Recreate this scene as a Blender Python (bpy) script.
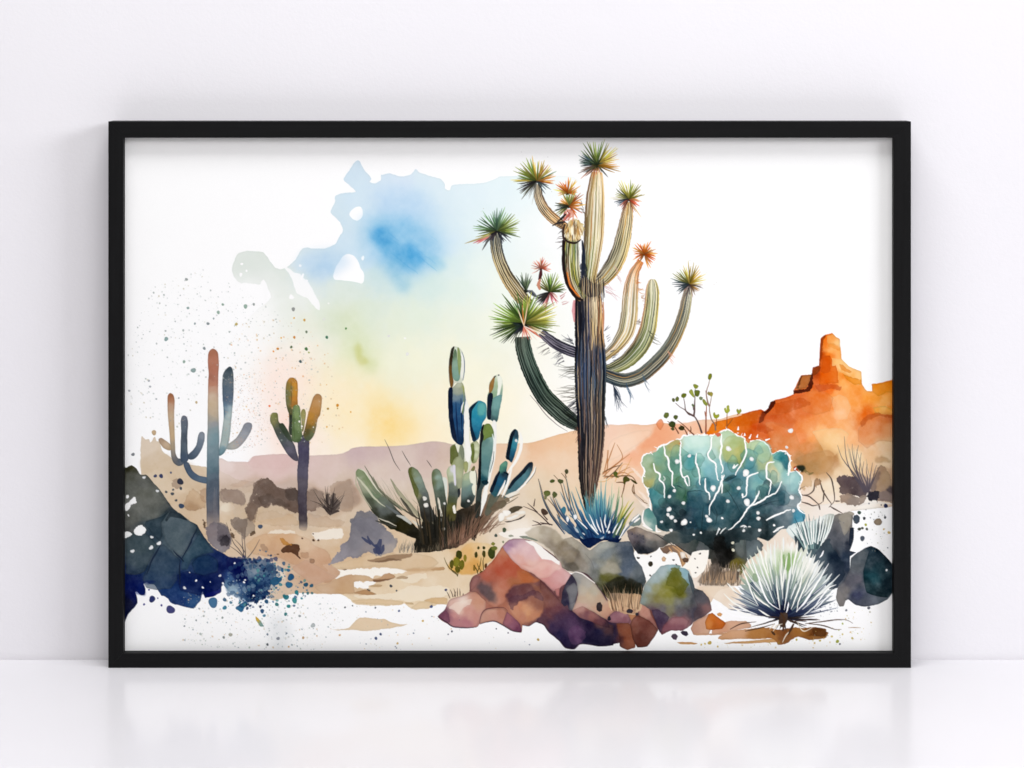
import math, random
import numpy as np

# ------------------------------------------------------------------ watercolour engine
# the picture is painted in millimetres of the sheet: one unit = 1 mm on the print
X0, Y0, X1, Y1 = 121.0, 134.0, 897.0, 655.0
S = 2
W, H = int((X1 - X0) * S), int((Y1 - Y0) * S)
RNG = np.random.default_rng(7)
random.seed(7)
CAN = np.empty((H, W, 3), np.float32)
ID = np.zeros((H, W), np.int16)


(SHEET, SKY, HILLS, SAND, MESA, SCRUB_L, SCRUB_R, SAGUARO, SAGUARO_S, BARREL, TREE, CLUMP, AGAVE_B, AGAVE_P, AGAVE_S,
 ROCK_BLUE, ROCK_PINK, ROCK_TAN, ROCK_GREEN, ROCK_GREY, ROCK_DARK, TWIG, PEAR, ROCK_BROWN, MUD) = range(25)


def hx(c):
    c = c.lstrip('#')
    return np.array([int(c[i:i + 2], 16) for i in (0, 2, 4)], np.float32) / 255.0


def _noise(cell, seed):
    r = np.random.default_rng(seed)
    gh, gw = int(H / cell) + 4, int(W / cell) + 4
    g = r.random((gh, gw)).astype(np.float32)
    ys, xs = np.arange(H) / cell, np.arange(W) / cell
    yi, xi = ys.astype(int), xs.astype(int)
    fy, fx = (ys - yi).astype(np.float32), (xs - xi).astype(np.float32)
    fy, fx = fy * fy * (3 - 2 * fy), fx * fx * (3 - 2 * fx)
    a = g[yi][:, xi] * (1 - fx) + g[yi][:, xi + 1] * fx
    b = g[yi + 1][:, xi] * (1 - fx) + g[yi + 1][:, xi + 1] * fx
    return a * (1 - fy[:, None]) + b * fy[:, None]


def fbm(cell, seed, octs=4):
    out = np.zeros((H, W), np.float32)
    amp, tot = 1.0, 0.0
    for o in range(octs):
        c = cell / 2 ** o
        if c < 1.3:
            break
        out += amp * _noise(c, seed * 31 + o)
        tot += amp
        amp *= 0.55
    return (out / tot - 0.5) * 2.4


N_BIG = fbm(90, 1)
N_BIG2 = fbm(90, 2)
N_MID = fbm(34, 3)
N_MID2 = fbm(34, 4)
N_SM = fbm(12, 5, 3)
N_SM2 = fbm(12, 6, 3)
N_FINE = fbm(4, 8, 2)
N_GRAIN = RNG.normal(0, 1, (H, W)).astype(np.float32)
XS = (np.arange(W) + 0.5) / S + X0
YS = (np.arange(H) + 0.5) / S + Y0

TILE = dict(A1=(220, 140, 16 / 3), A2=(380, 140, 16 / 3), A3=(124, 270, 16 / 3), A4=(300, 270, 16 / 3), A5=(124, 340, 16 / 3),
            A6=(124, 440, 16 / 3), A7=(124, 520, 16 / 3), A8=(270, 520, 16 / 3), B1=(340, 340, 16 / 3), B2=(340, 430, 16 / 3),
            B3=(420, 520, 16 / 3), B4=(600, 520, 16 / 3), B5=(700, 500, 16 / 3), B6=(620, 400, 16 / 3), B7=(710, 310, 16 / 3),
            B8=(510, 420, 16 / 3), C1=(470, 140, 8), C2=(550, 140, 8), C3=(470, 220, 8), C4=(580, 220, 8), C5=(480, 290, 8),
            H1=(716, 532, 8), I1=(536, 464, 8), H4=(440, 530, 8), J1=(640, 530, 8), L1=(124, 460, 8), L2=(220, 460, 8), C6=(560, 300, 8), C7=(530, 370, 8), C8=(620, 230, 8), E1=(780, 420, 8), E2=(650, 360, 8), E3=(280, 450, 8),
            E4=(460, 470, 8), E5=(240, 360, 8), E6=(400, 420, 8), F7=(590, 460, 8), G8=(560, 540, 8), Z=(0, 0, 1))


def P(t, s):
    """'x,y x,y ...' read on the study sheet t -> points on the print"""
    x0, y0, k = TILE[t]
    a = np.array([[float(v) for v in w.split(',')] for w in s.split()])
    return a / k + np.array([x0, y0])


def K(t, s):
    """'x,y,hex ...' -> colour drops on the print"""
    x0, y0, k = TILE[t]
    out = []
    for w in s.split():
        x, y, c = w.split(',')
        out.append((float(x) / k + x0, float(y) / k + y0, hx(c)))
    return out


def D(t, s):
    x0, y0, k = TILE[t]
    out = []
    for w in s.split():
        x, y, r = (float(v) for v in w.split(','))
        out.append((x / k + x0, y / k + y0, r / k))
    return out


def spline(p, closed, step=0.6, k=0.42):
    p = np.asarray(p, float)
    n = len(p)
    if n < 3:
        closed = False
    out = []
    for i in range(n if closed else n - 1):
        if closed:
            a, b, c, d = p[i - 1], p[i], p[(i + 1) % n], p[(i + 2) % n]
        else:
            a, b, c, d = p[max(i - 1, 0)], p[i], p[i + 1], p[min(i + 2, n - 1)]
        m = max(2, int(np.hypot(*(c - b)) / step))
        t = (np.arange(m) / m)[:, None]
        m1, m2 = (c - a) * k, (d - b) * k
        out.append((2 * t**3 - 3 * t**2 + 1) * b + (t**3 - 2 * t**2 + t) * m1 + (-2 * t**3 + 3 * t**2) * c + (t**3 - t**2) * m2)
    if not closed:
        out.append(p[-1:])
    return np.concatenate(out)


def sample(N, p):
    ix = np.clip(((p[:, 0] - X0) * S).astype(int), 0, W - 1)
    iy = np.clip(((p[:, 1] - Y0) * S).astype(int), 0, H - 1)
    return N[iy, ix]


def coverage(polys, pad=1):
    """anti-aliased union of closed outlines -> (y0, x0, alpha) or None"""
    allp = np.concatenate(polys)
    cx, cy = (allp[:, 0] - X0) * S, (allp[:, 1] - Y0) * S
    x0, x1 = max(0, int(cx.min()) - pad), min(W, int(cx.max()) + pad + 2)
    y0, y1 = max(0, int(cy.min()) - pad), min(H, int(cy.max()) + pad + 2)
    if x1 <= x0 or y1 <= y0:
        return None
    w, h, V = x1 - x0, y1 - y0, 4
    tot = np.zeros((h * V, w + 2), np.float32)
    for q in polys:
        px, py = (q[:, 0] - X0) * S - x0, ((q[:, 1] - Y0) * S - y0) * V - 0.5
        ar = np.sum(px * np.roll(py, -1) - np.roll(px, -1) * py)
        sg = 1.0 if ar > 0 else -1.0
        qx, qy = np.roll(px, -1), np.roll(py, -1)
        lo, hi = np.minimum(py, qy), np.maximum(py, qy)
        r0 = np.clip(np.ceil(lo), 0, h * V).astype(int)
        r1 = np.clip(np.ceil(hi), 0, h * V).astype(int)
        n = r1 - r0
        if n.sum() == 0:
            continue
        e = np.repeat(np.arange(len(px)), n)
        row = np.arange(n.sum()) - np.repeat(np.cumsum(n) - n, n) + r0[e]
        xx = np.clip(px[e] + (row - py[e]) / (qy[e] - py[e]) * (qx[e] - px[e]), 0, w)
        d = np.where(qy[e] > py[e], -1.0, 1.0) * sg
        xi = xx.astype(int)
        f = xx - xi
        np.add.at(tot, (row, xi), d * (1 - f))
        np.add.at(tot, (row, xi + 1), d * f)
    a = np.clip(np.abs(np.cumsum(tot, 1)[:, :w]), 0, 1).reshape(h, V, w).mean(1)
    return y0, x0, a


def blur(a, r):
    r = int(round(r))
    if r < 1:
        return a
    for _ in range(2):
        for ax in (0, 1):
            p = [(0, 0), (0, 0)]
            p[ax] = (r + 1, r)
            c = np.cumsum(np.pad(a, p, mode='edge'), axis=ax, dtype=np.float64)
            n = a.shape[ax]
            s1 = [slice(None)] * 2
            s0 = [slice(None)] * 2
            s1[ax], s0[ax] = slice(2 * r + 1, 2 * r + 1 + n), slice(0, n)
            a = ((c[tuple(s1)] - c[tuple(s0)]) / (2 * r + 1)).astype(np.float32)
    return a


def field(drops, y0, x0, h, w, p=3.2, warp=5.0, eps=6.0):
    """wet-in-wet colour: every drop of pigment bleeds into its neighbours"""
    sl = (slice(y0, y0 + h), slice(x0, x0 + w))
    X = XS[None, x0:x0 + w] + warp * (N_MID[sl] + 0.35 * N_SM[sl])
    Y = YS[y0:y0 + h, None] + warp * (N_MID2[sl] + 0.35 * N_SM2[sl])
    num = np.zeros((h, w, 3), np.float32)
    den = np.zeros((h, w), np.float32)
    for x, y, c in drops:
        k = ((X - x) ** 2 + (Y - y) ** 2 + eps) ** (-p / 2)
        num += k[..., None] * c
        den += k
    return num / den[..., None]


def lay(y0, x0, a, col, idn=None, thr=0.5):
    h, w = a.shape
    v = CAN[y0:y0 + h, x0:x0 + w]
    v += (col - v) * a[..., None]
    if idn is not None:
        ID[y0:y0 + h, x0:x0 + w][a > thr] = idn


def wash(pts, drops, idn=None, jit=0.5, edge=0.16, gran=0.035, soft=0, alpha=1.0, p=3.2, warp=4.0, closed_spline=True, bloom=0.05, eps=6.0, fade=None, tens=0.42, ragged=0.0):
    """one brushed shape: wandering outline, pooled pigment at its rim, granulation, blooms"""
    q = spline(pts, True, k=tens) if closed_spline else np.asarray(pts, float)
    if jit:
        q = q + np.stack([sample(N_SM, q), sample(N_SM2, q)], 1) * jit * 1.2 + np.stack([sample(N_FINE, q), sample(N_FINE[::-1], q)], 1) * jit * 0.5
    r = coverage([q], pad=int((soft + ragged) * S * 3) + 2)
    if r is None:
        return
    y0, x0, a = r
    h, w = a.shape
    if isinstance(drops, str):
        col = np.broadcast_to(hx(drops), (h, w, 3)).copy()
    else:
        col = field(drops, y0, x0, h, w, p, warp, eps)
    sl = (slice(y0, y0 + h), slice(x0, x0 + w))
    if edge:
        rim = np.clip(1 - blur(a, 1.2 * S), 0, 1) * a
        col = col * (1 - edge * 1.6 * rim)[..., None]
    t = 1 + gran * (0.5 * N_FINE[sl] + 0.35 * N_GRAIN[sl] * 0.6) + bloom * N_SM[sl] + bloom * 0.8 * N_MID2[sl]
    col = np.clip(1 - (1 - col) * t[..., None], 0, 1) if gran or bloom else col
    if idn == SAND:                       # dusty, greyed earth
        g = col.mean(2, keepdims=True)
        col = col * 0.70 + (g * 0.6 + 0.4 * hx('E6DAC8')) * 0.30
    if ragged:                            # dry brush: the rim breaks up on the tooth of the paper
        b_ = blur(a, ragged * S)
        a = np.clip((b_ - 0.5 + 0.34 * N_FINE[sl] + 0.30 * N_SM[sl]) * (2.6 if soft else 5.0) + 0.5, 0, 1) * np.clip(b_ * 6, 0, 1)
    if soft:
        a = blur(a, soft * S)
    if fade is not None:
        a = a * fade(XS[None, x0:x0 + w], YS[y0:y0 + h, None])
    lay(y0, x0, a * alpha, col, idn)


def ribbon(p, w):
    d = np.gradient(p, axis=0)
    d /= np.maximum(np.hypot(d[:, 0], d[:, 1]), 1e-6)[:, None]
    n = np.stack([d[:, 1], -d[:, 0]], 1)
    return np.concatenate([p + n * w[:, None], (p - n * w[:, None])[::-1]])


def stroke(pts, w, c, idn=None, alpha=1.0, jit=0.15, c2=None):
    """brush stroke; w = full width in mm, number or list along it; c -> c2 along it"""
    q = spline(pts, False, 0.5)
    if len(q) < 3:
        q = np.stack([np.linspace(q[0, i], q[-1, i], 4) for i in (0, 1)], 1)
    if jit:
        q = q + np.stack([sample(N_SM, q), sample(N_SM2, q)], 1) * jit
    ww = np.full(len(q), float(w)) if np.isscalar(w) else np.interp(np.linspace(0, 1, len(q)), np.linspace(0, 1, len(w)), w)
    r = coverage([ribbon(q, ww / 2)])
    if r is None:
        return
    y0, x0, a = r
    c = hx(c) if isinstance(c, str) else c
    col = np.broadcast_to(c, a.shape + (3,))
    if c2 is not None:
        c2 = hx(c2) if isinstance(c2, str) else c2
        d = q[-1] - q[0]
        t = ((XS[None, x0:x0 + a.shape[1]] - q[0, 0]) * d[0] + (YS[y0:y0 + a.shape[0], None] - q[0, 1]) * d[1]) / max(d @ d, 1e-6)
        t = np.clip(t, 0, 1)[..., None].astype(np.float32)
        col = c * (1 - t) + c2 * t
    lay(y0, x0, a * alpha, col, idn)


def strokes(t, s, w, c, idn=None, **k):
    for part in s.split(';'):
        if part.strip():
            stroke(P(t, part), w, c, idn, **k)


def dot(x, y, r, c, idn=None, alpha=1.0, rough=0.12):
    n = max(10, int(r * 9))
    t = np.linspace(0, 2 * math.pi, n, endpoint=False)
    ph = random.random() * 6
    rr = r * (1 + rough * (np.sin(2 * t + ph) + 0.6 * np.sin(3 * t + 2 * ph)))
    g = coverage([np.stack([x + rr * np.cos(t), y + rr * np.sin(t)], 1)])
    if g is None:
        return
    y0, x0, a = g
    c = hx(c) if isinstance(c, str) else c
    col = np.broadcast_to(c, a.shape + (3,))
    if r > 1.2:
        col = col * (1 - 0.22 * (1 - blur(a, 1.0 * S)) * a)[..., None]
    lay(y0, x0, a * alpha, col, idn)


def spatter(n, poly, rr, cols, alpha=(0.4, 0.9), pw=2.2, idn=None, seed=1, bias=None):
    """n flicked drops inside a polygon"""
    rg = random.Random(seed)
    poly = np.asarray(poly)
    x0, y0 = poly.min(0)
    x1, y1 = poly.max(0)
    k = 0
    while k < n:
        x, y = rg.uniform(x0, x1), rg.uniform(y0, y1)
        ins = False
        for i in range(len(poly)):
            a, b = poly[i - 1], poly[i]
            if (a[1] > y) != (b[1] > y) and x < (b[0] - a[0]) * (y - a[1]) / (b[1] - a[1]) + a[0]:
                ins = not ins
        if not ins or (bias and rg.random() > bias(x, y)):
            if rg.random() < 0.001:
                k += 1
            continue
        dot(x, y, rr[0] + (rr[1] - rr[0]) * rg.random() ** pw, rg.choice(cols), idn, rg.uniform(*alpha))
        k += 1


def arm(center, hw, rows, idn, ribs=6, contrast=0.35, cream='#EFE3C4', cream_amt=0.5, dark='#221E1E', dark_amt=0.6, seed=0, jit=0.5, cap=0.0, us=None, lines=None):
    """ribbed cactus limb: colours laid in rows along it (left to right across), light and dark rib lines following its bend"""
    q = spline(center, False, 0.5)
    ww = np.interp(np.linspace(0, 1, len(q)), np.linspace(0, 1, len(hw)), hw)
    if cap:
        k = np.linspace(0, 1, len(q))
        ww = ww * np.sqrt(np.clip(1 - np.clip((k - (1 - cap)) / cap, 0, 1) ** 2, 0.02, 1))
    out = ribbon(q, ww)
    out = out + np.stack([sample(N_FINE, out), sample(N_FINE[::-1], out)], 1) * jit * 0.55
    r = coverage([out])
    if r is None:
        return
    y0, x0, a = r
    h, w = a.shape
    d = np.gradient(q, axis=0)
    d /= np.hypot(d[:, 0], d[:, 1])[:, None]
    m = np.argwhere(a > 0)
    px, py = XS[x0 + m[:, 1]], YS[y0 + m[:, 0]]
    best = np.empty(len(m), int)
    for s in range(0, len(m), 4000):
        dd = (px[s:s + 4000, None] - q[None, :, 0]) ** 2 + (py[s:s + 4000, None] - q[None, :, 1]) ** 2
        best[s:s + 4000] = dd.argmin(1)
    u = best / (len(q) - 1)
    v = ((px - q[best, 0]) * d[best, 1] - (py - q[best, 1]) * d[best, 0]) / np.maximum(ww[best], 0.4)
    v = np.clip(0.5 - v * 0.5, 0, 1)
    tab = np.array([[hx(c) for c in row.split()] for row in rows])      # rows x cols x 3
    R, Cn = tab.shape[:2]
    uu = np.interp(u, us, np.arange(R)) if us is not None else u * (R - 1)
    nz = N_SM[y0 + m[:, 0], x0 + m[:, 1]]
    uu = np.clip(uu + 0.16 * nz, 0, R - 1)
    vv = v * (Cn - 1)
    ui, vi = np.minimum(uu.astype(int), max(R - 2, 0)), np.minimum(vv.astype(int), Cn - 2)
    fu, fv = (uu - ui)[:, None], (vv - vi)[:, None]
    u2 = np.minimum(ui + 1, R - 1)
    col = (tab[ui, vi] * (1 - fv) + tab[ui, vi + 1] * fv) * (1 - fu) + (tab[u2, vi] * (1 - fv) + tab[u2, vi + 1] * fv) * fu
    rg = np.random.default_rng(seed + 100)
    nu, nv = 7, ribs * 4
    g = rg.random((nu, nv)) * 2 - 1
    g[:, :] = 0.55 * g + 0.75 * (rg.random((1, nv)) * 2 - 1)
    gu, gv = u * (nu - 1), v * (nv - 1)
    gi, gj = np.minimum(gu.astype(int), nu - 2), np.minimum(gv.astype(int), nv - 2)
    a1, b1 = gu - gi, gv - gj
    b1 = b1 * b1 * (3 - 2 * b1)
    sig = (g[gi, gj] * (1 - b1) + g[gi, gj + 1] * b1) * (1 - a1) + (g[gi + 1, gj] * (1 - b1) + g[gi + 1, gj + 1] * b1) * a1
    lt = np.clip(sig * 2.2 - 0.35, 0, 1)[:, None] * cream_amt
    dk = np.clip(-sig * 2.2 - 0.25, 0, 1)[:, None] * dark_amt
    col = col * (1 + contrast * 0.4 * sig[:, None])
    col = col * (1 - lt) + hx(cream) * lt
    col = col * (1 - dk) + hx(dark) * dk
    ph = (v + 0.018 * N_SM[y0 + m[:, 0], x0 + m[:, 1]]) * ribs * 2 * math.pi + seed
    ln_ = np.clip((np.cos(ph) - 0.55) / 0.45, 0, 1)[:, None] * dark_amt * 0.65 * np.clip(0.75 + 0.5 * N_MID[y0 + m[:, 0], x0 + m[:, 1]], 0.2, 1)[:, None]
    col = col * (1 - ln_) + hx(dark) * ln_
    lg_ = np.clip((np.cos(ph + 1.5) - 0.6) / 0.4, 0, 1)[:, None] * cream_amt * 0.55
    col = col * (1 - lg_) + hx(cream) * lg_ if cream_amt > .3 else col
    full = np.zeros((h, w, 3), np.float32)
    full[m[:, 0], m[:, 1]] = np.clip(col, 0, 1)
    lay(y0, x0, a, full, idn)
    nrm = np.stack([d[:, 1], -d[:, 0]], 1)
    cs = (lines or (dark + ' ' + cream)).split()
    rr = random.Random(seed + 5)
    n_ = max(4, ribs * 2)
    for k in range(n_):
        vv_ = -0.86 + 1.72 * (k + rr.uniform(0.3, 0.7)) / n_
        for part in range(2):
            f0 = rr.uniform(0.0, 0.35) + part * 0.35
            f1 = min(1.0, f0 + rr.uniform(0.3, 0.6))
            i0, i1 = int(f0 * (len(q) - 1)), int(f1 * (len(q) - 1))
            if i1 - i0 < 6:
                continue
            seg_ = (q + nrm * (ww * vv_)[:, None])[i0:i1:4]
            if len(seg_) > 2:
                stroke(seg_, [0.25, rr.uniform(0.55, 1.0), rr.uniform(0.5, 0.9), 0.2], cs[k % len(cs)], idn, alpha=rr.uniform(0.55, 0.9), jit=0.35)


def leaf(x, y, ang, ln, wd, c0, c1, idn, bend=0.0):
    a = math.radians(ang)
    dx, dy = math.cos(a), -math.sin(a)
    m = np.array([x + dx * ln * 0.5 - dy * bend, y + dy * ln * 0.5 + dx * bend])
    stroke(np.array([[x, y], m, [x + dx * ln, y + dy * ln]]), [wd * 0.45, wd, wd * 0.8, 0.12], c0, idn, c2=c1, jit=0)


def rosette(x, y, fans, idn, seed=0, r0=0.0, core='2A2A22'):
    """fans: (angle from, angle to, count, length from, length to, width, 'colours')"""
    rg = random.Random(seed)
    jobs = []
    for a0, a1, n, l0, l1, wd, cols in fans:
        cs = cols.split()
        n = max(3, int(n * 0.92)) if n > 4 else n
        for i in range(n):
            t = (i + rg.uniform(0.25, 0.75)) / n
            a = a0 + (a1 - a0) * t
            base = hx(cs[min(int(t * len(cs) + rg.uniform(-0.4, 0.4)), len(cs) - 1) if len(cs) > 1 else 0])
            base = np.clip(base * rg.uniform(0.72, 1.22), 0, 1)
            jobs.append((a, rg.uniform(l0, l1) * 1.13, wd * rg.uniform(0.55, 0.85), base))
    rg.shuffle(jobs)
    if core:
        dot(x, y, 2.0, core, idn)
    for a, ln, wd, c in jobs:
        ra = math.radians(a)
        leaf(x + math.cos(ra) * r0, y - math.sin(ra) * r0, a, ln, wd, c * 0.5, np.clip(c * 1.25 + .03, 0, 1), idn, rg.uniform(-0.7, 0.7))
    for a, ln, wd, c in jobs[::4]:        # lit midribs
        ra = math.radians(a)
        leaf(x + math.cos(ra) * ln * .4, y - math.sin(ra) * ln * .4, a, ln * .45, wd * .35, np.clip(c * 1.3 + .08, 0, 1), np.clip(c * 1.4 + .1, 0, 1), idn)


def hairs(x, y, ang, spread, n, ln, c, idn, w=0.45, seed=0, alpha=0.85, base=0.0, dirv=(1, 0)):
    rg = random.Random(seed)
    n, ln, w, base, spread = int(n * 1.3), ln * 1.3, w * .85, max(base * 2.6, 1.2), spread * .6
    for i in range(n):
        b = rg.uniform(-base, base)
        a = math.radians(ang + rg.uniform(-spread, spread))
        l = ln * rg.uniform(0.5, 1.1)
        p0 = np.array([x + dirv[0] * b, y + dirv[1] * b])
        p2 = p0 + l * np.array([math.cos(a), -math.sin(a)])
        pm = (p0 + p2) / 2 + rg.uniform(-0.12, 0.12) * l * np.array([math.sin(a), math.cos(a)])
        stroke(np.array([p0, pm, p2]), [w, w * 0.8, 0.1], c, idn, alpha=alpha, jit=0)

# ------------------------------------------------------------------ the picture, back to front

CAN[:] = hx('FDFDFC') + 0.003 * N_GRAIN[..., None]

# --- sky wash
sky = P('A1', '735,108 700,145 675,180 658,212 690,240 724,274 700,282 650,285 614,298 612,335 590,380 604,404 640,440 655,480 640,512 612,556 560,578 500,577 440,580 400,640 352,680 320,690 288,674 244,612 222,597 160,592 100,604 80,630 65,680 70,720 92,752 112,762')
sky = np.concatenate([sky, P('A3', '600,74 650,68 722,76 745,52 765,90 780,150 700,220 600,330 540,430 520,560 500,700 470,900 620,1010 900,1020'),
                      P('Z', '330,466 420,452 540,448 600,440 606,400 604,330 600,260 590,200 575,178 540,176'),
                      P('A2', '700,191 640,196 600,214 540,230 450,236 385,242 372,268 350,258 345,236 320,206 260,190 212,172 190,154 160,186 105,194 50,178 10,186'),
                      P('A1', '860,184 857,214 830,230 798,222 806,204 770,158')])
skyc = K('Z', '350,168,CFE2EE 360,200,D2E5F0 340,240,CFE3EF 322,268,BFD9EC 302,262,D3E4EF 352,252,CFE4F1 400,182,D8E6F2 425,182,DCEBF2 385,205,CCE0F0 405,215,C8DFF0 430,220,CBE2F0 450,240,D6E9F2 395,250,BEDCEE 370,255,C6DEEC '
         '440,195,DDECF2 470,195,E2F0F4 500,188,E6F3F5 525,185,E8F5F5 470,225,E3F1F3 495,240,EAF5F4 520,235,F1F8F5 560,230,FCFDFB 575,280,FCFDF8 450,265,DCEDEA 380,278,D0E4E2 405,280,CDE4E2 430,285,D6E9E2 460,290,E3F0E6 480,270,EBF5EE 490,320,F2F5E4 460,320,ECF1E0 500,285,F2F8EE 340,290,DFE9DE 325,312,E2EADA 350,325,DFE7CE 370,310,DDE8D6 395,320,E4ECD6 420,315,E4EEDC '
         '318,350,F3EFDE 300,352,FAF3E6 300,380,FCEBDC 280,372,FDF1E8 270,392,FCECE2 335,400,FBEDD4 352,420,FCEBC4 372,395,F8EDC8 385,430,FCE6B4 410,432,FBE9C0 350,440,FCEFD4 430,430,FBEDCC 420,410,FAF0D0 450,400,F9F2D8 500,400,FAF4DC 540,405,FBF5E2 360,370,EAECCC 390,365,F1F2D8 420,360,F3F3DA 350,355,E4EACC '
         '540,350,F8F6E4 520,320,F4F6E8 575,420,FCF5E4 590,360,FDFBF4 450,350,F3F3DC 470,370,F6F4DC 400,345,EDF0D8 240,400,FEFAF8 250,432,FCF1EC 285,430,FBE7DC 310,440,FCEEE0 230,445,FEFDFB 235,330,FDFDFC 255,345,FDFBF8 '
         '245,268,DDE4DC 262,258,DCE3DB 256,275,E0E6DF 285,275,DEE5DB 300,275,D8E4E4 270,285,E4E9E2 280,295,E2E8DE 285,308,E9EDE4 272,302,F2F4EF 255,300,FBFBF9 300,300,EFF2EC 265,320,FAFAF6 310,325,EAEDDD 235,300,FDFDFC')
wash(sky, skyc, SKY, jit=0.45, edge=0.035, gran=0.02, bloom=0.05, p=2.8, warp=7, eps=60,
     fade=lambda x, y: np.clip((606 - x + 0 * y) / 100, 0, 1) ** .8 * (1 - np.clip((y - 268) / 50, 0, 1) * (1 - np.clip((x - 226 - np.clip(330 - y, 0, 60) * 0.5) / 55, 0, 1))))
# dry, unpainted spots left in the sky
for s in ('724,358 746,354 760,372 762,398 748,422 728,430 706,420 690,398 700,376',
          '685,608 655,620 636,650 612,690 603,726 612,744 650,748 700,754 756,764 768,744 766,706 748,680 738,650 716,620',
          '764,616 770,626 764,640 756,640 754,626', '440,712 448,716 440,746 430,742', '424,664 436,668 432,678 422,674', '458,744 468,748 462,756',
          '108,708 120,712 112,730 104,722', '140,690 148,694 144,704 136,700', '112,655 124,658 118,668 108,664'):
    wash(P('A1', s), 'FEFEFD', SHEET, jit=0.25, edge=0, gran=0, bloom=0)
wash(P('A4', '0,20 14,40 40,60 64,96 104,180 104,214 92,210 62,178 40,150 10,140 -20,120 -40,60 -60,20 -90,-20 -60,-10 -30,16'), 'FCFCFB', SHEET, jit=0.5, edge=0, gran=0, bloom=0, alpha=0.9)
wash(P('A3', '728,70 744,52 760,88 766,130 756,170 748,150 744,110'), 'FBFBFA', SHEET, jit=0.5, edge=0, alpha=0.8)
wash(P('A3', '890,130 908,146 896,156 880,150'), 'FCFCFB', SHEET, jit=0.3, edge=0)
for d in D('A4', '473,352,7 560,364,6 572,448,9 152,178,5 128,262,8'):
    dot(*d, 'FDFDFA', alpha=0.8)
def blot(s, c, soft, al, jit=2.0, t='Z', **k):
    wash(P(t, s), c, SKY, jit=jit, edge=0, gran=.05, bloom=.1, soft=soft, alpha=al, **k)


blot('362,222 385,212 415,216 440,232 446,250 432,268 408,276 384,270 366,252', '9CCBE8', 8, .75)
blot('374,228 392,218 412,222 430,240 436,256 424,268 400,270 384,258', '84BFE2', 6, .65)
blot('370,234 380,226 392,230 396,242 408,250 420,262 410,270 396,264 382,252', '5AA9D8', 3.6, .62)
blot('372,234 380,229 388,236 390,244 384,248 376,242', '4A9DD2', 2.6, .45)
blot('404,244 416,246 424,256 420,264 410,260', '55A8DA', 2.6, .65, ragged=1.5)
blot('386,262 400,262 404,276 410,290 400,292 390,278', '88C0DC', 4, .5)
blot('424,252 436,258 446,266 438,272 428,264', '8CC6E0', 2.5, .5, ragged=1.5)
blot('380,190 410,186 430,196 430,214 400,216 378,206', 'B4D4EE', 7, .5)
blot('300,258 330,250 350,262 330,275 310,278', 'AFD0EA', 5, .5)
for i in range(16):
    x, y = 388 + (i * 37) % 46, 232 + (i * 23) % 36
    stroke([[x, y], [x + 5, y + 4], [x + 11, y + 9]], [.4, 1.4, .4], ['4D9FD4', '6AB2DE', '8CC6E6'][i % 3], SKY, alpha=.22, jit=.8)
blot('340,318 356,310 370,330 378,352 372,372 354,366 344,345', 'D8E2B4', 9, .45)
blot('356,338 361,345 366,356 374,362 378,372 366,370 358,362 354,350', 'CAD494', 3.4, .45, ragged=1.2)
blot('355,346 361,344 362,356 368,360 362,366 356,358', 'C6C878', 1.6, .5)
blot('320,322 345,300 350,330 330,340', 'D8E2C6', 8, .5)
blot('352,398 372,392 392,400 414,412 420,430 408,444 380,446 364,430', 'FBE09A', 15, .55)
blot('370,408 388,404 404,418 408,436 392,444 376,434', 'FAD684', 10, .4)
blot('262,360 300,352 312,380 300,420 268,424', 'FCE2D2', 12, .35)
blot('312,372 350,360 372,384 366,430 330,440 312,410', 'FCECC6', 12, .6)
blot('286,410 312,416 310,446 276,446', 'F9DCCC', 8, .5)

# --- far hills
hl = np.concatenate([P('A5', '500,650 560,648 640,650 668,648 690,622 740,614 800,610 850,608 900,616'), P('E3', '230,44 330,40 440,38 500,26 545,6'),
                     P('B1', '60,580 90,572 130,568 240,568 360,560 440,548 500,540 560,546 600,556'),
                     P('Z', '470,446 500,443.5 528,443 547.5,437.8 572,431 590,428 606.6,424.7 618,425 630,424 645,425 662,423 679,424 700,420 720,419 745,414 760,440 760,520 219,520')])
hlc = K('Z', '225,464,E6D3CC 240,470,DCC4BA 252,462,DFC0BA 280,458,DDBBB6 310,458,DABFB8 330,468,D9C0B6 355,450,C9AEAE 380,449,CBB1AD 430,446,CBB0A8 400,458,D6C0B4 380,475,DAC6B8 340,480,D3BDAA 445,450,D0B6A6 460,470,DDC6B0 500,448,ECC6A2 515,455,F0D0AE 535,443,EEBB8E 560,436,F2BF90 '
        '560,460,F2CFAB 540,490,EDD4B2 612,430,F8CDB0 625,445,F9D4B6 650,430,F6C09A 665,426,F5B78C 690,424,F8CBAA 650,455,F6BD94 640,475,F6CCA6 600,480,F2D2AC 690,440,F7D0AE 720,425,F6C79C 230,500,D9C2B0 300,500,D2BCA8 400,510,D8C6B2 500,510,E8D2B4')
hlc = [(x, y, c * .8 + (c.mean() * .5 + .5 * hx('E4D4C4')) * .2) for x, y, c in hlc]
wash(hl, hlc, HILLS, jit=0.25, edge=0.06, gran=0.035, bloom=0.05, p=3, warp=5)
wash(P('A5', '660,650 690,622 740,614 800,608 880,612 930,640 900,680 760,690 680,676'), 'D8B8B2', HILLS, jit=0.4, edge=0.05, alpha=0.36, fade=lambda x, y: np.clip((476 - y) / 16, 0, 1) + 0 * x)
wash(P('Z', '604,470 620,459 638,446 652,433 661,421 668,424 700,424 712,440 690,462 650,478 620,480'), K('Z', '630,452,F0A880 650,436,EE9A6C 664,424,F0A478 690,435,F4BC98 650,465,F4C4A0 620,470,F4CDAE'), HILLS, jit=1.0, edge=.02, alpha=.7, soft=1.2, ragged=1.5)
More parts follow.
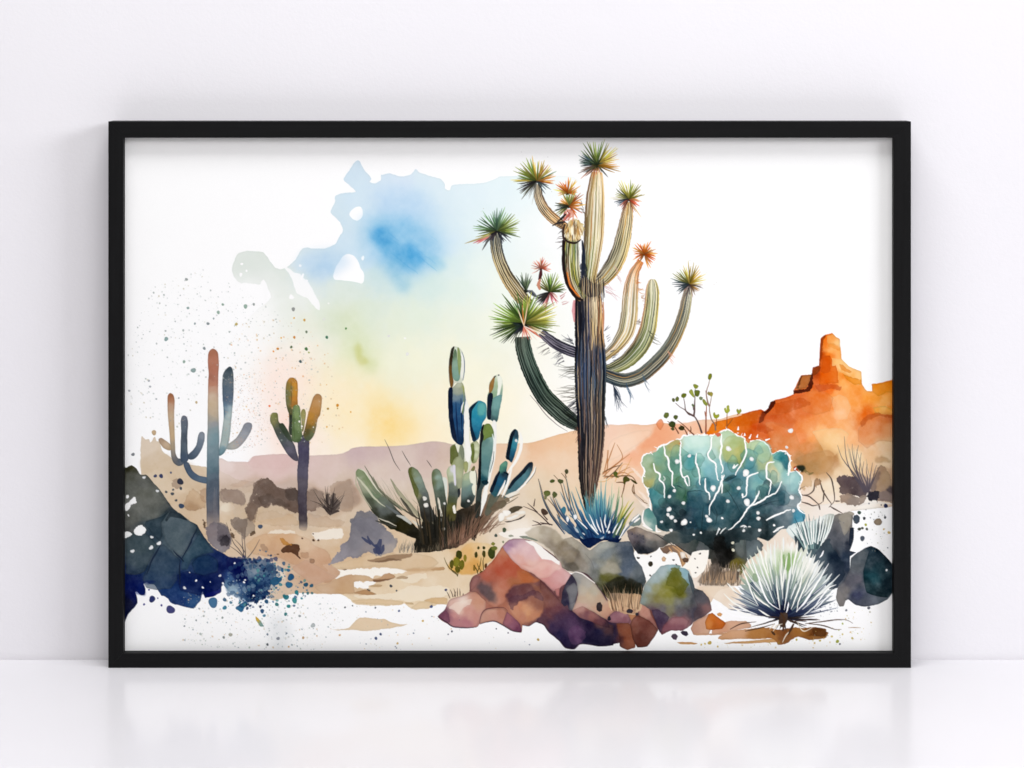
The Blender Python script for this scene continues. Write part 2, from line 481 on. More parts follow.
wash(P('Z', '656,424 661,419 664,424 660,430'), 'E88A58', HILLS, jit=.3, alpha=.8)
wash(P('Z', '612,440 640,430 652,432 636,446 616,458 606,460'), 'F8D8BC', HILLS, jit=.8, alpha=.5, soft=2)

# --- mesa on the right
mesa = np.concatenate([P('B6', '430,190 470,165 490,125 520,112 560,105 600,94 650,80'), P('B7', '170,555 230,538 270,530 290,540 312,522 324,492 346,480 400,466 445,450 447,430 470,380 486,348 540,346 550,305 582,296 587,200 590,152 612,134 652,121 668,140 692,156 698,210 703,262 740,300 806,330 812,396 838,432 866,434 862,396 920,386 985,370 1000,480 1000,800'),
                       P('Z', '896,505 840,512 800,510 770,500 720,490 690,450')])
mesac = K('B7', '30,605,E0801A 100,585,DE7E1A 150,580,D9741C 230,560,C55E1A 200,610,D46F20 250,625,CA5A22 380,500,D4672E 330,560,C85A24 350,610,D9743A 480,480,D8703A 300,660,D6743F 430,560,DC8450 400,640,DE8A58 520,540,DC8048 560,440,E27A30 620,320,E76A16 620,280,EA7420 640,250,EE8C34 660,150,EE8A2C 625,150,E87818 660,200,F5BC6C 620,190,EE8C34 640,220,F4B25C 685,180,FBE0B0 685,240,F6BC70 597,250,B8521A 595,190,C05A18 570,330,A8481C 600,330,DE6218 680,340,EFA044 700,290,FAD08C 740,330,F8C682 770,360,F09C38 730,350,EA8A28 '
          '720,390,F6BE74 790,350,F8C884 600,400,E2661C 640,410,E9792A 560,400,D26428 680,450,F3AE64 700,500,F4B878 690,560,F6C89A 660,500,EC9850 620,500,E48B4C 760,470,F2AE60 800,450,EFA04C 840,450,F3AC50 900,420,ED9A30 960,390,E88C24 900,460,EFA23A 950,420,EC9C34 940,470,F5BE6C 930,510,F6C070 970,520,EC9C40 900,540,F0A048 850,560,E0782C 900,575,D97A3C 960,570,CC6A30 900,620,DD9562 950,640,E2AE7C 820,640,DC8E54 850,690,E4B184 600,640,F4C48A 700,620,F2BC80 660,700,F5CC96 740,660,F0C08A 550,670,F1B67C 480,680,E8965A 420,720,E09460 370,700,DA824C 960,700,E6C296 850,740,E6BC90 560,600,EA9C5C 640,590,EEA866') \
    + K('E1', '250,340,C08E5C 180,300,BE8450 200,220,DC9056 330,280,CB965E 420,330,C09060 380,400,CBA276 320,350,C49664 500,300,EFCFA0 600,300,EED3A8 550,400,E8CCA4 800,200,E9C49A 850,320,E8CCA6 450,420,E9CDA8 850,450,CBA682 400,520,F0DFC4 300,560,EFDCC4 400,650,F1E3D0 200,620,EFDCCA 700,650,F4EEE4 100,560,EED9BE 60,400,E0AC78')
mesac = [(x, y, np.clip(c * np.array([1.02, .93, .86]), 0, 1) if y < 440 else c) for x, y, c in mesac]
wash(mesa, mesac, MESA, jit=0.35, edge=0.16, gran=0.06, bloom=0.11, p=4.0, warp=3.2, tens=.15)
for s, c, al, ed in (('590,330 604,250 636,240 650,262 654,300 672,296 682,330 684,388 640,392 582,400', 'E0600F', 0.75, 0.1),
                     ('650,256 700,264 742,300 806,332 812,394 790,400 750,372 712,340 690,330 680,290 652,300', 'F8CE88', 0.55, 0.05),
                     ('712,344 750,356 806,372 812,396 770,398 730,374', 'EC8C22', 0.8, 0.1),
                     ('646,470 690,450 730,470 752,520 730,580 688,584 662,540', 'F8D2A4', 0.35, 0.05),
                     ('546,650 600,634 700,630 740,660 720,720 660,780 620,780 590,720', 'F7CF98', 0.55, 0.06),
                     ('790,640 820,590 862,560 920,556 975,572 985,700 900,700 840,740 790,700', 'D68A54', 0.35, 0.16),
                     ('860,400 920,388 990,372 990,440 940,440 900,462 870,440', 'E88A1C', 0.55, 0.12),
                     ('870,520 930,510 990,540 990,566 930,556 880,552', 'F5B858', 0.6, 0.15),
                     ('456,424 486,350 540,348 530,390 512,416', 'B06A34', 0.9, 0.2),
                     ('348,484 420,468 470,460 440,520 380,560 330,560 300,560', 'DC7A3E', 0.45, 0.1),
                     ('470,470 560,420 620,440 660,470 640,540 560,560 500,540', 'E07E3A', 0.35, 0.1),
                     ('622,140 656,128 690,160 694,190 660,186 626,176', 'F6BE74', 0.55, 0.06)):
    wash(P('B7', s), c, MESA, jit=0.5, edge=ed * 1.5, alpha=al, tens=.05, ragged=.25)
wash(P('B7', '300,600 400,610 460,660 480,720 440,768 330,720'), 'DF9058', MESA, jit=1, edge=0.12, alpha=0.4)
for s, c in (('262,604 266,570 278,544 298,540 310,526 322,492 344,482 350,492 330,520 340,512 318,540 300,552 286,580 288,604', '4A1A10'), ('445,450 447,428 470,424 514,418 532,376 542,340 552,345 548,390 534,436 490,442', '48180C'),
             ('545,352 549,306 580,297 592,300 580,330 560,350', '8A3A14'), ('582,296 586,220 590,154 606,138 622,132 604,160 600,220 596,260 592,300', '9A3E10'), ('460,420 484,352 492,352 482,390 478,418', '6A3A20')):
    wash(P('B7', s), c, MESA, jit=0.5, edge=0.1, alpha=0.92, tens=.1, ragged=.35)
wash(P('E1', '105,330 150,300 210,270 300,255 380,240 430,262 445,320 420,380 370,420 300,440 250,430 200,400 140,360'), K('E1', '150,330,A87C4C 230,370,A5804E 420,280,BC8450 360,330,C69A68 250,300,C08C58'), MESA, jit=0.8, edge=0.1, alpha=0.6, soft=0.5)
wash(P('E1', '130,372 160,362 190,366 204,390 180,420 150,400'), '252A1E', MESA, jit=0.5, soft=0.4)
wash(P('E1', '108,378 124,372 146,400 140,416 110,404'), 'B83A1E', MESA, jit=0.3)
stroke(P('E1', '195,400 230,430 270,420'), [2.5, 3, 1], '6E6238', MESA, alpha=0.7, jit=0.5)
for s, c, al, so in (('345,500 420,480 500,470 540,500 470,530 400,550 350,545', 'B84A18', .4, .5), ('270,545 300,560 290,610 340,640 300,660 250,640', 'B8481A', .45, .5), ('100,580 170,560 250,545 255,600 180,620 110,620', 'C85F14', .4, .4), ('560,400 640,395 700,410 690,430 640,420 580,440', 'B8461A', .5, .3), ('590,255 605,240 640,245 642,330 610,340 590,330', 'C24A10', .45, .3),
                    ('800,600 840,560 900,548 975,565 975,580 900,566 850,585 810,625', 'B8501C', .6, .3), ('690,290 720,300 760,330 730,336 700,316', 'E07A1C', .6, .2), ('640,175 690,190 696,215 650,205 625,195', 'E8862A', .45, .2), ('320,560 400,545 460,590 430,640 350,610', 'C2521E', .3, .6)):
    wash(P('B7', s), c, MESA, jit=.6, edge=.05, alpha=al, soft=so * .5, ragged=.7, tens=.1)
for d, c in zip(D('B7', '430,644,13 409,732,8 96,741,10'), ('FDFCFA',) * 3):
    dot(*d, c, MESA)

# --- sand
sand = np.concatenate([P('A5', '92,526 104,520 116,532 132,530 142,548 156,522 164,518 172,540 188,546'), P('Z', '164,452 180,462 200,466 219,470 250,484 300,490 340,492 360,482 400,480 470,474 520,466 560,460 610,462 680,474 740,490 800,504 850,503 894,503 894,504 868,504 845,514 835,520 800,560 760,580 720,590 700,612 640,600 560,570 500,566 475,592 452,608'),
                       P('A8', '946,452 900,446 860,470 800,476 760,474 718,446 690,452 600,456 470,452 420,420 380,396 250,394 160,390 100,400 60,420 0,420'), P('Z', '240,570 200,540 150,500 141,470')])
sandc = K('Z', '148,445,DDC8AE 170,450,DCC6A8 190,460,D9C2A2 150,480,DAC2A0 180,485,DDC3A0 205,470,DCC2A0 200,500,D6B58E 190,505,CFAE86 230,490,C6AB92 280,485,CDB6A2 300,480,D0BAA8 215,520,D9B890 205,530,D6B48C 240,512,D8BC98 225,505,E0CBAE 262,505,D2B48C 262,520,DDBE96 300,522,D2B795 320,518,DCC5A6 345,512,D8BFA0 340,470,D3BBA6 350,490,BFA58E 335,500,C2A78C 320,505,C4AC92 372,470,D8C6B4 400,470,DBC8B4 380,480,D8C6B0 '
          '420,470,D6C4AE 330,535,DFC09A 300,540,E2C29C 280,545,D8A67A 262,545,D9B086 290,560,CC9B76 310,572,CB9970 345,585,C8945F 335,590,D19F6A 360,580,D6AE7C 290,575,D5AE8C 265,570,DAC6AE 280,575,E6D6C2 340,566,DDB383 360,562,D9B084 400,558,E0C298 390,552,DCB88C 440,560,E8CDA4 415,570,DFB98A 425,572,E3C296 430,582,EBD3AE 400,585,EBD2AA 430,597,E9CDA0 445,600,ECD2AA 410,600,ECCFA0 370,600,EED6AE 350,598,EDD3A8 '
          '470,555,EBD3AE 460,545,E0B47A 520,530,F4E8D6 500,520,E3CDB0 540,500,E6CDA8 515,500,E6CFB0 590,500,EFCFA2 610,470,F6D2AC 635,490,F3D2B0 640,460,F6CBA4 625,510,E9D3B8 650,520,D8CCB8 800,495,EFDFCB 830,510,F3E8DC 720,580,E5CDB2 690,590,F4E6D8 700,600,E8C4A0 560,560,D8CCB8 850,490,F0E4D4 880,500,F6F2EC')
wash(sand, sandc, SAND, jit=0.7, edge=0.05, gran=0.05, bloom=0.07, p=3.0, warp=5, fade=lambda x, y: np.where(x < 208, 1, np.clip((y - 464 - 0.0 * x) / 34, 0, 1)))
wash(P('A6', '180,60 260,90 330,110 440,180 440,280 330,260 250,210 190,150 110,180 90,110'), 'C9AA82', SAND, jit=1.2, edge=0.03, alpha=0.35, soft=1.5)
# unpainted light in the sand
for t, s, c, al in (('A8', '280,238 322,232 350,246 372,262 420,268 500,258 600,256 690,254 734,266 716,284 690,286 640,284 600,300 560,298 540,318 500,298 440,292 400,300 350,318 330,296 300,284 312,268', 'FBF6EA', 1),
                    ('A8', '450,330 500,328 556,330 548,346 524,350 540,362 510,366 452,360', 'FCFAF4', 1), ('A8', '220,72 262,62 330,48 378,46 388,78 380,96 330,98 250,106', 'F3E8D6', 0.95),
                    ('A8', '690,310 760,290 830,284 840,306 800,320 760,336 710,330', 'F2E4C8', 0.7), ('A8', '740,352 830,356 900,352 960,362 940,404 860,416 820,430 790,430 740,436 690,424 560,420 470,416 440,400 560,398 660,388', 'F7ECD4', 0.55),
                    ('A6', '520,350 560,336 590,360 580,384 530,380 514,370', 'E8DAC0', 0.8), ('A6', '640,290 664,276 690,288 682,320 664,350 650,330', 'E2CFB4', 0.8), ('A6', '760,500 800,486 860,480 920,484 910,496 850,498 790,512 778,524', 'F0E2CA', 0.85),
                    ('A6', '560,380 600,370 640,380 620,400 580,404', 'DCC6A6', 0.6), ('E4', '300,505 380,490 470,466 560,462 600,456 560,500 530,545 450,560 360,540', 'F8F1E6', 0.95), ('A8', '0,60 60,52 140,66 130,80 60,76 0,84', 'EBDAC0', 0.8)):
    wash(P(t, s), c, SAND, jit=0.9, edge=0.01, gran=0.01, bloom=0.01, alpha=al, ragged=0.6, tens=.25)
# brown earth on the left
wash(P('A6', '655,560 700,520 760,500 850,500 920,500 990,530 1024,560 1090,600 1110,660 1150,700 1130,740 1080,760 1000,740 940,690 860,640 760,620 690,610'), K('A6', '680,560,D6A878 760,530,D9A878 860,520,D8A26E 780,600,CF9A6C 900,640,CE9668 1000,640,D5A27A 1024,700,CB936A 960,560,DEB890 1100,720,C48C62'), SAND, jit=1.0, edge=0.07, alpha=0.85)
wash(P('A8', '150,235 200,215 260,250 330,290 350,300 340,318 300,324 240,350 180,310 120,260'), 'CD9A78', SAND, jit=0.6, edge=0.08, alpha=0.8)
wash(P('A8', '240,356 300,340 350,318 400,296 450,294 500,294 548,316 540,328 452,330 450,388 400,394 330,394 270,386'), K('A8', '300,360,CFA47A 400,320,C99968 420,370,CC9C68 520,310,D2A878'), SAND, jit=0.5, edge=0.09, alpha=0.95)
wash(P('A8', '450,386 510,372 560,392 566,398 520,400 456,392'), 'B9834C', SAND, jit=0.3, edge=0.1)
for s, c in (('545,318 590,306 606,290 636,282 664,296 668,306 620,318 560,328', 'C08A58'), ('548,320 620,314 664,308 640,318 580,330 552,330', '7A4E2E'), ('670,308 700,298 736,304 730,314 690,314', 'B89468'), ('530,350 560,344 596,346 590,356 545,358', 'C9A06C'),
             ('820,430 850,418 920,412 946,420 946,444 900,450 850,442', 'DDB074'), ('756,462 800,434 850,436 870,454 860,470 800,476 762,474', 'E6C594'), ('720,440 760,438 766,448 730,448', 'D0A870'), ('440,428 560,420 690,430 710,440 690,452 560,450 470,446', 'E3BF8C'),
             ('376,248 396,256 410,266 396,268 382,258', '6E4A2C'), ('516,366 538,374 532,380 518,374', '4A3A34'), ('320,580 350,584 420,576 444,550 480,520 560,526 610,528 640,544 690,556 734,556 700,566 640,578 560,588 520,592 430,586 360,588', 'E6C496'), ('860,262 920,250 934,258 920,268 870,270', 'B8844E'),
             ('330,238 400,222 480,200 520,182 640,180 760,178 860,196 900,230 860,258 800,254 740,272 700,264 640,252 540,248 440,262 360,262', 'DDBA8C')):
    wash(P('A8', s), c, SAND, jit=0.45, edge=0.09, alpha=0.9, tens=.25)
stroke(P('A8', '520,218 600,208 680,200 760,182'), [1, 5, 6, 2], '85684E', SAND, alpha=0.7, jit=1)
stroke(P('A8', '560,222 640,214 700,216'), [1, 3, 1], '6A523E', SAND, alpha=0.6, jit=1)
wash(P('A8', '720,262 800,256 900,254 930,260 860,272 760,276'), 'C99860', SAND, jit=0.8, edge=0.03, alpha=0.7, soft=0.5)
for s, c, al in (('836,584 870,560 890,556 930,562 938,590 930,604 946,640 930,628 900,604 870,602 846,600', '4A2410', 0.95), ('826,522 850,524 880,552 900,560 880,562 850,556', 'C87A1E', 0.9), ('726,560 750,552 770,584 760,600 740,594', 'A87E5C', 0.7), ('940,600 980,596 992,620 976,636 950,626', 'B8845A', 0.7), ('808,610 830,606 826,616', '6A3A1A', 0.7), ('990,636 1004,632 1018,644 1010,660 994,656', 'A07A5C', 0.9)):
    wash(P('A6', s), c, SAND, jit=0.6, edge=0.1, alpha=al, ragged=0.6, tens=.2)
for d in D('A8', '232,108,7 258,108,6 230,74,4 172,98,5 226,220,13'):
    dot(*d, '5A4030' if d[2] < 2 else 'A98468', SAND)

# --- scrub on the left plain
wash(P('E3', '-400,280 -340,290 -300,270 -200,210 -120,230 0,250 60,210 130,220 300,300 420,300 540,230 600,280 640,420 600,470 520,500 400,540 280,560 200,520 0,560 -200,600 -380,560'), K('E3', '-300,350,C4A98E -100,300,C0A692 0,300,BFA896 200,400,BDA28C 500,330,B99C86 560,400,B0917C 400,450,BCA084 0,500,C9AE8C -200,450,C8AA84'), SCRUB_L, ragged=0.9, jit=2.4, edge=0.02, alpha=0.55, soft=2.6)
wash(P('A6', '655,360 690,270 720,216 770,206 806,244 870,262 930,268 1000,280 1024,290 1024,372 940,384 900,386 880,376 850,350 830,344 790,352 760,350 730,356 712,380 704,420 690,450 668,436 650,390'), K('A6', '700,290,7F6A5C 760,240,8A7264 760,300,6F5A4C 830,320,6A564A 900,300,5C4A42 920,340,665248 1000,320,8A7060 680,380,A58A70 700,430,AE9274'), SCRUB_L, ragged=0.8, jit=1.2, edge=0.12, alpha=0.97)
wash(P('A6', '690,330 720,250 770,216 800,250 860,290 925,280 930,370 880,372 840,340 780,346 730,350'), '54443A', SCRUB_L, ragged=1.4, jit=1.4, edge=.05, alpha=.55)
wash(P('A6', '860,280 900,262 930,276 932,330 905,330 880,310'), '3E3430', SCRUB_L, ragged=1.0, jit=1.0, edge=.05, alpha=.6)
wash(P('E3', '210,330 320,320 350,360 340,430 280,470 215,480'), '8F7766', SCRUB_L, ragged=0.9, jit=1, edge=0.04, alpha=0.7, soft=0.8)
wash(P('E3', '430,300 520,240 580,240 600,320 640,420 580,470 500,440 450,380'), 'A68A74', SCRUB_L, ragged=0.9, jit=1, edge=0.03, alpha=0.6, soft=0.9)
wash(P('A6', '510,272 540,262 600,270 640,300 650,336 610,340 560,336 514,318'), 'A08A78', SCRUB_L, ragged=0.9, jit=0.9, edge=0.08, alpha=0.85)
wash(P('A6', '318,336 346,280 370,262 400,280 432,310 436,356 400,366 370,380 334,370'), K('A6', '360,290,CBAA84 400,330,C5A37C 380,360,AE8A66'), SCRUB_L, ragged=0.9, jit=0.8, edge=0.1, alpha=0.85)
wash(P('A6', '254,226 276,206 300,210 310,240 290,262 262,250'), 'A89078', SCRUB_L, ragged=0.9, jit=0.6, edge=0.06, alpha=0.8)
wash(P('A6', '590,440 620,420 660,418 690,440 700,470 680,500 640,520 600,490 586,466'), K('A6', '620,440,92806E 650,480,A4917C'), SCRUB_L, ragged=0.9, jit=0.9, edge=0.08, alpha=0.85)
wash(P('A6', '436,470 470,446 520,448 556,480 570,520 556,580 520,610 490,580 450,540'), K('A6', '470,480,7F7478 530,520,6A6066 500,560,807A80 540,480,8A8080'), SCRUB_L, ragged=0.9, jit=0.8, edge=0.1, alpha=0.9)
wash(P('A6', '505,516 530,510 560,516 566,536 540,548 514,540'), '3A3234', SCRUB_L, ragged=0.9, jit=0.7, soft=0.4)
for s in ('416,420 428,416 434,440 430,470 420,464 424,446', '560,470 580,490 590,520 574,520', '672,496 690,480 700,492 690,512 668,518'):
    wash(P('A6', s), '5A4432', SCRUB_L, ragged=0.9, jit=0.5, edge=0.05, alpha=0.85)
strokes('A6', '650,640 646,580 644,530 650,470;640,620 610,580 580,540 545,440;646,630 600,590 556,560;650,640 690,590 724,530;644,600 620,560 590,530;640,620 632,560 628,470', [1.0, 0.7, 0.3], '5E5450', SCRUB_L)
for s, c, al in (('270,180 330,150 390,150 440,200 470,240 530,240 560,220 620,240 625,410 560,415 520,390 480,370 430,370 380,375 330,370 290,400 270,470 240,500 215,430 190,390 230,360 260,300', '6E5A4E', .75), ('520,240 560,222 622,244 624,330 560,330 520,290', '4A3E38', .6), ('300,300 380,270 440,300 520,330 560,380 500,370 420,350 330,350', '5A4A40', .6),
                 ('0,250 40,235 150,240 200,260 215,320 190,360 110,350 30,310', '9A8474', .7), ('700,262 760,240 820,250 842,330 800,380 700,400', '8F7A6A', .7), ('880,210 960,165 1040,150 1060,250 1070,400 990,420 930,380 890,300', 'A48C76', .5), ('80,480 140,465 200,465 222,510 200,580 210,640 190,640 170,580 120,560 90,520', '7C6C60', .75),
                 ('-20,500 40,515 85,570 70,640 30,665 -20,650', '5A545C', .6), ('0,640 40,600 80,640 60,680 0,690', '2E2A30', .7), ('-160,240 -90,215 -60,260 -40,330 -90,340 -150,330', 'B08A68', .55), ('300,430 400,400 480,420 560,440 620,450 620,520 500,530 400,520 300,500', 'C9AC8C', .5), ('700,430 800,440 900,470 1000,480 1000,530 850,540 700,520', 'BCA086', .45), ('60,200 160,170 240,180 300,150 260,210 160,220', 'C4AA96', .5)):
    wash(P('L2', s), c, SCRUB_L, jit=1.2, edge=.1, alpha=al, ragged=.9, tens=.12)
# small dark bush
for s in ('400,520 385,470 378,350', '400,520 410,440 430,345', '402,520 430,450 462,395', '405,515 440,470 485,415', '405,515 450,490 475,490', '398,520 372,480 350,440', '402,520 415,470 408,390'):
    stroke(P('E3', s), [0.7, 2.3, 2.6, 1.0], '4E403A', SCRUB_L, jit=0.3)
wash(P('E3', '350,440 362,400 380,350 400,380 425,345 440,380 470,390 490,410 480,470 450,495 400,525 370,490'), '4E4440', SCRUB_L, jit=1.2, alpha=.6, ragged=1.2)
for i in range(22):
    a_ = 40 + i * 5.2
    hairs(*P('E3', '%d,%d' % (405 + (i % 5) * 8 - 16, 500 - (i % 4) * 12))[0], a_, 4, 1, 15 + (i % 3) * 3, ['3A302C', '4E443E', '2E2826'][i % 3], SCRUB_L, 1.1, seed=i + 800)
# blue-grey bush
wash(np.concatenate([P('B2', '60,500 56,470 84,462 84,446 112,428 140,440 170,432 200,470 240,520 300,580 302,620 250,640 220,654')]), K('B2', '100,480,6E6C72 140,560,6A6A70 200,520,6E6E76 260,600,8A8484'), SCRUB_L, ragged=0.9, jit=1.0, edge=0.05, alpha=0.9)
wash(P('A8', '430,32 436,6 452,-10 480,-20 512,-10 540,-16 560,0 600,40 650,70 672,110 664,160 620,182 570,190 530,172 500,178 460,200 420,196 380,216 330,236 306,240 330,214 352,180 380,172 370,156 384,146 366,136 400,122 424,92'), K('A8', '470,40,74727A 560,60,76747C 620,100,8A868A 450,120,7C7A82 520,150,8A8486 380,190,8E8A92 340,230,9A969C 640,150,A89E96'), SCRUB_L, ragged=0.9, jit=0.9, edge=0.08, alpha=0.95)
for s, w in (('490,90 500,100 540,130', 3), ('520,84 530,110 560,140', 3), ('590,100 580,140 575,180', 6), ('560,130 580,160 590,180', 5), ('605,130 600,160 590,180', 4), ('550,150 570,175', 4)):
    stroke(P('A8', s), [w * .4, w, w * .6], '3A4160', SCRUB_L, alpha=0.85, jit=0.7)
for i in range(26):
    hairs(*P('A8', '%d,%d' % (690 + i * 4, 176 - (i % 5) * 6))[0], 80, 22, 2, 7, '8E8678' if i % 3 else '5A524A', SCRUB_L, 0.5, seed=i)

# --- scrub on the right
wash(P('E1', '448,480 470,446 520,436 570,440 610,460 660,500 694,540 690,606 640,620 590,600 540,606 500,600 474,570 482,520'), K('E1', '480,500,5E4E4C 540,480,584A4C 600,560,4C4042 660,580,5E5050 500,570,6A5A56'), SCRUB_R, ragged=0.9, jit=0.9, edge=0.12)
wash(P('E1', '484,600 540,590 590,612 640,610 690,600 682,650 640,680 600,694 560,680 520,662 486,656'), K('E1', '520,630,A08A78 600,650,86786E 660,630,9A8A7C'), SCRUB_R, ragged=0.9, jit=0.9, edge=0.14, alpha=0.95)
wash(P('E1', '730,520 745,450 780,390 812,362 850,390 880,440 905,500 915,660 850,650 790,644 740,636 712,616'), K('E1', '800,420,A5866A 850,470,B09474 780,520,A88C70 860,600,8E7668 880,640,A08C7C'), SCRUB_R, ragged=0.9, jit=0.9, edge=0.1, alpha=0.9)
wash(P('E1', '700,590 740,568 790,572 796,620 776,646 730,640 704,630'), '2C2A32', SCRUB_R, ragged=0.9, jit=0.7, edge=0.05)
wash(P('E1', '850,560 890,520 912,560 910,600 870,590'), '4A4248', SCRUB_R, ragged=0.9, jit=0.8, alpha=0.8, soft=0.4)
wash(P('E1', '760,310 800,296 860,306 890,330 860,350 810,342 770,350'), 'B98E60', SCRUB_R, ragged=0.9, jit=0.7, alpha=0.6, soft=0.3)
wash(P('E1', '796,580 850,570 905,600 905,650 830,642 796,630'), '8A7A74', SCRUB_R, ragged=0.9, jit=0.8, edge=0.1, alpha=0.8)
strokes('E1', '680,580 600,440 500,310 460,200;690,580 580,430 530,300 515,130;680,560 600,400 575,330 555,230;680,580 615,400 610,300 628,200;688,580 620,430 580,260 578,190;700,580 640,430 640,350 650,260;700,580 690,500 660,420 672,330;700,570 700,470 690,400 700,350;705,580 720,470 730,400 740,340;705,570 740,500 770,430 800,370;700,560 740,480 760,400 775,360', [2.2, 1.0, 0.25], '4E4850', SCRUB_R, alpha=0.85)
strokes('E1', '640,420 600,330 590,220;600,420 560,300 540,190;660,440 640,330 610,230;720,460 700,390 690,310', [0.8, 0.6, 0.2], '8C8574', SCRUB_R, alpha=0.8)
wash(P('E1', '600,400 660,440 740,470 800,400 760,560 700,590 650,560'), '5A5058', SCRUB_R, ragged=0.9, jit=0.7, alpha=0.45, soft=0.5)
strokes('E1', '315,470 340,560 380,630 410,672 390,700;370,420 410,470 430,560 436,640 410,680;400,690 450,720 500,745;170,655 230,672 262,686 310,676;170,600 230,610 270,640 310,672 340,655;345,655 350,600 352,560;310,676 320,720;440,648 480,650;180,600 150,580 160,550 200,530;275,500 270,560 230,595 190,600', [0.6, 1.5, 1.1, 0.5], '5A4C44', SCRUB_R)
wash(P('E1', '270,500 290,470 320,480 330,500 310,520 285,545'), '9A7654', SCRUB_R, ragged=0.9, jit=0.5, alpha=0.8)
wash(P('E1', '160,470 200,420 240,440 260,500 240,540 190,520 200,560 170,540'), 'D2AE84', SCRUB_R, ragged=0.9, jit=0.8, alpha=0.7, edge=0.1)

# --- tall saguaro on the left
wash(P('A5', '232,310 236,292 247,283 262,292 270,320 268,400 270,470 272,560 276,606 288,630 310,634 316,662 290,672 264,655 252,620 247,560 240,470 233,380'), K('A5', '247,300,A5643F 247,330,B27552 250,365,C09C7E 250,410,C2A582 255,500,C4A57C 258,560,A8967A 262,610,8A8074 275,640,6B6A6C 300,655,56606C'), SAGUARO, jit=0.12, edge=0.17)
wash(P('A5', '184,530 198,522 220,535 246,556 252,584 236,588 210,575 190,550'), K('A5', '195,535,AE9072 220,555,C4A98A 245,580,B79C78'), SAGUARO, jit=0.15, edge=0.17)
wash(P('A5', '303,430 310,408 322,403 336,412 341,450 337,520 340,590 346,630 330,655 306,650 300,620 302,560 305,490'), K('A5', '322,420,626A78 320,470,586472 320,520,4C5764 320,580,54626F 325,640,45556A'), SAGUARO, jit=0.15, edge=0.17)
wash(P('A5', '395,510 405,492 420,490 431,503 428,540 415,580 395,615 370,637 345,635 340,615 365,590 385,560 392,530'), K('A5', '412,505,7E8894 405,550,6B7988 380,600,58687A 355,625,465568'), SAGUARO, jit=0.15, edge=0.17)
wash(P('A5', '318,650 345,655 365,695 400,722 445,735 445,765 400,758 360,740 335,710 320,675'), K('A5', '330,665,45556A 370,715,4C5E74 430,750,54687C'), SAGUARO, jit=0.12, edge=0.17)
wash(P('A5', '540,562 570,545 600,520 625,480 640,450 660,439 680,445 683,465 670,500 640,545 610,575 580,585 545,580'), K('A5', '662,455,848A94 640,495,949AA2 610,540,A09EA0 575,570,B0ADA4 550,572,96A09C'), SAGUARO, jit=0.12, edge=0.2)
wash(P('A5', '527,190 540,160 560,143 575,148 583,180 585,260 580,340 572,430 566,500 555,560 535,600 510,618 504,600 515,540 525,470 532,400 525,300 524,230'), K('A5', '557,160,3E4E58 550,190,4C5A64 560,230,66737C 553,270,566878 550,310,4C6076 560,330,5C7084 535,385,4A6A82 545,350,56748C 562,362,9FB4B8 560,390,B2C2BE 550,440,A9B8B4 540,520,9FB0AC 528,560,A2B2AE 525,590,6F919A 512,610,5F8490'), SAGUARO, jit=0.15, edge=0.2, p=4)
wash(np.concatenate([P('A5', '448,85 452,66 462,52 475,46 490,54 500,68 504,90 506,140 503,200 502,260 503,330 505,420 508,520 507,600'), P('A6', '507,60 508,200 509,300 510,470 505,500 480,506 452,500 442,470 440,380 438,280 441,180 442,80'), P('A5', '443,560 443,520 446,460 446,380 447,300 449,220 452,180 448,140')]),
     K('A5', '475,60,AE6A4C 475,100,B87358 475,170,B56E54 460,200,AC6A52 475,235,BC7C60 490,215,B87860 475,262,C69A80 475,300,C9AE93 475,350,C8B090 475,385,BFA98C 475,425,A9A08E 475,450,96989A 475,480,7F9498 475,520,729098 475,580,748C94 475,620,6E8690 475,660,667F8A 475,700,56707C') + K('A6', '475,190,566876 475,240,525E6C 470,290,56606E 475,340,5A5E68 475,390,5E5C64 475,430,686268 475,470,7D7478'), SAGUARO, jit=0.12, edge=0.15, p=4, fade=lambda x, y: np.clip((538 - y) / 26, 0, 1) + 0 * x)
stroke(P('A6', '482,250 484,330 486,420 484,480'), [0.5, 3, 4, 3], '7A7478', SAGUARO, alpha=0.35, jit=0.3)
stroke(P('A6', '500,260 503,330 503,400'), [0.5, 1, .4], '444450', SAGUARO, alpha=0.5, jit=0.3)

# --- small saguaro
wash(P('E5', '392,410 425,400 430,560 440,600 405,600 390,560 394,500'), '3A4034', SAGUARO_S, jit=0.15)
wash(P('E5', '240,470 250,430 275,420 300,430 309,490 325,508 340,505 362,530 385,575 405,612 420,650 440,690 462,772 462,808 440,806 420,795 395,772 378,752 345,700 320,655 290,600 265,540 245,500'), K('E5', '265,440,86884A 285,450,7A7E46 265,500,7C7848 290,520,5A5E46 300,570,4A5048 345,540,36422F 370,570,445040 330,620,4E5656 370,670,54565E 390,720,5E5A6A 440,790,54505E'), SAGUARO_S, jit=0.12, edge=0.18, p=4)
wash(P('E5', '310,515 340,505 362,530 400,590 425,640 410,655 370,620 330,560'), '36432F', SAGUARO_S, jit=0.2, edge=0.1, alpha=0.75)
wash(P('E5', '487,420 500,395 518,395 528,430 520,500 508,565 497,570 492,490'), K('E5', '508,410,98924E 508,470,A09A58 502,540,8A864C'), SAGUARO_S, jit=0.12, edge=0.2)
wash(P('E5', '364,240 372,180 392,147 415,139 440,148 458,175 463,230 461,300 460,360 430,375 425,430 400,440 385,415 372,370 364,300'), K('E5', '380,200,8A7432 385,260,6F7040 385,330,6C6E40 400,400,5A5A36 440,190,D08A26 440,250,CE861E 440,310,C47A22 435,350,A86C24 415,155,BE7E28 405,230,8E7C3C 455,180,C0781E'), SAGUARO_S, jit=0.12, edge=0.2, p=4.5, warp=1.5)
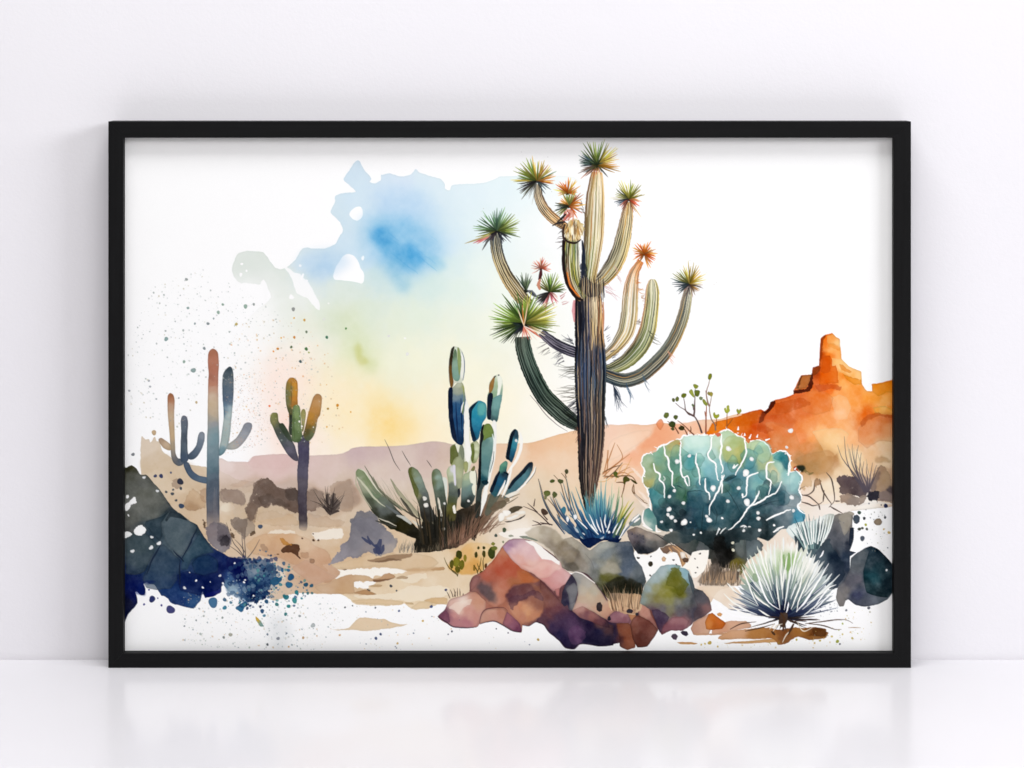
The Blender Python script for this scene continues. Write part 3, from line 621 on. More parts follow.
stroke(P('E5', '408,170 410,240 412,300 408,360'), [0.4, 1.2, 1.0, 0.4], '5E4E28', SAGUARO_S, alpha=0.6)
wash(P('E5', '470,625 500,600 540,615 556,650 553,800 546,860 544,1000 536,1050 536,1130 535,1350 475,1350 470,1250 464,1150 463,1050 458,930 462,830 466,760 462,680'), K('E5', '510,660,4A4658 510,720,4A4660 500,800,4E4A60 510,900,5A5668 500,1000,5C5660 500,1100,4C444E 500,1200,443C46 505,1300,4A4044 500,1350,6A5E5C'), SAGUARO_S, jit=0.4, edge=0.16, fade=lambda x, y: np.clip((533 - y) / 12, 0, 1) + 0 * x)
wash(P('E5', '530,500 545,430 565,360 585,300 610,272 635,273 653,290 656,320 650,380 640,440 622,470 605,560 587,610 555,648 525,640 505,600 515,560'), K('E5', '620,290,B5824A 625,340,C49054 600,400,C0843E 570,450,BC7E24 560,490,A8701E 600,470,B07C40 540,520,7E6024 530,580,5A5028 580,540,76704A 600,500,8A7648 570,590,66704A 550,630,4E5A3C'), SAGUARO_S, jit=0.12, edge=0.2, p=4)
wash(P('E5', '420,420 425,375 440,360 460,358 478,376 485,430 490,520 498,600 490,640 460,662 430,655 415,630 416,540'), K('E5', '440,390,6E8450 468,380,7A9256 450,450,7E9658 445,520,6C8450 480,540,748A56 450,600,5A7242 470,640,4A6038 425,480,5A6E42'), SAGUARO_S, jit=0.12, edge=0.22, p=4)
stroke(P('E5', '430,400 432,480 432,560 440,630'), [0.3, 0.9, 0.9, 0.3], '46582E', SAGUARO_S, alpha=0.7)
stroke(P('E5', '472,400 476,480 480,560'), [0.3, 0.8, 0.3], '5A7040', SAGUARO_S, alpha=0.6)
for d in D('E5', '475,492,8 495,530,8 493,545,5 587,538,5'):
    dot(*d, 'F4EEE2', SAGUARO_S)
wash(P('E5', '436,665 455,660 462,690 462,745 448,720'), 'E8DAD4', HILLS, jit=0.2, edge=0)

# --- clump of columnar cacti
def cl(t, s, c, jit=0.22, edge=0.14, **k):
    wash(P(t, s), c, CLUMP, jit=jit, edge=edge, **k)

def seg(s, body, dark='1A2228', light=None):
    pass

# base mass
cl('B2', '200,470 250,480 320,500 380,540 430,560 440,480 480,440 520,460 560,470 600,440 640,420 700,400 770,370 800,340 880,350 900,380 830,440 780,500 720,560 660,610 610,630 560,640 480,652 410,655 396,610 404,580 380,570 330,550 260,520', K('B2', '300,520,26281A 420,600,201E18 500,560,1E1E1A 500,620,242018 560,500,33362A 620,480,26241E 600,590,4A382C 680,440,3A3228 700,500,6E5240 760,430,7A5E48 820,400,7A6A54 860,370,86765E 650,570,8A6450'), jit=1.0, edge=0.05)
# left blades
cl('B2', '84,232 92,212 108,206 124,216 150,250 190,310 230,350 250,360 320,440 390,500 440,560 430,590 360,562 270,510 190,455 150,400 120,340 100,290', K('B2', '105,225,7E8E66 140,270,76885E 190,340,6E8062 230,380,6A7464 160,390,4A5040 200,440,2E3024 280,470,2A2C22 240,420,5A605C 330,520,2C2814 400,570,1E1C14 110,290,A3A48C'), jit=0.4, p=4)
stroke(P('B2', '92,250 120,285 150,320 190,370 240,410'), [1, 2.2, 2.0, 1.6, .5], 'C8C8AC', CLUMP, alpha=0.9, jit=.5)
stroke(P('B2', '100,206 130,220 160,262 210,330 250,360'), [0.6, 1.5, 1.2, 1.2, 0.5], 'D6D6BC', CLUMP, alpha=0.95, jit=.3)
stroke(P('B2', '84,225 88,290 120,350 170,420'), [0.5, 1.4, 1.6, .5], 'B2AC90', CLUMP, alpha=0.9, jit=.4)
for s, w, c in (('130,190 160,240 220,330 300,390', [.4, 1.6, 2.4, 1], '5F6650'), ('175,250 220,330 290,390 360,440', [.4, 2, 3, 1], '6C7058'), ('270,260 310,330 370,400 430,460', [.6, 4, 4, 2], '8E8E70'), ('295,300 340,370 400,440 440,490', [.5, 3, 3, 1], 'AFA98A'), ('322,360 350,400 380,440 410,470', [1, 3, 3, 1], '33332C'), ('230,340 280,390 330,430', [.5, 2, .5], '4A4E40'),
                ('335,420 380,450 430,480', [.6, 2, .8], '403A30'), ('240,400 300,440 360,490', [1, 3, 1], '686E6E'), ('300,455 340,470 380,500', [1, 4, 2], 'C8C8BE'), ('190,485 240,500 300,520', [1, 2.2, 1], '3A3A34'), ('385,480 420,510 440,520', [.6, 2.4, 1], 'D8D4C4'), ('200,470 260,490 300,512', [.5, 1.4, .6], 'DAD2BE')):
    stroke(P('B2', s), w, c, CLUMP, jit=0.4, alpha=0.9)
for i in range(22):
    rx = 100 + i * 15
    hairs(*P('B2', '%d,%d' % (rx + 90, 340 + i * 8))[0], 122, 7, 2, 22, '77705C' if i % 2 else '9A927A', CLUMP, 0.5, seed=i + 50, alpha=0.55)
strokes('B1', '238,530 262,580 290,650 322,698;330,590 350,625 378,670;462,640 480,665 490,680', [0.3, 0.8, 0.9, 0.3], '5A524C', CLUMP, alpha=0.85)
# back column, upper yellow-green group
cl('E6', '505,60 530,48 555,52 562,160 566,250 575,330 560,380 540,420 515,380 504,300 500,200', K('E6', '520,100,F4F4EE 550,120,DADAA8 530,250,EDEDE0 535,350,D9DAC0'), edge=0.04)
cl('E6', '400,250 404,215 425,196 445,190 465,178 490,186 508,225 516,300 508,420 490,540 455,545 440,400 405,356', K('E6', '420,230,6E7640 435,300,5C6430 410,330,A9AF70 465,210,D8DAC0 480,240,98A080 500,260,7F8A70 465,320,A3AA84 460,420,AAB088 470,500,9AA080'))
cl('E6', '408,230 430,200 445,208 468,285 440,300 415,352 400,345 402,270', '5E6630', alpha=0.85)
cl('E6', '445,195 470,182 476,210 466,260 452,230', 'E6E6D0', edge=0)
cl('E6', '478,220 494,190 510,230 514,290 500,320 486,280', '7C866C', alpha=0.8)
cl('E6', '505,350 530,330 545,350 540,400 520,420', 'A3A86C')
cl('E6', '558,240 566,190 585,176 610,166 634,196 636,250 626,300 606,340 575,340', K('E6', '575,230,5E6C2A 580,300,6A7434 615,220,D6DAB8 615,290,CFD4B0'))
cl('E6', '560,240 568,196 592,192 596,260 588,320 574,330', '5F6C2C', alpha=0.9)
# tall column
cl('B1', '577,330 580,262 605,250 636,220 657,235 668,290 672,350 662,440 660,540 645,560 620,548 595,510 582,430', K('B1', '625,240,B4B89E 620,275,98A08C 650,260,A0A870 610,310,6E8490 600,350,2A5680 635,370,22507C 620,420,1C4774 640,460,1C4570 615,500,16365E 645,530,122C4E 655,310,5A7A90'), p=4)
cl('B1', '579,262 600,255 600,330 604,420 618,500 626,548 600,515 583,430 576,330', '101C36')
stroke(P('B1', '618,330 622,420 632,540'), [.3, 1.6, .6], '10264C', CLUMP, jit=.2)
stroke(P('B1', '645,310 648,400 650,480'), [.3, 1.4, .5], '10264C', CLUMP, jit=.2)
cl('B1', '655,240 664,265 662,330 655,400 650,360 660,310', '98A050', alpha=0.8, edge=0)
cl('B1', '660,390 672,320 684,345 690,380 690,465 692,540 702,600 690,650 672,640 668,570 660,520 664,450', 'F2F1E8', edge=0.03)
stroke(P('B1', '645,390 652,350 660,330'), [.3, 1.6, .5], 'E8ECEC', CLUMP, jit=.2)
cl('B1', '578,170 582,100 594,48 610,34 632,38 650,56 662,90 666,150 660,205 645,228 615,230 602,250 588,246 580,210', K('B1', '620,60,D5DCC6 650,100,F0F0EA 655,180,ECECE0 640,215,D0D4BE'), edge=0.05)
cl('B1', '580,170 583,100 594,48 610,34 603,80 598,150 602,200 606,222 600,250 588,246', K('B1', '600,50,2E2C22 588,110,3C2E1E 590,170,6A4A22 594,220,7A5428'), edge=0.06)
cl('B1', '597,150 602,90 612,48 622,60 628,110 640,160 640,200 628,220 612,215 600,195', K('B1', '610,70,5F7A5A 612,130,86A690 620,190,79A08E'), edge=0.1)
cl('B1', '626,42 638,50 646,90 646,150 636,190 629,140', '8EA260', edge=0.12)
stroke(P('B1', '650,62 662,100 664,160 655,215'), [.4, .9, .9, .5], '6F7F8C', CLUMP, jit=.15)
# teal pad
cl('B1', '688,372 704,348 738,324 768,332 780,350 780,410 762,440 750,480 738,525 712,542 697,500 690,430', K('B1', '740,340,2F8FA2 760,370,52A2A4 730,390,2A90AA 740,430,2485A4 725,470,1F7294 715,520,164A66'))
cl('B1', '688,372 704,348 736,326 722,350 704,380 702,440 716,500 726,530 712,542 697,500 690,430', '12283C', edge=0.05)
cl('B1', '735,345 762,335 776,360 764,400 735,398', '5FB0AA', alpha=0.75)
# brown-tipped column
cl('B1', '786,300 796,270 798,230 826,192 846,185 862,203 869,250 861,320 848,380 836,436 806,428 784,412', K('B1', '850,210,EEF0E0 835,230,9AB286 825,290,8FAE86 850,300,8AA898 830,340,639490 830,400,5A8884'), edge=0.06)
cl('B1', '796,282 796,240 822,194 826,206 816,262 802,282', '9C6C30')
cl('B1', '787,300 806,280 816,296 808,360 806,420 786,412', '161E2E', edge=0.05)
cl('B1', '840,192 852,188 863,210 860,250 846,310 836,306 842,250', 'EDF0E0', edge=0)
cl('B1', '816,312 862,294 852,370 838,432 806,426 812,360', K('B1', '840,330,6FA09A 830,390,568682 815,420,3E5E60'), edge=0.1)
stroke(P('B1', '822,200 830,192'), 1.2, '2A2A24', CLUMP)
stroke(P('B1', '843,188 850,186'), 1.2, '22282C', CLUMP)
# white body and thick stem
cl('E6', '740,20 772,28 772,180 762,300 736,420 702,560 684,640 660,720 640,768 628,740 660,600 690,480 730,300', 'F1F0E8', edge=0.03)
cl('E6', '632,290 638,160 650,70 678,36 715,32 742,66 752,110 750,190 740,260 718,370 702,480 684,515 660,560 650,640 640,768 600,768 612,560 626,420', K('E6', '690,60,6E8640 670,110,6A7E3E 720,80,7E9450 690,180,5E8480 700,240,6A938E 730,180,8FB0A6 690,300,5C8886 690,380,527E80 700,430,6A9694 680,480,20505C 650,540,3C4C4C 630,600,38423E 620,700,2A2C26'))
cl('E6', '655,120 684,38 715,32 742,66 744,100 735,132 712,140 690,150 670,165', '71883F', alpha=0.85)
cl('E6', '632,290 638,160 650,60 672,36 664,90 670,140 652,200 652,300 648,420 640,520 620,560 626,420', '1B1E20', edge=0.05)
stroke(P('E6', '738,110 752,180 744,250'), [.4, 1.8, .5], 'E8EEE6', CLUMP, jit=.2)
stroke(P('E6', '736,300 722,380 704,470'), [.4, 1.6, .5], 'C8DAD4', CLUMP, jit=.2)
stroke(P('E6', '752,250 744,330 720,420'), [.3, .7, .3], '3A4A4A', CLUMP, jit=.2)
cl('E6', '652,490 690,480 706,500 690,520 662,510', '16323C')
# pale-topped wide stem
cl('E6', '488,640 492,540 508,440 540,420 566,405 596,425 602,520 604,600 590,650 560,690 520,705 486,690', K('E6', '530,450,A9B58C 530,490,8FA58C 560,540,6E8A84 530,580,5E7672 560,640,3A4644 520,680,2A302C'))
cl('E6', '556,430 574,398 600,404 612,470 606,540 602,600 586,590 574,540 586,510 566,500', 'E9E9D2', edge=0.03)
cl('E6', '566,400 590,366 600,380 596,404 580,408', '7C7A48')
stroke(P('E6', '606,400 612,450 614,520'), [.4, .9, .4], '3E4038', CLUMP, jit=.2)
# left three stems
cl('E6', '66,420 72,386 100,376 138,398 168,440 192,500 206,540 228,590 250,690 290,800 180,800 150,680 120,600 90,510', K('E6', '90,410,5C6230 110,410,7E9078 140,470,86998A 165,530,728478 100,500,6A6A3A 140,580,7E7C4E 200,580,565E5C 180,640,44463E 220,700,3A3C38 190,760,2E2C28'))
cl('E6', '66,420 72,386 96,378 92,430 120,500 150,560 140,620 120,600 90,510', '575C28', alpha=0.8)
cl('E6', '254,440 262,404 290,388 320,408 338,456 356,540 362,600 374,660 384,800 310,800 286,660 268,560 256,500', K('E6', '275,420,55603A 290,410,7A8A74 320,460,92AA9C 330,530,7F978A 280,500,5E6642 300,580,5C6656 320,640,4A5248 340,560,4C5A4C 340,720,3A3A2E'))
cl('E6', '340,460 372,470 378,540 372,640 364,600 356,540', 'D8DCD0', edge=0)
cl('E6', '300,620 316,640 326,700 340,768 322,768 306,700', 'DDD6C2', edge=0)
cl('E6', '374,420 388,380 412,366 440,364 446,430 448,500 468,560 474,600 460,640 450,700 440,800 370,800 380,640 388,560 384,490', K('E6', '400,400,B2BE8E 400,460,A3AE84 430,400,D8D4E0 430,480,C2C6A4 400,530,5E6A60 430,580,525C54 420,640,4E563E 400,700,5E5C28 390,760,4A4420'))
cl('E6', '424,366 442,364 446,430 448,520 436,520 428,440', 'DCD8E2', edge=0.03)
cl('E6', '460,560 478,548 484,590 470,620', '2A3034')
# blue pads on the right
def hi(s, w=2.2):
    stroke(P('E6', s), [0.6, w, w * 0.9, 0.5], 'F4F2EA', CLUMP, jit=0.35)
hi('945,80 975,150 962,240 925,330 870,410 840,470', 3.2)
cl('E6', '846,300 862,200 884,112 915,74 942,90 950,140 930,240 897,336 870,322', K('E6', '915,110,1E3848 925,150,3A93A6 910,200,2C8094 930,200,358A9C 900,270,1F5A76 890,320,1A3E56'))
cl('E6', '846,300 862,200 884,112 915,74 926,80 902,150 884,240 876,300 880,322 862,316', '101C28', edge=0.04)
dot(*D('E6', '930,165,12')[0], 'F2F2EE', CLUMP)
hi('966,100 966,180 950,250', 1.2)
cl('E6', '720,560 742,500 764,450 790,408 800,364 842,328 862,345 852,408 872,440 872,470 850,510 820,560 790,604 750,624', K('E6', '830,360,5E9A7E 820,395,4E8A70 800,430,1E4A66 820,470,22607E 790,500,1C5474 780,550,1D4C62 770,590,2C5A60 850,440,142838'))
cl('E6', '718,570 742,500 764,450 790,408 800,420 782,460 764,520 740,580', '101A28', edge=0.04)
stroke(P('E6', '830,418 862,432 872,470 850,510'), [1, 1.8, 1.8, .6], '0E1824', CLUMP, jit=.2)
hi('842,480 826,530 790,590 772,625', 2.4)
hi('900,370 880,440 850,540 815,620', 2.6)
cl('E6', '862,545 900,480 960,420 1020,350 1045,335 1064,345 1060,400 1020,470 960,540 900,590 850,620 830,630', K('E6', '1040,350,1E2A36 1000,420,55848C 960,470,4A7A84 900,550,3F6A74 860,600,5A7270'))
cl('E6', '862,545 900,480 960,420 1020,350 1045,335 1054,342 1000,420 930,490 880,550', '16222E', edge=0.04)
hi('1085,370 1070,420 1010,500 940,570', 2.2)
hi('1050,440 990,520 920,580 880,640', 1.4)
stroke(P('E6', '1090,380 1075,430 1010,512'), [.2, .6, .3], '4A4A44', CLUMP, jit=.2)
hi('700,570 690,620 664,690 640,768', 1.8)
cl('E6', '725,600 760,615 800,600 770,660 730,740 700,768 680,740', '5A5E4E', alpha=0.9)
for d in D('E6', '200,630,15 208,680,17 356,668,10 548,648,11'):
    dot(*d, 'F6F4EC', CLUMP)
for d in D('B2', '534,480,10 552,528,9 450,362,9 458,402,12'):
    dot(*d, 'F2EEE2', CLUMP)
cl('B2', '600,410 612,400 618,440 606,444', 'EDE8DA', edge=0)
# dark vertical slits and the dry grass at its foot
rg = random.Random(5)
for i in range(46):
    x = rg.uniform(430, 730)
    y = 560 - abs(x - 580) * 0.1 + rg.uniform(-30, 40)
    stroke(P('B2', '%f,%f %f,%f %f,%f' % (x, y + 30, x + (x - 560) * .08, y - 40, x + (x - 560) * .22, y - rg.uniform(70, 150))), [1.5, 1.8, .3], rg.choice(['1A1814', '22201A', '2E2A20', '3A3020', '14140F']), CLUMP, alpha=0.85, jit=.3)
for i in range(90):
    x = rg.uniform(540, 800)
    y = 640 - (x - 540) * 0.42 + rg.uniform(-12, 14)
    a = 100 - (x - 540) * 0.22
    hairs(*P('B2', '%f,%f' % (x, y))[0], a, 14, 1, rg.uniform(12, 26), rg.choice(['8E6650', '7A5844', '6A4A3A', 'A87F62', '54402F']), CLUMP, 0.7, seed=i, alpha=0.75)
strokes('B2', '640,600 700,570 780,520 880,500;640,590 720,540 800,470;650,560 700,500 730,440;690,560 760,500 830,460', [0.7, 0.9, .3], '6E5040', CLUMP, alpha=0.8)
for i in range(60):
    x = 396 + i * 3.6
    hairs(*P('B2', '%f,%f' % (x, 655 - i * .4))[0], 85, 16, 1, 6, rg.choice(['2A261E', '3A342A', '8A7A60']), CLUMP, 0.6, seed=i + 300)
for s, c in (('800,420 840,380 880,378 870,400 820,430', '6A5A46'), ('842,408 870,380 890,392 876,412 850,420', '6A5E48'), ('905,420 940,405 975,410 950,430 910,445 890,450', '4E4432'), ('845,460 860,440 880,445 872,480 850,486', 'F4F0E6'), ('870,430 900,428 914,440 890,460 874,450', 'F6F2E8'),
             ('890,470 930,454 960,450 930,470 900,480', 'F2EEE4'), ('880,488 930,480 990,452 960,476 900,492', '4A423A'), ('930,440 980,430 990,444 960,450', 'F0EADC'), ('880,350 920,330 960,322 920,352 890,360', 'ECE6D6')):
    cl('B2', s, c, jit=0.5, edge=0.05)
strokes('B2', '870,380 910,360 960,340;880,400 930,370 950,356', [.4, 1.0, .3], '6E6450', CLUMP)

# --- golden shrub by the pink rocks
wash(P('B3', '150,250 170,215 200,180 250,130 310,120 370,130 410,150 400,190 370,220 330,270 280,290 220,290 170,275'), K('B3', '200,230,D9A858 260,180,DDB070 310,160,E2BE8A 280,240,D39A4C 350,200,DFBC84 340,150,E6CDA2'), PEAR, jit=0.9, edge=0.05, alpha=0.9, soft=0.4)
for x, y, rx, ry, an, c in ((208, 185, 17, 24, 0, '3A3C12'), (195, 225, 18, 26, 0, '7A7420'), (222, 240, 14, 26, 0, '6A641C'), (170, 235, 11, 24, 0, '54501A'), (200, 265, 14, 18, 0, '5E581A'), (300, 185, 8, 16, 0, '3E3C1A'), (312, 150, 6, 10, 0, '4A4620'), (340, 150, 7, 10, 0, '3E3C1C'), (342, 182, 9, 18, 0, '46421C'), (383, 175, 20, 32, 0, '37401A'), (330, 285, 14, 14, 0, '3E381C'), (395, 150, 16, 12, 0, '6A7030'), (240, 205, 9, 20, 0, '8A7C28'), (290, 255, 7, 16, 0, '8A6A2C'), (352, 245, 8, 14, 0, '5A3A20')):
    t = np.linspace(0, 2 * math.pi, 14, endpoint=False)
    x0_, y0_, k_ = TILE['B3']
    q = np.stack([(x + rx * np.cos(t)) / k_ + x0_, (y + ry * np.sin(t)) / k_ + y0_], 1)
    wash(q, c, PEAR, jit=0.5, edge=0.12)
strokes('B3', '200,300 190,280 160,260 140,230 128,200;200,300 205,270 222,245;195,290 170,270 165,240;310,290 300,260 284,240;330,280 312,250 305,230;305,280 320,240 326,200;340,270 336,220 342,190', [.8, .9, .3], '4E441E', PEAR)

# --- grey rocks behind the middle
wash(P('G8', '-60,60 0,30 40,-10 100,-20 160,20 240,80 320,20 400,10 450,20 560,10 590,80 600,140 660,200 690,330 660,400 655,455 560,485 470,492 400,480 330,425 280,350 240,310 200,270 110,255 60,245 0,205 -40,150'), K('G8', '-20,70,B5AA96 30,60,B8AE9C 60,150,8C8270 20,110,9A9080 120,130,9C8E7A 110,60,A8A08E 170,200,8A857A 90,220,5E584E 220,130,969488 200,80,9A968C 280,200,7E8282 330,60,A5A8A2 380,120,7A8284 340,200,8E9088 400,210,A29C8A 440,230,8E8C7E 360,290,6E6E40 420,310,4E4C28 450,340,1E1E14 380,380,2A2A1C 560,340,22241E 500,80,5E6670 560,200,4E5A68 620,250,5E6468 640,330,3E4648 520,240,4E5A6A 600,390,24261E 570,120,4A525C 260,270,6E706C'), ROCK_GREY, tens=.16, jit=0.5, edge=0.12, bloom=0.12, gran=0.07)
wash(P('B3', '560,70 600,40 660,30 720,50 760,100 800,130 850,170 880,220 900,260 870,300 800,270 760,230 720,180 660,130 600,110'), K('B3', '600,70,C3B8A4 680,60,A69C8A 700,130,857A6A 760,170,8A7E6C 820,200,6E665C 780,240,5A524A 850,230,948A7C 740,90,B0A692 840,270,8E887C'), ROCK_GREY, tens=.16, jit=0.9, edge=0.06, bloom=0.14, alpha=0.85, soft=0.6)
for s, c, al in (('300,60 340,20 400,14 440,40 420,56 340,70', 'B4B4A8', .5), ('320,230 380,190 440,180 480,230 500,260 440,270 380,290 330,270', 'A39E8C', .7), ('330,280 400,260 460,280 520,300 480,330 400,330 340,330', '5E5C2C', .6), ('380,340 440,300 520,290 600,320 660,360 640,420 540,420 430,430 350,410', '1F1F16', .8), ('500,60 560,50 590,110 580,240 540,330 500,260', '515C6A', .5), ('580,210 640,200 670,260 680,340 600,330', '5A646A', .4),
                 ('160,90 230,110 260,170 240,230 190,250', '9A948A', .4), ('10,100 80,80 130,100 120,170 60,190', 'A09278', .4), ('40,190 110,180 150,230 100,250', '4E483E', .5)):
    wash(P('G8', s), c, ROCK_GREY, tens=.16, jit=0.9, edge=0.1, alpha=al, soft=0.3)
strokes('G8', '240,310 270,240 250,170 200,110', [.3, .9, .3], '6A6A64', ROCK_GREY, alpha=.6)
# brown boulders to the right of them
wash(P('F7', '296,570 320,550 360,536 400,540 460,566 530,588 600,610 650,650 600,690 540,716 500,740 450,757 380,748 345,700 310,630'), K('F7', '350,560,8A7A6C 410,565,A39384 480,600,9C8E80 540,620,8E8478 360,620,5C555A 420,640,504E54 340,600,6A6064 500,660,5A5A58 400,720,2A2E34 470,740,24282E 580,650,55524E'), ROCK_BROWN, tens=.16, jit=0.6, edge=0.14, bloom=0.12)
wash(P('F7', '600,600 700,592 760,604 830,612 892,618 905,580 950,590 990,650 1010,768 1000,800 820,770 760,735 700,690 650,655'), K('F7', '680,620,75706A 780,640,6E6964 850,640,605F5C 720,680,5A5854 830,720,3C4040 900,680,525850 940,620,56605E 960,740,3A3E38 990,790,33352C'), ROCK_BROWN, tens=.16, jit=0.4, edge=0.14)
strokes('F7', '640,640 700,690 770,735 830,760;836,740 880,650 905,600;940,600 960,680 950,760;520,590 600,640 660,680', [.4, 1.2, .4], '26282A', ROCK_BROWN, alpha=.8)
spatter(36, P('F7', '330,570 420,590 450,650 400,680 350,640'), (0.3, 1.1), ['44444E', '504E58', '3A3C46'], seed=4, idn=ROCK_BROWN)

# --- right-hand dark rocks (behind agaves)
wash(P('B5', '650,250 680,190 700,120 712,86 740,72 790,66 815,80 812,140 822,160 818,220 800,270 830,280 800,300 800,380 770,440 730,470 690,440 660,380'), K('B5', '760,90,8A8478 740,130,6A6A6C 700,200,55585E 760,200,5A5C62 790,140,75706A 720,280,3A4048 770,300,2E3A4A 790,240,262C38 740,400,5A5E66 780,350,242E3E'), ROCK_DARK, tens=.16, jit=0.5, edge=0.16, bloom=0.1)
wash(P('B5', '740,80 780,62 806,80 808,120 790,160 770,190 760,160 744,120'), 'A39B8C', ROCK_DARK, tens=.16, jit=0.8, edge=0.1, alpha=.7)
wash(P('B5', '800,150 820,148 818,200 806,240 794,240', ), '1E2634', ROCK_DARK, tens=.16, jit=0.3)
wash(P('B5', '816,100 820,84 838,78 852,92 850,116 836,128 822,120'), '444E58', ROCK_DARK, tens=.16, jit=0.2, edge=0.2)
wash(P('B5', '725,520 735,470 770,430 800,370 806,310 840,280 880,256 912,245 950,262 990,300 1024,340 1034,380 1034,480 1000,530 950,556 880,570 830,560 790,530 770,545 764,560 742,566 732,540'), K('B5', '830,300,4E565C 860,290,5E6468 840,360,5A5E62 850,430,6A6870 800,450,5E5E66 780,490,74706E 840,520,50546A 820,540,4A4E5C 870,550,5A5E68 750,520,7A7672 900,270,2E3C46 950,300,223038 920,340,24343C 1000,350,2C3A40 950,400,2E4A52 900,430,274048 1000,440,1E2E36 940,480,20323A 980,510,5A626A 930,530,6A707A'), ROCK_DARK, tens=.16, jit=0.3, edge=0.2, bloom=0.1)
wash(P('B5', '870,380 890,310 912,250 950,266 990,300 1024,340 1036,400 1034,480 1000,520 950,516 890,494 876,440'), K('B5', '910,270,34444E 940,290,22303A 900,330,2A3A42 960,360,2C424A 1000,340,1E2A32 930,420,30525A 900,460,24383E 1010,440,1C2A32 960,490,1A2A30'), ROCK_DARK, tens=.16, jit=0.25, edge=0.22, bloom=0.12)
wash(P('B5', '736,480 760,500 776,540 764,566 744,568 728,530'), '7E7A78', ROCK_DARK, tens=.16, jit=0.3, edge=0.12)
dot(*D('B5', '995,374,6')[0], 'E4E8E8', ROCK_DARK)

# --- blue rocks on the left
bl = np.concatenate([P('A6', '-10,160 10,148 40,134 60,146 76,166 90,185 118,184 134,200 160,232 184,256 210,292 240,336 262,362 310,402 340,430 362,436 390,452 402,474 430,522 470,568 500,590 540,612'),
                     P('A7', '560,196 600,206 650,218 662,226 666,260 664,300 700,330 720,380 700,420 660,440 640,420 600,400 560,380 530,344 526,330 520,360 517,385 500,394 474,410 440,416 432,418 424,400 420,380 414,392 414,402 408,430 390,450 370,471 330,464 300,455 262,447 248,440 236,420 212,404 200,402 180,370 160,345 136,342 122,334 106,342 114,372 110,396 96,402 86,400 70,384 62,386 68,410 72,440 60,462 40,482 20,504 -10,535')])
blc = K('A6', '20,150,2E2E1C 40,145,3E3C24 55,165,4A4A3C 30,190,44443A 70,200,55564E 100,230,5A5C58 60,250,5E605A 150,330,6A6C66 110,290,66685F 90,340,62645E 200,340,5C5F5A 230,360,4A5052 40,420,565854 150,400,5A5E5A 20,480,4E504E 150,440,36464E 250,385,26323A 230,430,46565C 300,420,4A5A60 280,520,506064 340,460,4A585E 300,590,4E5E64 390,470,2A3A44 420,520,2E4052 440,560,30465A 380,540,34485C 90,570,3C4C54 40,560,3E4C54 60,640,34465A 120,640,38485A 200,620,32465A 240,680,2E4660 210,560,3A4C56 160,500,2A3C4A 130,700,20365A 20,700,16285A 20,750,0A1850 350,620,263E58 330,680,1E3660 430,660,1C3256 480,620,1A2C5C 500,680,101C52 540,640,1A2C62') \
    + K('A7', '150,260,2C4460 210,240,2A425E 250,270,274464 150,310,1E3A66 30,340,0A1656 20,430,080C2A 50,400,0C1450 90,360,0A1A5A 240,350,16356C 280,300,0C2056 340,330,0E2258 330,400,1A3C72 370,440,2C5284 300,430,14306A 450,340,0C1848 440,300,0C1A4C 480,390,141C6A 500,330,101C5A 560,230,0A1450 620,250,0A1658 560,300,20407A 540,350,6A8AA6 570,370,86A4BA 590,330,10245E 640,300,081250 650,260,081050 640,360,12285A 700,400,0C2050 690,360,1A3A68')
wash(bl, blc, ROCK_BLUE, tens=.25, jit=0.35, edge=0.14, bloom=0.07, gran=0.05, p=4.0, warp=3.0)
for s, c, al, ed in (('205,470 196,440 216,414 246,382 300,392 350,430 388,462 362,530 334,580 306,622 262,590 226,548 210,510', '51616A', .55, .3), ('250,380 300,388 340,430 300,420 250,410 226,436 220,424', '1E2A32', .6, .1), ('120,430 160,420 200,408 240,380 200,440 205,500 190,540 150,500 110,450', '2A3C48', .6, .25),
                     ('150,620 190,566 214,556 260,600 300,640 300,720 250,790 180,800 120,790 100,740', '35495C', .5, .35), ('10,520 60,490 120,500 160,540 180,560 150,620 110,700 60,720 10,710', '3E4E54', .55, .35), ('10,180 60,170 110,200 170,260 240,350 200,400 130,430 60,440 10,470', '66685F', .35, .2),
                     ('360,660 390,620 450,610 500,640 500,700 440,730 380,710', '1C3A5C', .5, .4), ('310,630 360,560 400,500 440,540 480,600 420,610 360,640 340,690 306,690', '34505E', .5, .3), ('280,720 340,700 420,720 500,700 540,760 500,800 400,830 300,800', '0E1E54', .55, .2)):
    wash(P('A6', s), c, ROCK_BLUE, jit=0.4, edge=ed * 1.3, alpha=min(1, al * 1.25), bloom=0.06, tens=.12)
for s, c, al, ed in (('540,330 580,290 640,330 660,380 640,400 690,430 640,440 600,410 550,384', '4A749A', .5, .2), ('560,340 590,350 620,390 590,400 560,380', '9CB6C8', .7, .1), ('545,200 600,206 660,230 664,320 610,330 560,270', '060E48', .6, .1), ('60,390 100,330 170,330 130,345 110,345 112,396 90,402', '0C1C62', .5, .1)):
    wash(P('A7', s), c, ROCK_BLUE, jit=0.8, edge=ed, alpha=al, soft=0.4)
strokes('A6', '120,720 150,640 190,570 205,540;300,640 296,700 300,770;390,470 350,560 310,630;262,590 300,628 320,650', [.5, 1.8, .8], '142036', ROCK_BLUE, alpha=.8, jit=.5)
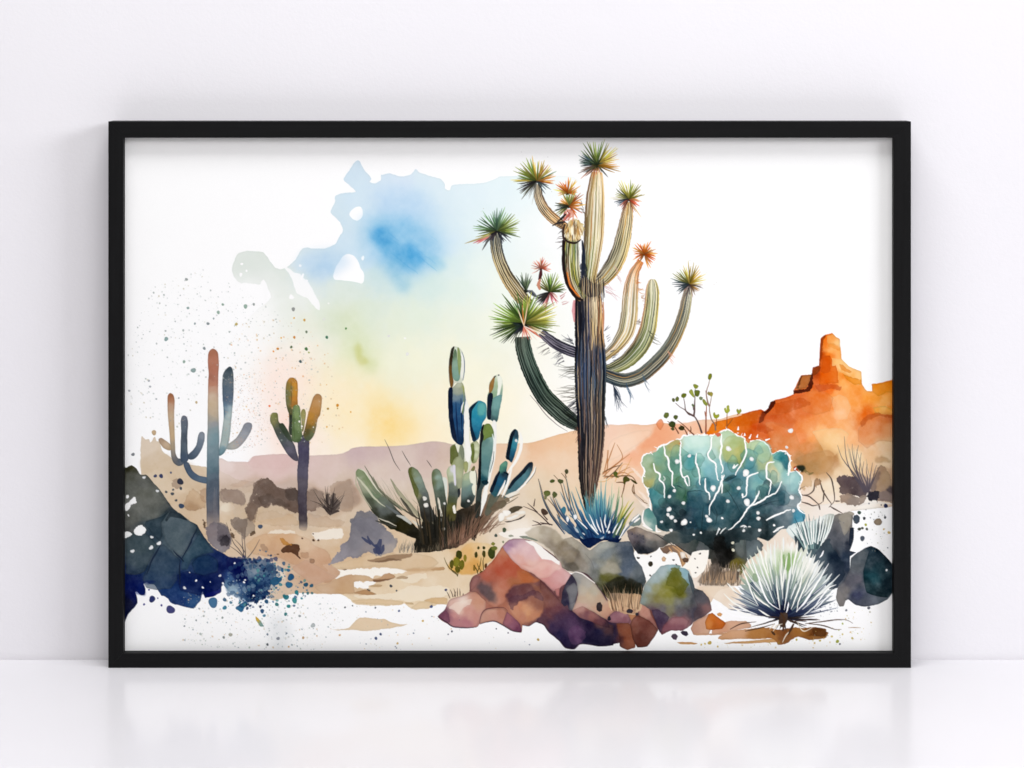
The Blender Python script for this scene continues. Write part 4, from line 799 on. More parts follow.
# blue cloud of paint running off the rocks
wash(P('A7', '640,222 700,208 756,210 800,236 812,280 786,330 764,384 724,436 684,428 664,360 660,290'), K('A7', '690,240,56687C 740,230,64748A 780,270,4C6480 720,310,2A4A72 690,330,2E5078 700,290,8494A2 750,330,3A5C84 720,390,122C5C 700,420,0E2450'), ROCK_BLUE, jit=2.2, edge=0.06, bloom=0.2, alpha=0.96, ragged=1.6)
for i in range(70):
    x, y = 540 + (i * 61) % 280, 200 + (i * 37) % 220
    if x + y * .3 < 905:
        wash(P('A7', '%d,%d %d,%d %d,%d %d,%d' % (x, y, x + 14, y - 10, x + 24, y + 8, x + 8, y + 16)), ['0C1A54', '2A4E78', '5A7A94', '16305E', '8AA6B8', '34587E'][i % 6], ROCK_BLUE, jit=1.5, edge=.1, alpha=.55, ragged=.7)
wash(P('A7', '596,470 620,450 650,436 660,450 640,470 632,494 616,488'), '2A6A96', ROCK_BLUE, jit=0.9, edge=0.1)
spatter(210, P('A7', '540,185 600,195 700,205 780,215 830,290 800,400 740,460 650,480 560,420 530,400 640,420 700,400 740,330 700,260 600,225'), (0.35, 1.7), ['1E3A66', '2A4E78', '16305E', '3A6088', '4A7498', '0E2250'], (0.6, 0.95), 2.2, ROCK_BLUE, 11)
spatter(40, P('A7', '560,270 660,280 720,340 690,400 600,390 540,340'), (0.2, 0.9), ['A9BFCC', '86A6BC', 'C8D6DC'], (0.3, 0.8), 2.4, ROCK_BLUE, 12)
for s in ('8,345 24,330 42,316 56,300 66,306 62,322 70,334 52,340 40,352 28,372 14,380 6,370', '52,484 64,464 92,456 112,464 116,480 104,500 80,510 60,502', '4,488 24,490 40,502 24,514 6,524 0,510', '12,294 26,298 24,310 12,314', '16,398 26,396 24,406'):
    wash(P('A6', s), 'F6F6F4', SHEET, jit=0.5, edge=0.03, ragged=.4)
for d in D('A6', '148,518,8 187,551,11 145,574,11 45,593,10 178,272,8 107,200,8 200,40,4') + D('A7', '323,362,8 385,323,6 512,297,7 640,332,6 646,320,5 690,405,6 590,230,5 420,360,6 528,338,6 460,330,3 350,280,3'):
    dot(*d, 'F4F6F6', ROCK_BLUE, rough=0.2)

# --- round blue-green cactus
bar = P('B6', '118,345 118,308 145,290 172,284 192,268 205,250 235,236 268,228 300,214 325,214 338,190 380,188 430,185 490,190 520,182 548,168 575,162 605,176 632,186 652,196 668,208 682,224 710,214 740,214 770,226 790,246 812,286 850,270 880,278 898,305 906,350 904,386 930,378 952,386 968,420 950,480 968,530 950,570 982,600 984,640 960,664 920,684 860,690 830,720 790,750 740,735 680,742 640,740 590,770 560,800 520,790 480,760 420,730 380,722 340,720 300,700 230,700 200,680 176,620 170,560 150,500 135,460 122,420 132,385')
barc = K('B6', '150,330,9DB88E 150,360,8CA878 180,350,7E9A62 165,425,AAA858 150,450,9A9448 160,400,8AA070 215,280,78AE8C 205,320,6FA284 280,255,A8A458 300,245,B29A4A 270,290,8AA870 290,330,5E9078 330,330,63A08E 370,230,BDE2D0 400,200,D2ECDC 430,220,C6E6D4 350,260,9FD2C4 380,300,48A0A2 370,350,54A49E 400,330,62B0AC 440,280,A0D2CC 440,340,86C4C2 470,380,7ABAC0 430,400,8CC4B8 520,230,C5DCC0 500,300,B4D6C8 530,350,8EC2C0 '
         '580,195,B2CFA2 600,230,A3BE80 620,270,BCB75E 570,260,B0C078 590,310,9FB074 640,320,84984E 650,280,9CA858 720,250,BCD4A6 700,280,B2CC9C 750,300,B0BE74 780,320,BABA70 760,340,9AB07A 840,300,5FB0A4 870,310,2A7C86 890,340,2A6472 820,380,CFC794 810,410,B4C49C 850,360,A2CCB4 880,400,8EC2BC 910,420,A6D2CC 940,430,94C4C2 920,470,7CAEB0 690,340,5E9EA0 700,370,4E8C94 740,420,66A8AA 720,470,7AB2AC 650,400,4E8490 600,380,5E949C 570,360,6EA6AC '
         '480,440,4E8E98 500,400,6CAAB0 450,450,467E8A 220,470,58A09C 180,490,35808A 170,520,2E707C 200,530,3A7880 210,430,7CA888 250,420,62967E 310,440,5A8E6A 340,410,68A08A 330,500,4A7C56 330,520,42704E 280,500,2E5A5E 300,560,243E46 240,580,2A4A52 200,620,2A5058 400,520,1F4252 380,560,1B3C4E 380,640,18303E 330,650,16262E 260,640,30484C 480,600,264C58 520,640,2A505A 560,580,2C545E 560,500,3C6E78 530,540,376670 640,560,305660 620,480,386874 600,440,3E6C78 660,470,548890 '
         '760,480,8FBEAE 720,500,5A929A 690,540,3A6A78 800,520,28485A 840,500,2C4454 760,560,2E5058 850,540,3A5060 900,520,86A2A4 930,545,74888E 900,560,8C9CA0 860,620,5A6E76 900,620,74868C 950,620,3A8AA4 970,640,4A98B0 700,640,24404A 700,700,1E3036 640,640,284850 600,680,2A4A50 760,640,263A40 800,660,2E4248 760,710,1A282A 880,660,5A6C74 560,740,3E4A46 500,720,34463F 450,690,263C42')
wash(bar, barc, BARREL, jit=0.55, edge=0.06, gran=0.05, bloom=0.12, p=4.2, warp=2.6)
for s, c, al, ed in (('356,500 372,486 410,484 448,488 470,520 480,600 470,680 440,722 390,722 350,708 372,640 380,580', '1C4254', .7, .35), ('432,500 446,484 466,500 478,530 470,552 446,540', '5C7A80', .7, .3), ('336,300 360,290 400,294 412,330 400,370 360,374 336,350', '3E9498', .5, .4), ('546,250 570,200 610,190 660,212 668,260 640,330 590,342 556,320', 'AEB65C', .4, .2),
                     ('690,270 700,226 744,218 786,246 806,290 780,346 740,330 700,300', 'BCD2A0', .4, .3), ('326,240 338,194 430,188 480,196 474,280 420,300 360,286 330,310', 'C4E6D8', .45, .2), ('500,560 540,480 600,430 640,420 640,480 600,560 560,640 500,640', '336068', .4, .35), ('780,420 830,470 880,500 870,560 800,560 730,590 690,600 720,550', '24404E', .6, .3),
                     ('880,520 920,500 956,520 960,560 930,574 890,566', '92A0A2', .5, .3), ('720,490 760,452 790,450 790,500 760,530 730,530', '96BEAC', .5, .35), ('160,500 200,440 236,460 246,520 220,560 180,560', '58A29C', .4, .4), ('296,420 340,400 350,460 350,500 330,536 310,500', '4C7C52', .5, .35), ('680,640 740,610 790,660 780,740 730,730 690,700', '18282C', .5, .3), ('316,590 336,580 352,600 340,620 320,612', '16262E', .7, .2),
                     ('550,430 590,400 620,402 600,420 560,440', '20424C', .8, .1), ('820,310 850,280 884,286 900,320 890,380 860,330', '2F8088', .45, .3), ('900,420 910,388 940,384 964,420 946,470 910,490', 'A9D6D0', .4, .3), ('940,590 980,600 980,640 950,660 930,640', '3A90AC', .6, .2), ('560,340 600,330 640,350 610,410 560,400', '68A2AA', .35, .35),
                     ('240,330 280,300 310,340 312,390 270,390 250,360', '4E8A78', .4, .3), ('490,540 520,500 560,560 540,640 490,660', '2C5862', .4, .35), ('600,600 650,560 680,600 660,680 610,680', '34565E', .4, .35), ('360,390 420,380 440,440 400,480 360,470', '6CAAA4', .35, .3)):
    wash(P('B6', s), c, BARREL, jit=0.6, edge=ed, alpha=al, bloom=0.1)
wash(P('B6', '135,600 170,590 192,640 180,664 150,650 130,630'), '4E8E8C', BARREL, jit=0.5, edge=0.15)
strokes('B6', '280,455 310,460 340,472;550,440 575,420 606,404', [.3, 1.3, .4], '24443E', BARREL, alpha=.8)
WH = 'FAFAF6'
DRAW_AGAIN = ['235,240 240,282 260,322 262,370 280,392 276,450 288,470;175,338 188,378 210,396 214,428 234,452 236,522;326,218 320,300 325,370 334,410 360,404 370,458;408,285 404,330 420,370 428,455;490,195 482,265 470,292 482,316 508,340 520,420 529,430;542,186 538,270 534,320 550,370 541,390;668,214 670,280 648,340 614,400;735,386 682,412 675,480 672,508 652,524;'        '866,435 832,492 782,520 740,545 690,570 652,622 600,676 555,712;556,400 530,470 500,530 476,570 480,615;455,418 460,480 476,500 481,534;545,400 546,500;825,326 786,345 782,410 802,440 790,508;742,486 722,530 692,568;896,404 902,340 918,320;340,410 352,440 364,460;780,642 850,606 910,584;820,702 850,682 876,676;650,500 656,520;610,345 606,365 628,345;515,718 530,690 536,700']
strokes('B6', '235,240 240,282 260,322 262,370 280,392 276,450 288,470;175,338 188,378 210,396 214,428 234,452 236,522;326,218 320,300 325,370 334,410 360,404 370,458;408,285 404,330 420,370 428,455;490,195 482,265 470,292 482,316 508,340 520,420 529,430;542,186 538,270 534,320 550,370 541,390;668,214 670,280 648,340 614,400;735,386 682,412 675,480 672,508 652,524;'
        '866,435 832,492 782,520 740,545 690,570 652,622 600,676 555,712;556,400 530,470 500,530 476,570 480,615;455,418 460,480 476,500 481,534;545,400 546,500;825,326 786,345 782,410 802,440 790,508;742,486 722,530 692,568;896,404 902,340 918,320;340,410 352,440 364,460;780,642 850,606 910,584;820,702 850,682 876,676;650,500 656,520;610,345 606,365 628,345;515,718 530,690 536,700', [1.0, 1.9, 1.5, 0.8], WH, BARREL, jit=1.0)
strokes('B6', '230,405 240,420 230,435 240,440', [1, 1.6, 1], WH, BARREL, jit=.4)
# broken white rim
rim = spline(P('B6', '185,640 165,590 160,555 150,500 132,450 120,410 130,385 116,345 116,305 145,288 190,270 205,250 235,238 300,214 326,212 338,188 430,184 490,190 520,180 572,160 632,186 668,206 682,222 740,212 790,244 812,284 850,268 885,278 906,310 908,352 904,384 945,382 970,420 952,480 968,530 952,572 986,610'), False, 0.8)
rgm = np.random.default_rng(3)
k = 0
while k < len(rim) - 6:
    n_ = int(rgm.integers(10, 34))
    q = rim[k:k + n_]
    if len(q) > 4:
        stroke(q[::3], [0.7, rgm.uniform(1.0, 2.3), rgm.uniform(0.8, 1.9), 0.5], WH, BARREL, jit=1.5)
        for w_ in range(2):
            m_ = q[int(rgm.integers(0, len(q)))]
            a_ = rgm.uniform(0, 6.28)
            stroke([m_, m_ + np.array([math.cos(a_), math.sin(a_)]) * rgm.uniform(1.5, 4.2)], [1.0, .25], WH, BARREL, jit=.3)
    if rgm.random() < 0.75:
        m_ = q[len(q) // 2]
        dot(m_[0] + rgm.uniform(-1.6, 1.6), m_[1] + rgm.uniform(-2.6, .4), rgm.uniform(.5, 1.3), WH, BARREL, rough=.4)
    k += n_ - int(rgm.integers(0, 3))
for s, c in (('512,180 530,176 538,190 520,196', 'E2603C'), ('672,214 684,206 694,218 684,232', 'E07838'), ('314,232 324,228 326,240', 'D87840'), ('820,262 832,256 836,270', 'E89858'), ('168,276 184,268 196,270 186,280', 'F0C0A0'), ('740,200 760,206 770,216 756,214', 'E8843C'), ('790,236 806,250 800,256', 'E08A48')):
    wash(P('B6', s), c, BARREL, jit=.5, edge=.05)
strokes('B6', '666,190 664,176;690,206 700,182;730,200 736,182;775,216 800,206;630,160 632,140;900,300 915,296;930,372 940,360', [2.2, .5], WH, BARREL)
DOTS_B = '305,328,12 370,298,9 578,260,13 702,315,11 672,388,17 497,470,14 633,470,10 677,545,17 575,540,9 290,483,9 264,515,9 338,550,9 262,583,12 256,612,9 275,626,11 295,645,8 343,652,16 272,694,8 475,640,14 462,620,8 545,630,6 660,685,18 690,678,7 743,695,9 736,602,9 738,632,10 430,708,7 395,716,6 222,650,7 915,520,11 376,652,4 822,668,6 925,590,8 840,690,8'
for d in D('B6', DOTS_B):
    dot(*d, WH, BARREL, rough=.22)
# lobes: darker veils with crisp rims, brush notches along the white veins
rb_ = random.Random(77)
for i in range(46):
    x, y = rb_.uniform(150, 930), rb_.uniform(260, 690)
    r_ = rb_.uniform(26, 60)
    if ((x - 545) / 400) ** 2 + ((y - 470) / 250) ** 2 > .92:
        continue
    dn = np.clip((y - 330) / 280, 0, 1)
    c_ = hx(rb_.choice(['5FA39C', '3E8E94', '7DB5A4', '4E8C78', '6A9C6A', '2F7C88'])) * (1 - dn) + hx(rb_.choice(['16303C', '1E4250', '142428', '254E58', '1A3A44'])) * dn
    pts_ = ' '.join('%f,%f' % (x + math.cos(t_ * .7854 + i) * r_ * rb_.uniform(.7, 1.15), y + math.sin(t_ * .7854 + i) * r_ * rb_.uniform(.8, 1.3)) for t_ in range(8))
    wash(P('B6', pts_), [(620 + x / 5.333, 400 + y / 5.333, c_), (620 + x / 5.333, 400 + (y - r_) / 5.333, np.clip(c_ * 1.35 + .04, 0, 1))], BARREL, jit=.6, edge=.45, alpha=.42, bloom=.08)
strokes('B6', '300,455 330,470;360,490 420,484 446,490;446,560 440,640 430,720;500,560 520,620 500,680;700,600 640,650 600,720;690,590 760,560 860,530;240,560 300,600 330,660;560,470 600,520 640,600', [.3, 1.0, .3], '122428', BARREL, alpha=.55, jit=.8)
for s_ in DRAW_AGAIN:
    strokes('B6', s_, [0.8, 1.7, 1.4, 0.7], WH, BARREL, jit=1.0)
for d in D('B6', DOTS_B):
    dot(*d, WH, BARREL, rough=.08)
# shade and stems under it
wash(P('B4', '360,80 420,70 520,90 580,60 700,90 760,140 780,200 740,240 690,250 640,220 600,210 560,190 520,180 460,160 400,120'), K('B4', '450,110,4A4E4A 560,120,36423F 640,140,1E2826 700,180,2C3430 660,220,1A1C16 740,220,5A5A24'), BARREL, jit=.8, edge=.08, soft=.4)
wash(P('B4', '700,190 740,180 770,230 750,290 720,280 690,240'), K('B4', '720,220,4A4418 745,250,7A7022'), BARREL, jit=.8, soft=.4)
wash(P('B4', '690,120 720,95 770,100 830,110 870,130 850,170 800,200 770,190 740,150 700,180'), K('B4', '740,130,3A4444 820,140,5A6668 780,170,333E40'), BARREL, jit=.6, edge=.14)
wash(P('J1', '480,170 560,60 620,40 700,60 760,120 850,60 960,90 980,160 880,230 830,330 770,360 700,300 640,330 580,300 560,200 520,180'), K('J1', '560,120,3A3E3A 650,150,1C1A18 720,220,12120F 760,130,38403E 700,100,2A3232 820,110,4A5454 800,200,4A4E4A 900,140,5C686A 640,260,3A322C 760,320,5A5018 790,280,6E6420 850,200,4A5050'), BARREL, jit=.7, edge=.12, ragged=.6)
wash(P('J1', '640,130 700,110 740,170 730,260 700,310 650,280 630,200'), '0F0E0C', BARREL, jit=.8, alpha=.75, ragged=1.2)
wash(P('J1', '760,90 800,60 840,80 850,150 820,230 780,200 760,150'), K('J1', '800,100,56625F 800,180,5E6460 830,130,46504E'), BARREL, jit=.4, edge=.25, tens=.2)
wash(P('J1', '850,80 900,60 960,90 975,140 920,200 860,240 850,160'), K('J1', '880,100,4A565A 920,140,5E6C70 870,200,6A7676'), BARREL, jit=.4, edge=.25, tens=.2)
wash(P('J1', '720,260 760,230 810,250 800,310 770,360 740,340'), '6A5C18', BARREL, jit=.8, alpha=.85, ragged=.8)
wash(P('J1', '440,190 470,100 490,70 540,80 560,140 540,190'), K('J1', '480,120,55595A 530,120,4A5252'), BARREL, jit=.4, edge=.2, tens=.15)
for i in range(60):
    x = 560 + (i * 47) % 230
    stroke(P('J1', '%d,%d %d,%d %d,%d' % (x, 410 + (i * 7) % 40, x + (i % 5) * 3 - 4, 340, x + (i % 7) * 5 - 12, 250 + (i * 13) % 60)), [1.2, 1.3, .2], ['6A5A4C', '8E7A66', 'C2A584', '3A322C', 'A98C6C', '4E443C'][i % 6], BARREL, alpha=.75, jit=.3)
for i in range(30):
    x = 530 + i * 7.5
    hairs(*P('B4', '%f,%f' % (x, 350 - (i % 4) * 12))[0], 84, 16, 2, 14, ['6A5E52', '8E7C68', 'B49A7E', '4E463E'][i % 4], BARREL, .9, seed=i + 900, alpha=.7)
wash(P('J1', '180,60 260,10 420,-10 560,10 700,-10 860,-20 980,10 960,50 900,90 840,80 760,110 700,150 640,170 570,150 500,100 430,80 330,110 240,110'), K('J1', '260,60,4A524E 400,30,24383E 560,60,1E2E32 700,60,1A262A 860,30,28383C 930,30,3E5054 640,140,161A1A'), BARREL, jit=1.0, edge=.1, alpha=.9, ragged=.9)
wash(P('J1', '600,60 660,50 690,150 700,260 660,300 620,240 590,150'), '141412', BARREL, jit=1.0, alpha=.7, ragged=1.0)
for d in D('J1', '430,38,9 487,22,9 250,6,9 830,5,12 955,6,9 740,104,9 748,163,10 528,182,8'):
    dot(*d, 'F6F6F2', BARREL, rough=.1)
strokes('J1', '610,40 625,10 632,-20;640,30 665,0 690,-20', [.6, 1.3, .5], 'E8ECE8', BARREL)
for d in D('B4', '710,160,8 708,122,8 740,268,8 566,176,6'):
    dot(*d, 'EFE9C8', BARREL)

# --- blue agave in front of the tree trunk (painted after the trunk below)
# --- pink, tan and green rocks along the front
wash(P('B3', '95,515 132,478 160,425 220,405 265,380 268,330 285,300 340,270 400,200 440,140 480,104 540,100 600,113 640,136 700,178 745,220 760,252 805,290 850,276 900,295 960,370 1000,420 1060,470 1150,470 1240,460 1280,520 1268,590 1230,630 1160,645 1090,632 1070,635 1064,655 1000,668 960,672 870,660 845,665 820,688 775,680 740,640 690,600 660,560 620,545 580,565 548,562 540,600 490,590 440,560 395,540 350,545 318,555 300,572 240,575 180,570 130,545'),
     K('B3', '200,500,C08A80 400,350,A8604A 500,500,B07058 700,450,6E4240 760,560,40304A 850,640,241C36 950,600,1E1A38 1000,640,1A1630 1040,600,2A2036 1100,600,7A4236 1200,580,6E3C30 1100,520,8A5C62 900,500,5A4048'), ROCK_PINK, jit=0.3, edge=0.2)


def rk(t, s, c, idn=ROCK_PINK, jit=0.35, edge=0.2, tens=0.14, **k):
    wash(P(t, s), c if ',' not in c else K(t, c), idn, jit=jit, edge=edge, tens=tens, **k)


rk('B3', '95,515 132,478 160,425 230,405 290,380 350,420 350,470 330,510 300,572 240,575 180,570 130,545', '112,512,5E3448 125,490,7A4C5C 150,530,8E5868 165,450,D8AE9E 190,465,DEB4A2 225,440,E9D4C4 210,490,E2BCA8 180,520,C98C86 260,490,CF9484 250,550,B5747A 200,560,B87C7E 310,440,CB9478 300,520,C88A7C 290,400,C28A72')
rk('B3', '95,515 132,478 152,500 160,545 130,545', '7A4A5E', alpha=.8)
rk('B3', '285,300 340,270 400,200 440,146 500,215 580,280 610,310 580,340 500,345 465,385 455,440 400,470 360,445 300,385 268,382 268,340', '430,200,BA6448 440,170,C07A5A 420,270,B5523A 500,270,B4543A 470,230,B65238 350,290,B4604C 380,240,BC684C 440,350,BE7258 420,380,C07C62 400,440,BF7E66 300,330,8A5E58 290,370,9A6A60 350,350,8A5A52 500,330,A8623E 560,320,B0663E 380,310,B05E48')
rk('B3', '300,350 330,330 370,360 400,410 390,440 350,420 320,390', '4E454C', alpha=.75, soft=.9, edge=.02, ragged=1.6)
rk('B3', '345,340 372,350 410,400 420,450 395,450 360,400', '6A5856', alpha=.5, soft=.8, ragged=1.4, edge=0)
rk('B3', '262,380 272,330 290,305 320,300 310,340 280,372', '9A6660', alpha=.8)
rk('B3', '520,268 600,300 640,320 618,336 560,340 520,310', 'B8653A', alpha=.8, edge=.08, soft=.4)
rk('B3', '440,145 480,105 540,100 580,112 620,150 650,190 745,220 760,255 805,290 790,330 755,360 712,380 660,330 600,285 540,260 490,210', '465,140,B48CA4 490,120,9E7490 520,112,B894A2 500,160,DDB9B8 540,140,DAB8BA 560,160,E4C2C0 590,170,DCB4B4 600,195,DFB6B2 540,200,DEAA9C 500,200,DCAAA0 600,230,E2B8A8 560,250,DA9C8C 650,240,E2ACA2 680,280,D88E88 640,300,D89488 700,330,CE8C86 700,370,BC7A78 760,300,D4A09C 785,290,DCB2B0 730,270,D89A98 740,240,E6BEB4 720,340,D08E8A')
rk('B3', '560,112 600,113 640,136 690,178 745,222 742,242 700,216 650,208 625,176 606,142', 'F7F2EB', edge=.02)
rk('B3', '690,300 720,268 765,258 800,290 770,330 730,345 705,335', 'D09A94', alpha=.3, tens=.03, edge=.03)
rk('B3', '720,370 745,362 742,410 728,400', 'C27872', alpha=.9)
rk('B3', '640,320 700,385 742,426 800,482 860,500 960,550 1030,560 1030,668 960,672 870,660 845,665 820,688 775,680 740,640 690,600 660,560 620,545 640,500 665,450 640,400', '680,400,784840 660,440,8A5448 700,440,7E4E48 720,470,6E4046 680,510,6A3E42 700,560,3A2C4C 660,550,5A3A44 760,560,46324E 720,520,4A3248 820,600,5C4060 800,560,523A58 850,640,644666 820,660,221A34 780,660,2A2242 900,560,241C38 860,530,2C2238 960,600,1C1A38 980,560,6A4640 1000,590,4A3034 1000,640,1A162E 880,640,1A1A34 740,620,282244 940,650,12102A', edge=.22)
rk('B3', '460,402 490,360 560,335 622,345 650,390 660,450 640,520 600,540 545,552 500,510 480,480 462,440', '490,385,744440 540,360,7E4C40 580,380,94604F 470,410,6A4044 560,420,86544A 600,420,9A6452 620,370,8A5644 640,440,8E5A4A 530,455,CC8864 500,470,C8886A 580,490,D4986C 560,470,D2946C 620,510,C07E5C 500,420,7E4C4C 500,490,C98A68 550,520,BC7A60', edge=.02, soft=.5, ragged=1.2)
rk('B3', '462,404 490,362 560,338 600,350 620,400 560,420 520,440 480,440', '5E3A44', alpha=.55, soft=.4, ragged=1.0)
rk('B3', '318,550 328,505 355,475 400,472 440,468 465,490 450,540 440,560 395,540 350,545', '340,520,C08A74 400,490,CC9880 440,500,B97C66 400,530,C48A78', edge=.25)
rk('B3', '440,552 465,490 500,520 530,550 545,590 530,600 490,588', '470,520,A0626A 500,560,8A5064 530,590,6E3C54', edge=.25)
strokes('B3', '316,552 330,500 358,474 440,466 470,488;270,380 266,340 285,300;805,290 780,340 752,360 740,410;640,320 700,380 745,430', [.4, 1.0, .9, .3], '5A3038', ROCK_PINK, alpha=.8)
for s_ in ('190,410 186,385 180,365', '176,412 170,390 160,370', '200,408 200,380 200,362', '214,404 214,385 212,366', '160,418 152,400 142,382', '230,402 232,390', '182,410 192,380'):
    stroke(P('B3', s_), [.7, .8, .25], '5A463C', PEAR, jit=.2)
wash(P('B3', '150,470 190,440 230,430 280,420 260,450 225,470 210,505 180,480'), 'EFDCCB', ROCK_PINK, jit=.6, alpha=.6, edge=.02, ragged=.6, tens=.2)
wash(P('B3', '470,430 500,400 560,395 600,370 650,395 655,430 600,410 560,420 520,440 490,480'), '5C3C48', ROCK_PINK, jit=.8, alpha=.55, ragged=.9)
wash(P('B3', '540,240 600,250 650,215 720,235 745,250 690,300 640,310 590,280'), 'E8C0B0', ROCK_PINK, jit=.7, alpha=.5, edge=.1, tens=.1)
wash(P('B3', '820,560 870,580 880,630 840,670 800,650 790,600'), '6A466A', ROCK_PINK, jit=1, alpha=.5, ragged=1.0)
strokes('B3', '95,515 140,545 180,570 240,575 300,572;320,555 350,545 395,540 440,560 490,590 540,600;545,560 580,565 620,545 660,560 690,600 740,640 775,680 820,688 845,665 870,660 960,672 1000,668', [.5, 1.1, 1.1, .5], '2A1A2C', ROCK_PINK, alpha=.75, jit=.3)
# grey-tan boulder
rk('G8', '10,500 20,410 50,340 90,282 120,300 145,380 135,440 110,560 76,560 60,520 36,530', '90,320,332F40 40,440,2A2438 100,400,6E6E72 90,460,5C5A62 60,500,24203A 110,520,8A8684', ROCK_TAN)
rk('G8', '50,390 110,340 145,380 140,430 110,500 116,560 80,540 70,450', '7A7A7C', ROCK_TAN, alpha=.7)
rk('G8', '95,275 120,255 170,265 220,300 280,350 330,420 370,480 420,510 470,570 460,640 400,655 330,612 260,570 180,540 130,562 100,560 125,500 145,430 135,340', '150,300,9C9A94 200,340,AEA89C 180,400,BAAE9A 130,330,8E8E8C 260,400,B4AA94 230,450,C4AE92 170,480,BFA68C 300,460,BCA084 150,540,C8A292 330,540,C8987A 380,560,C49276 400,620,A87464 420,560,BC8C70 300,550,C49A80', ROCK_TAN)
stroke(P('G8', '96,272 122,256 170,266 222,302 280,346'), [.6, 1.3, 1.3, .8], 'ECE6DC', ROCK_TAN, jit=.2)
rk('G8', '290,535 300,505 325,498 340,525 335,565 312,575 294,560', '32282A', ROCK_TAN)
rk('G8', '100,562 180,530 260,572 330,616 385,655 400,700 330,690 240,650 160,620', '140,560,C09082 200,560,AE7264 250,600,9A6058 330,650,6A3C40 200,600,7A4A50 380,690,3A2430', ROCK_TAN, alpha=.9)
rk('G8', '370,640 400,600 440,570 490,560 540,585 566,640 545,668 460,662 410,660', '440,600,90606A 500,590,A4747A 520,640,86545E', ROCK_PINK, edge=.3)
rk('G8', '380,640 384,615 400,610 408,636 390,646', '2E2A38')
rk('G8', '452,668 545,664 570,690 600,760 600,860 540,880 480,850 470,760', '500,700,7E4634 540,740,8A4E36 490,800,4A2A2C 560,820,8E5038', edge=.25)
rk('G8', '545,600 590,588 610,600 575,645 560,625', 'B87C54')
rk('G8', '560,680 575,640 606,604 650,606 700,635 745,672 785,722 760,770 700,850 620,860 580,790', '610,640,8A5448 660,640,744036 700,700,6A3A32 600,720,784638 650,780,5C3028 740,720,7A4A40', edge=.4)
rk('G8', '635,520 660,515 710,540 730,600 760,660 785,722 740,670 690,632 640,606 630,560', '660,540,C4917C 690,580,B98270 740,660,A06A60', ROCK_PINK)
rk('G8', '395,430 440,425 520,430 600,428 650,440 655,480 640,560 600,600 520,590 440,560 400,520', '420,450,6A5A48 520,450,A88868 600,450,B8946C 520,520,CDA27C 620,520,CFA884 450,520,C49674', ROCK_TAN, edge=.05, ragged=.7)
rk('G8', '390,490 420,478 470,500 520,520 600,560 600,590 540,585 490,560 440,570 410,540', 'C49674', ROCK_TAN, alpha=.9)
for i in range(34):
    x = 400 + i * 7
    hairs(*P('G8', '%d,%d' % (x, 540 + (i % 5) * 8))[0], 92 - (i - 17) * 1.0, 14, 2, 15 + (i % 3) * 3, ['D8B48A', 'CDA67C', '5A4634', 'E0C096', '7A5E44', 'D0A880'][i % 6], ROCK_TAN, .8, seed=i + 700, alpha=.85)
for s in ('530,570 545,552 570,555 585,570 570,588 540,586', '600,590 612,578 630,584 626,602 606,604', '720,520 730,500 752,510 750,530'):
    rk('G8', s, '34303A')
# green boulder
gr = '215,445 222,400 240,345 280,290 310,252 350,238 395,233 440,248 475,275 492,310 505,362 540,376 575,412 595,480 560,512 500,545 470,575 430,592 380,588 330,612 310,582 290,520 272,480'
rk('B4', gr, '330,265,9FB2B4 290,310,98AAAA 250,370,93A2A0 225,420,8E9C98 380,245,94B4BA 390,280,66703A 400,330,6E6C1E 375,350,7A7826 410,380,6A6A1E 430,360,565C30 440,400,6E6C2A 300,370,94946A 330,390,8E8A4A 260,410,8C8C70 310,430,8A8452 370,430,8C8A58 370,400,8A8638 300,460,7E7868 450,300,8DB2BC 440,270,90B4BE 468,330,7A98A0 480,380,666A6A 470,430,6A6E6E 430,470,6C6C6E 420,440,7A7A6C 530,400,4A4C50 540,440,545258 560,480,7E5C5E 510,500,484450 500,420,4E5056 370,485,7E7A60 330,480,6A6468 300,500,4E3E50 330,540,48384E 290,490,6A5460 400,550,8A5A60 450,540,8E6266 350,570,7A4A50 440,510,6A646A', ROCK_GREEN, edge=.2, p=4, warp=2.5, bloom=.1)
rk('B4', '470,280 490,310 505,362 500,400 490,380 476,330', '4A545A', ROCK_GREEN, alpha=.9)
rk('B4', '500,375 545,376 580,415 596,480 556,515 505,535 500,500 520,460 505,420', '520,400,4C4E54 550,420,56545A 570,480,86625F 520,500,56484E', ROCK_GREEN, alpha=.85)
rk('B4', '380,255 420,258 440,300 470,345 440,400 410,400 400,360 350,350 360,310 372,290', '62621A', ROCK_GREEN, alpha=.7, ragged=.8)
rk('B4', '275,480 310,475 350,500 370,520 340,580 320,600 300,560', '46364C', ROCK_GREEN, alpha=.75)
rk('B4', '325,604 340,560 388,518 445,515 475,540 465,577 430,592 380,588', '350,580,824E58 400,540,9C6A6E 450,540,98686C 430,580,84525C', ROCK_GREEN, edge=.3)
rk('B4', '484,578 500,545 560,512 585,500 606,510 592,580 576,612 500,614', '510,580,C08E74 560,550,CC9C80 580,600,D0A486', ROCK_PINK)
rk('B4', '600,612 600,580 650,548 700,538 780,540 806,560 800,575 700,592 640,606', '640,580,C98F6C 720,560,CE9C7C 780,560,C89878', MUD, alpha=.9, edge=.12)
rk('B4', '560,545 580,505 600,496 640,528 670,548 652,580 590,586 566,580', '590,530,CC6A20 630,550,C86220 610,570,B85A1C 575,560,D07A34', ROCK_PINK, edge=.25)
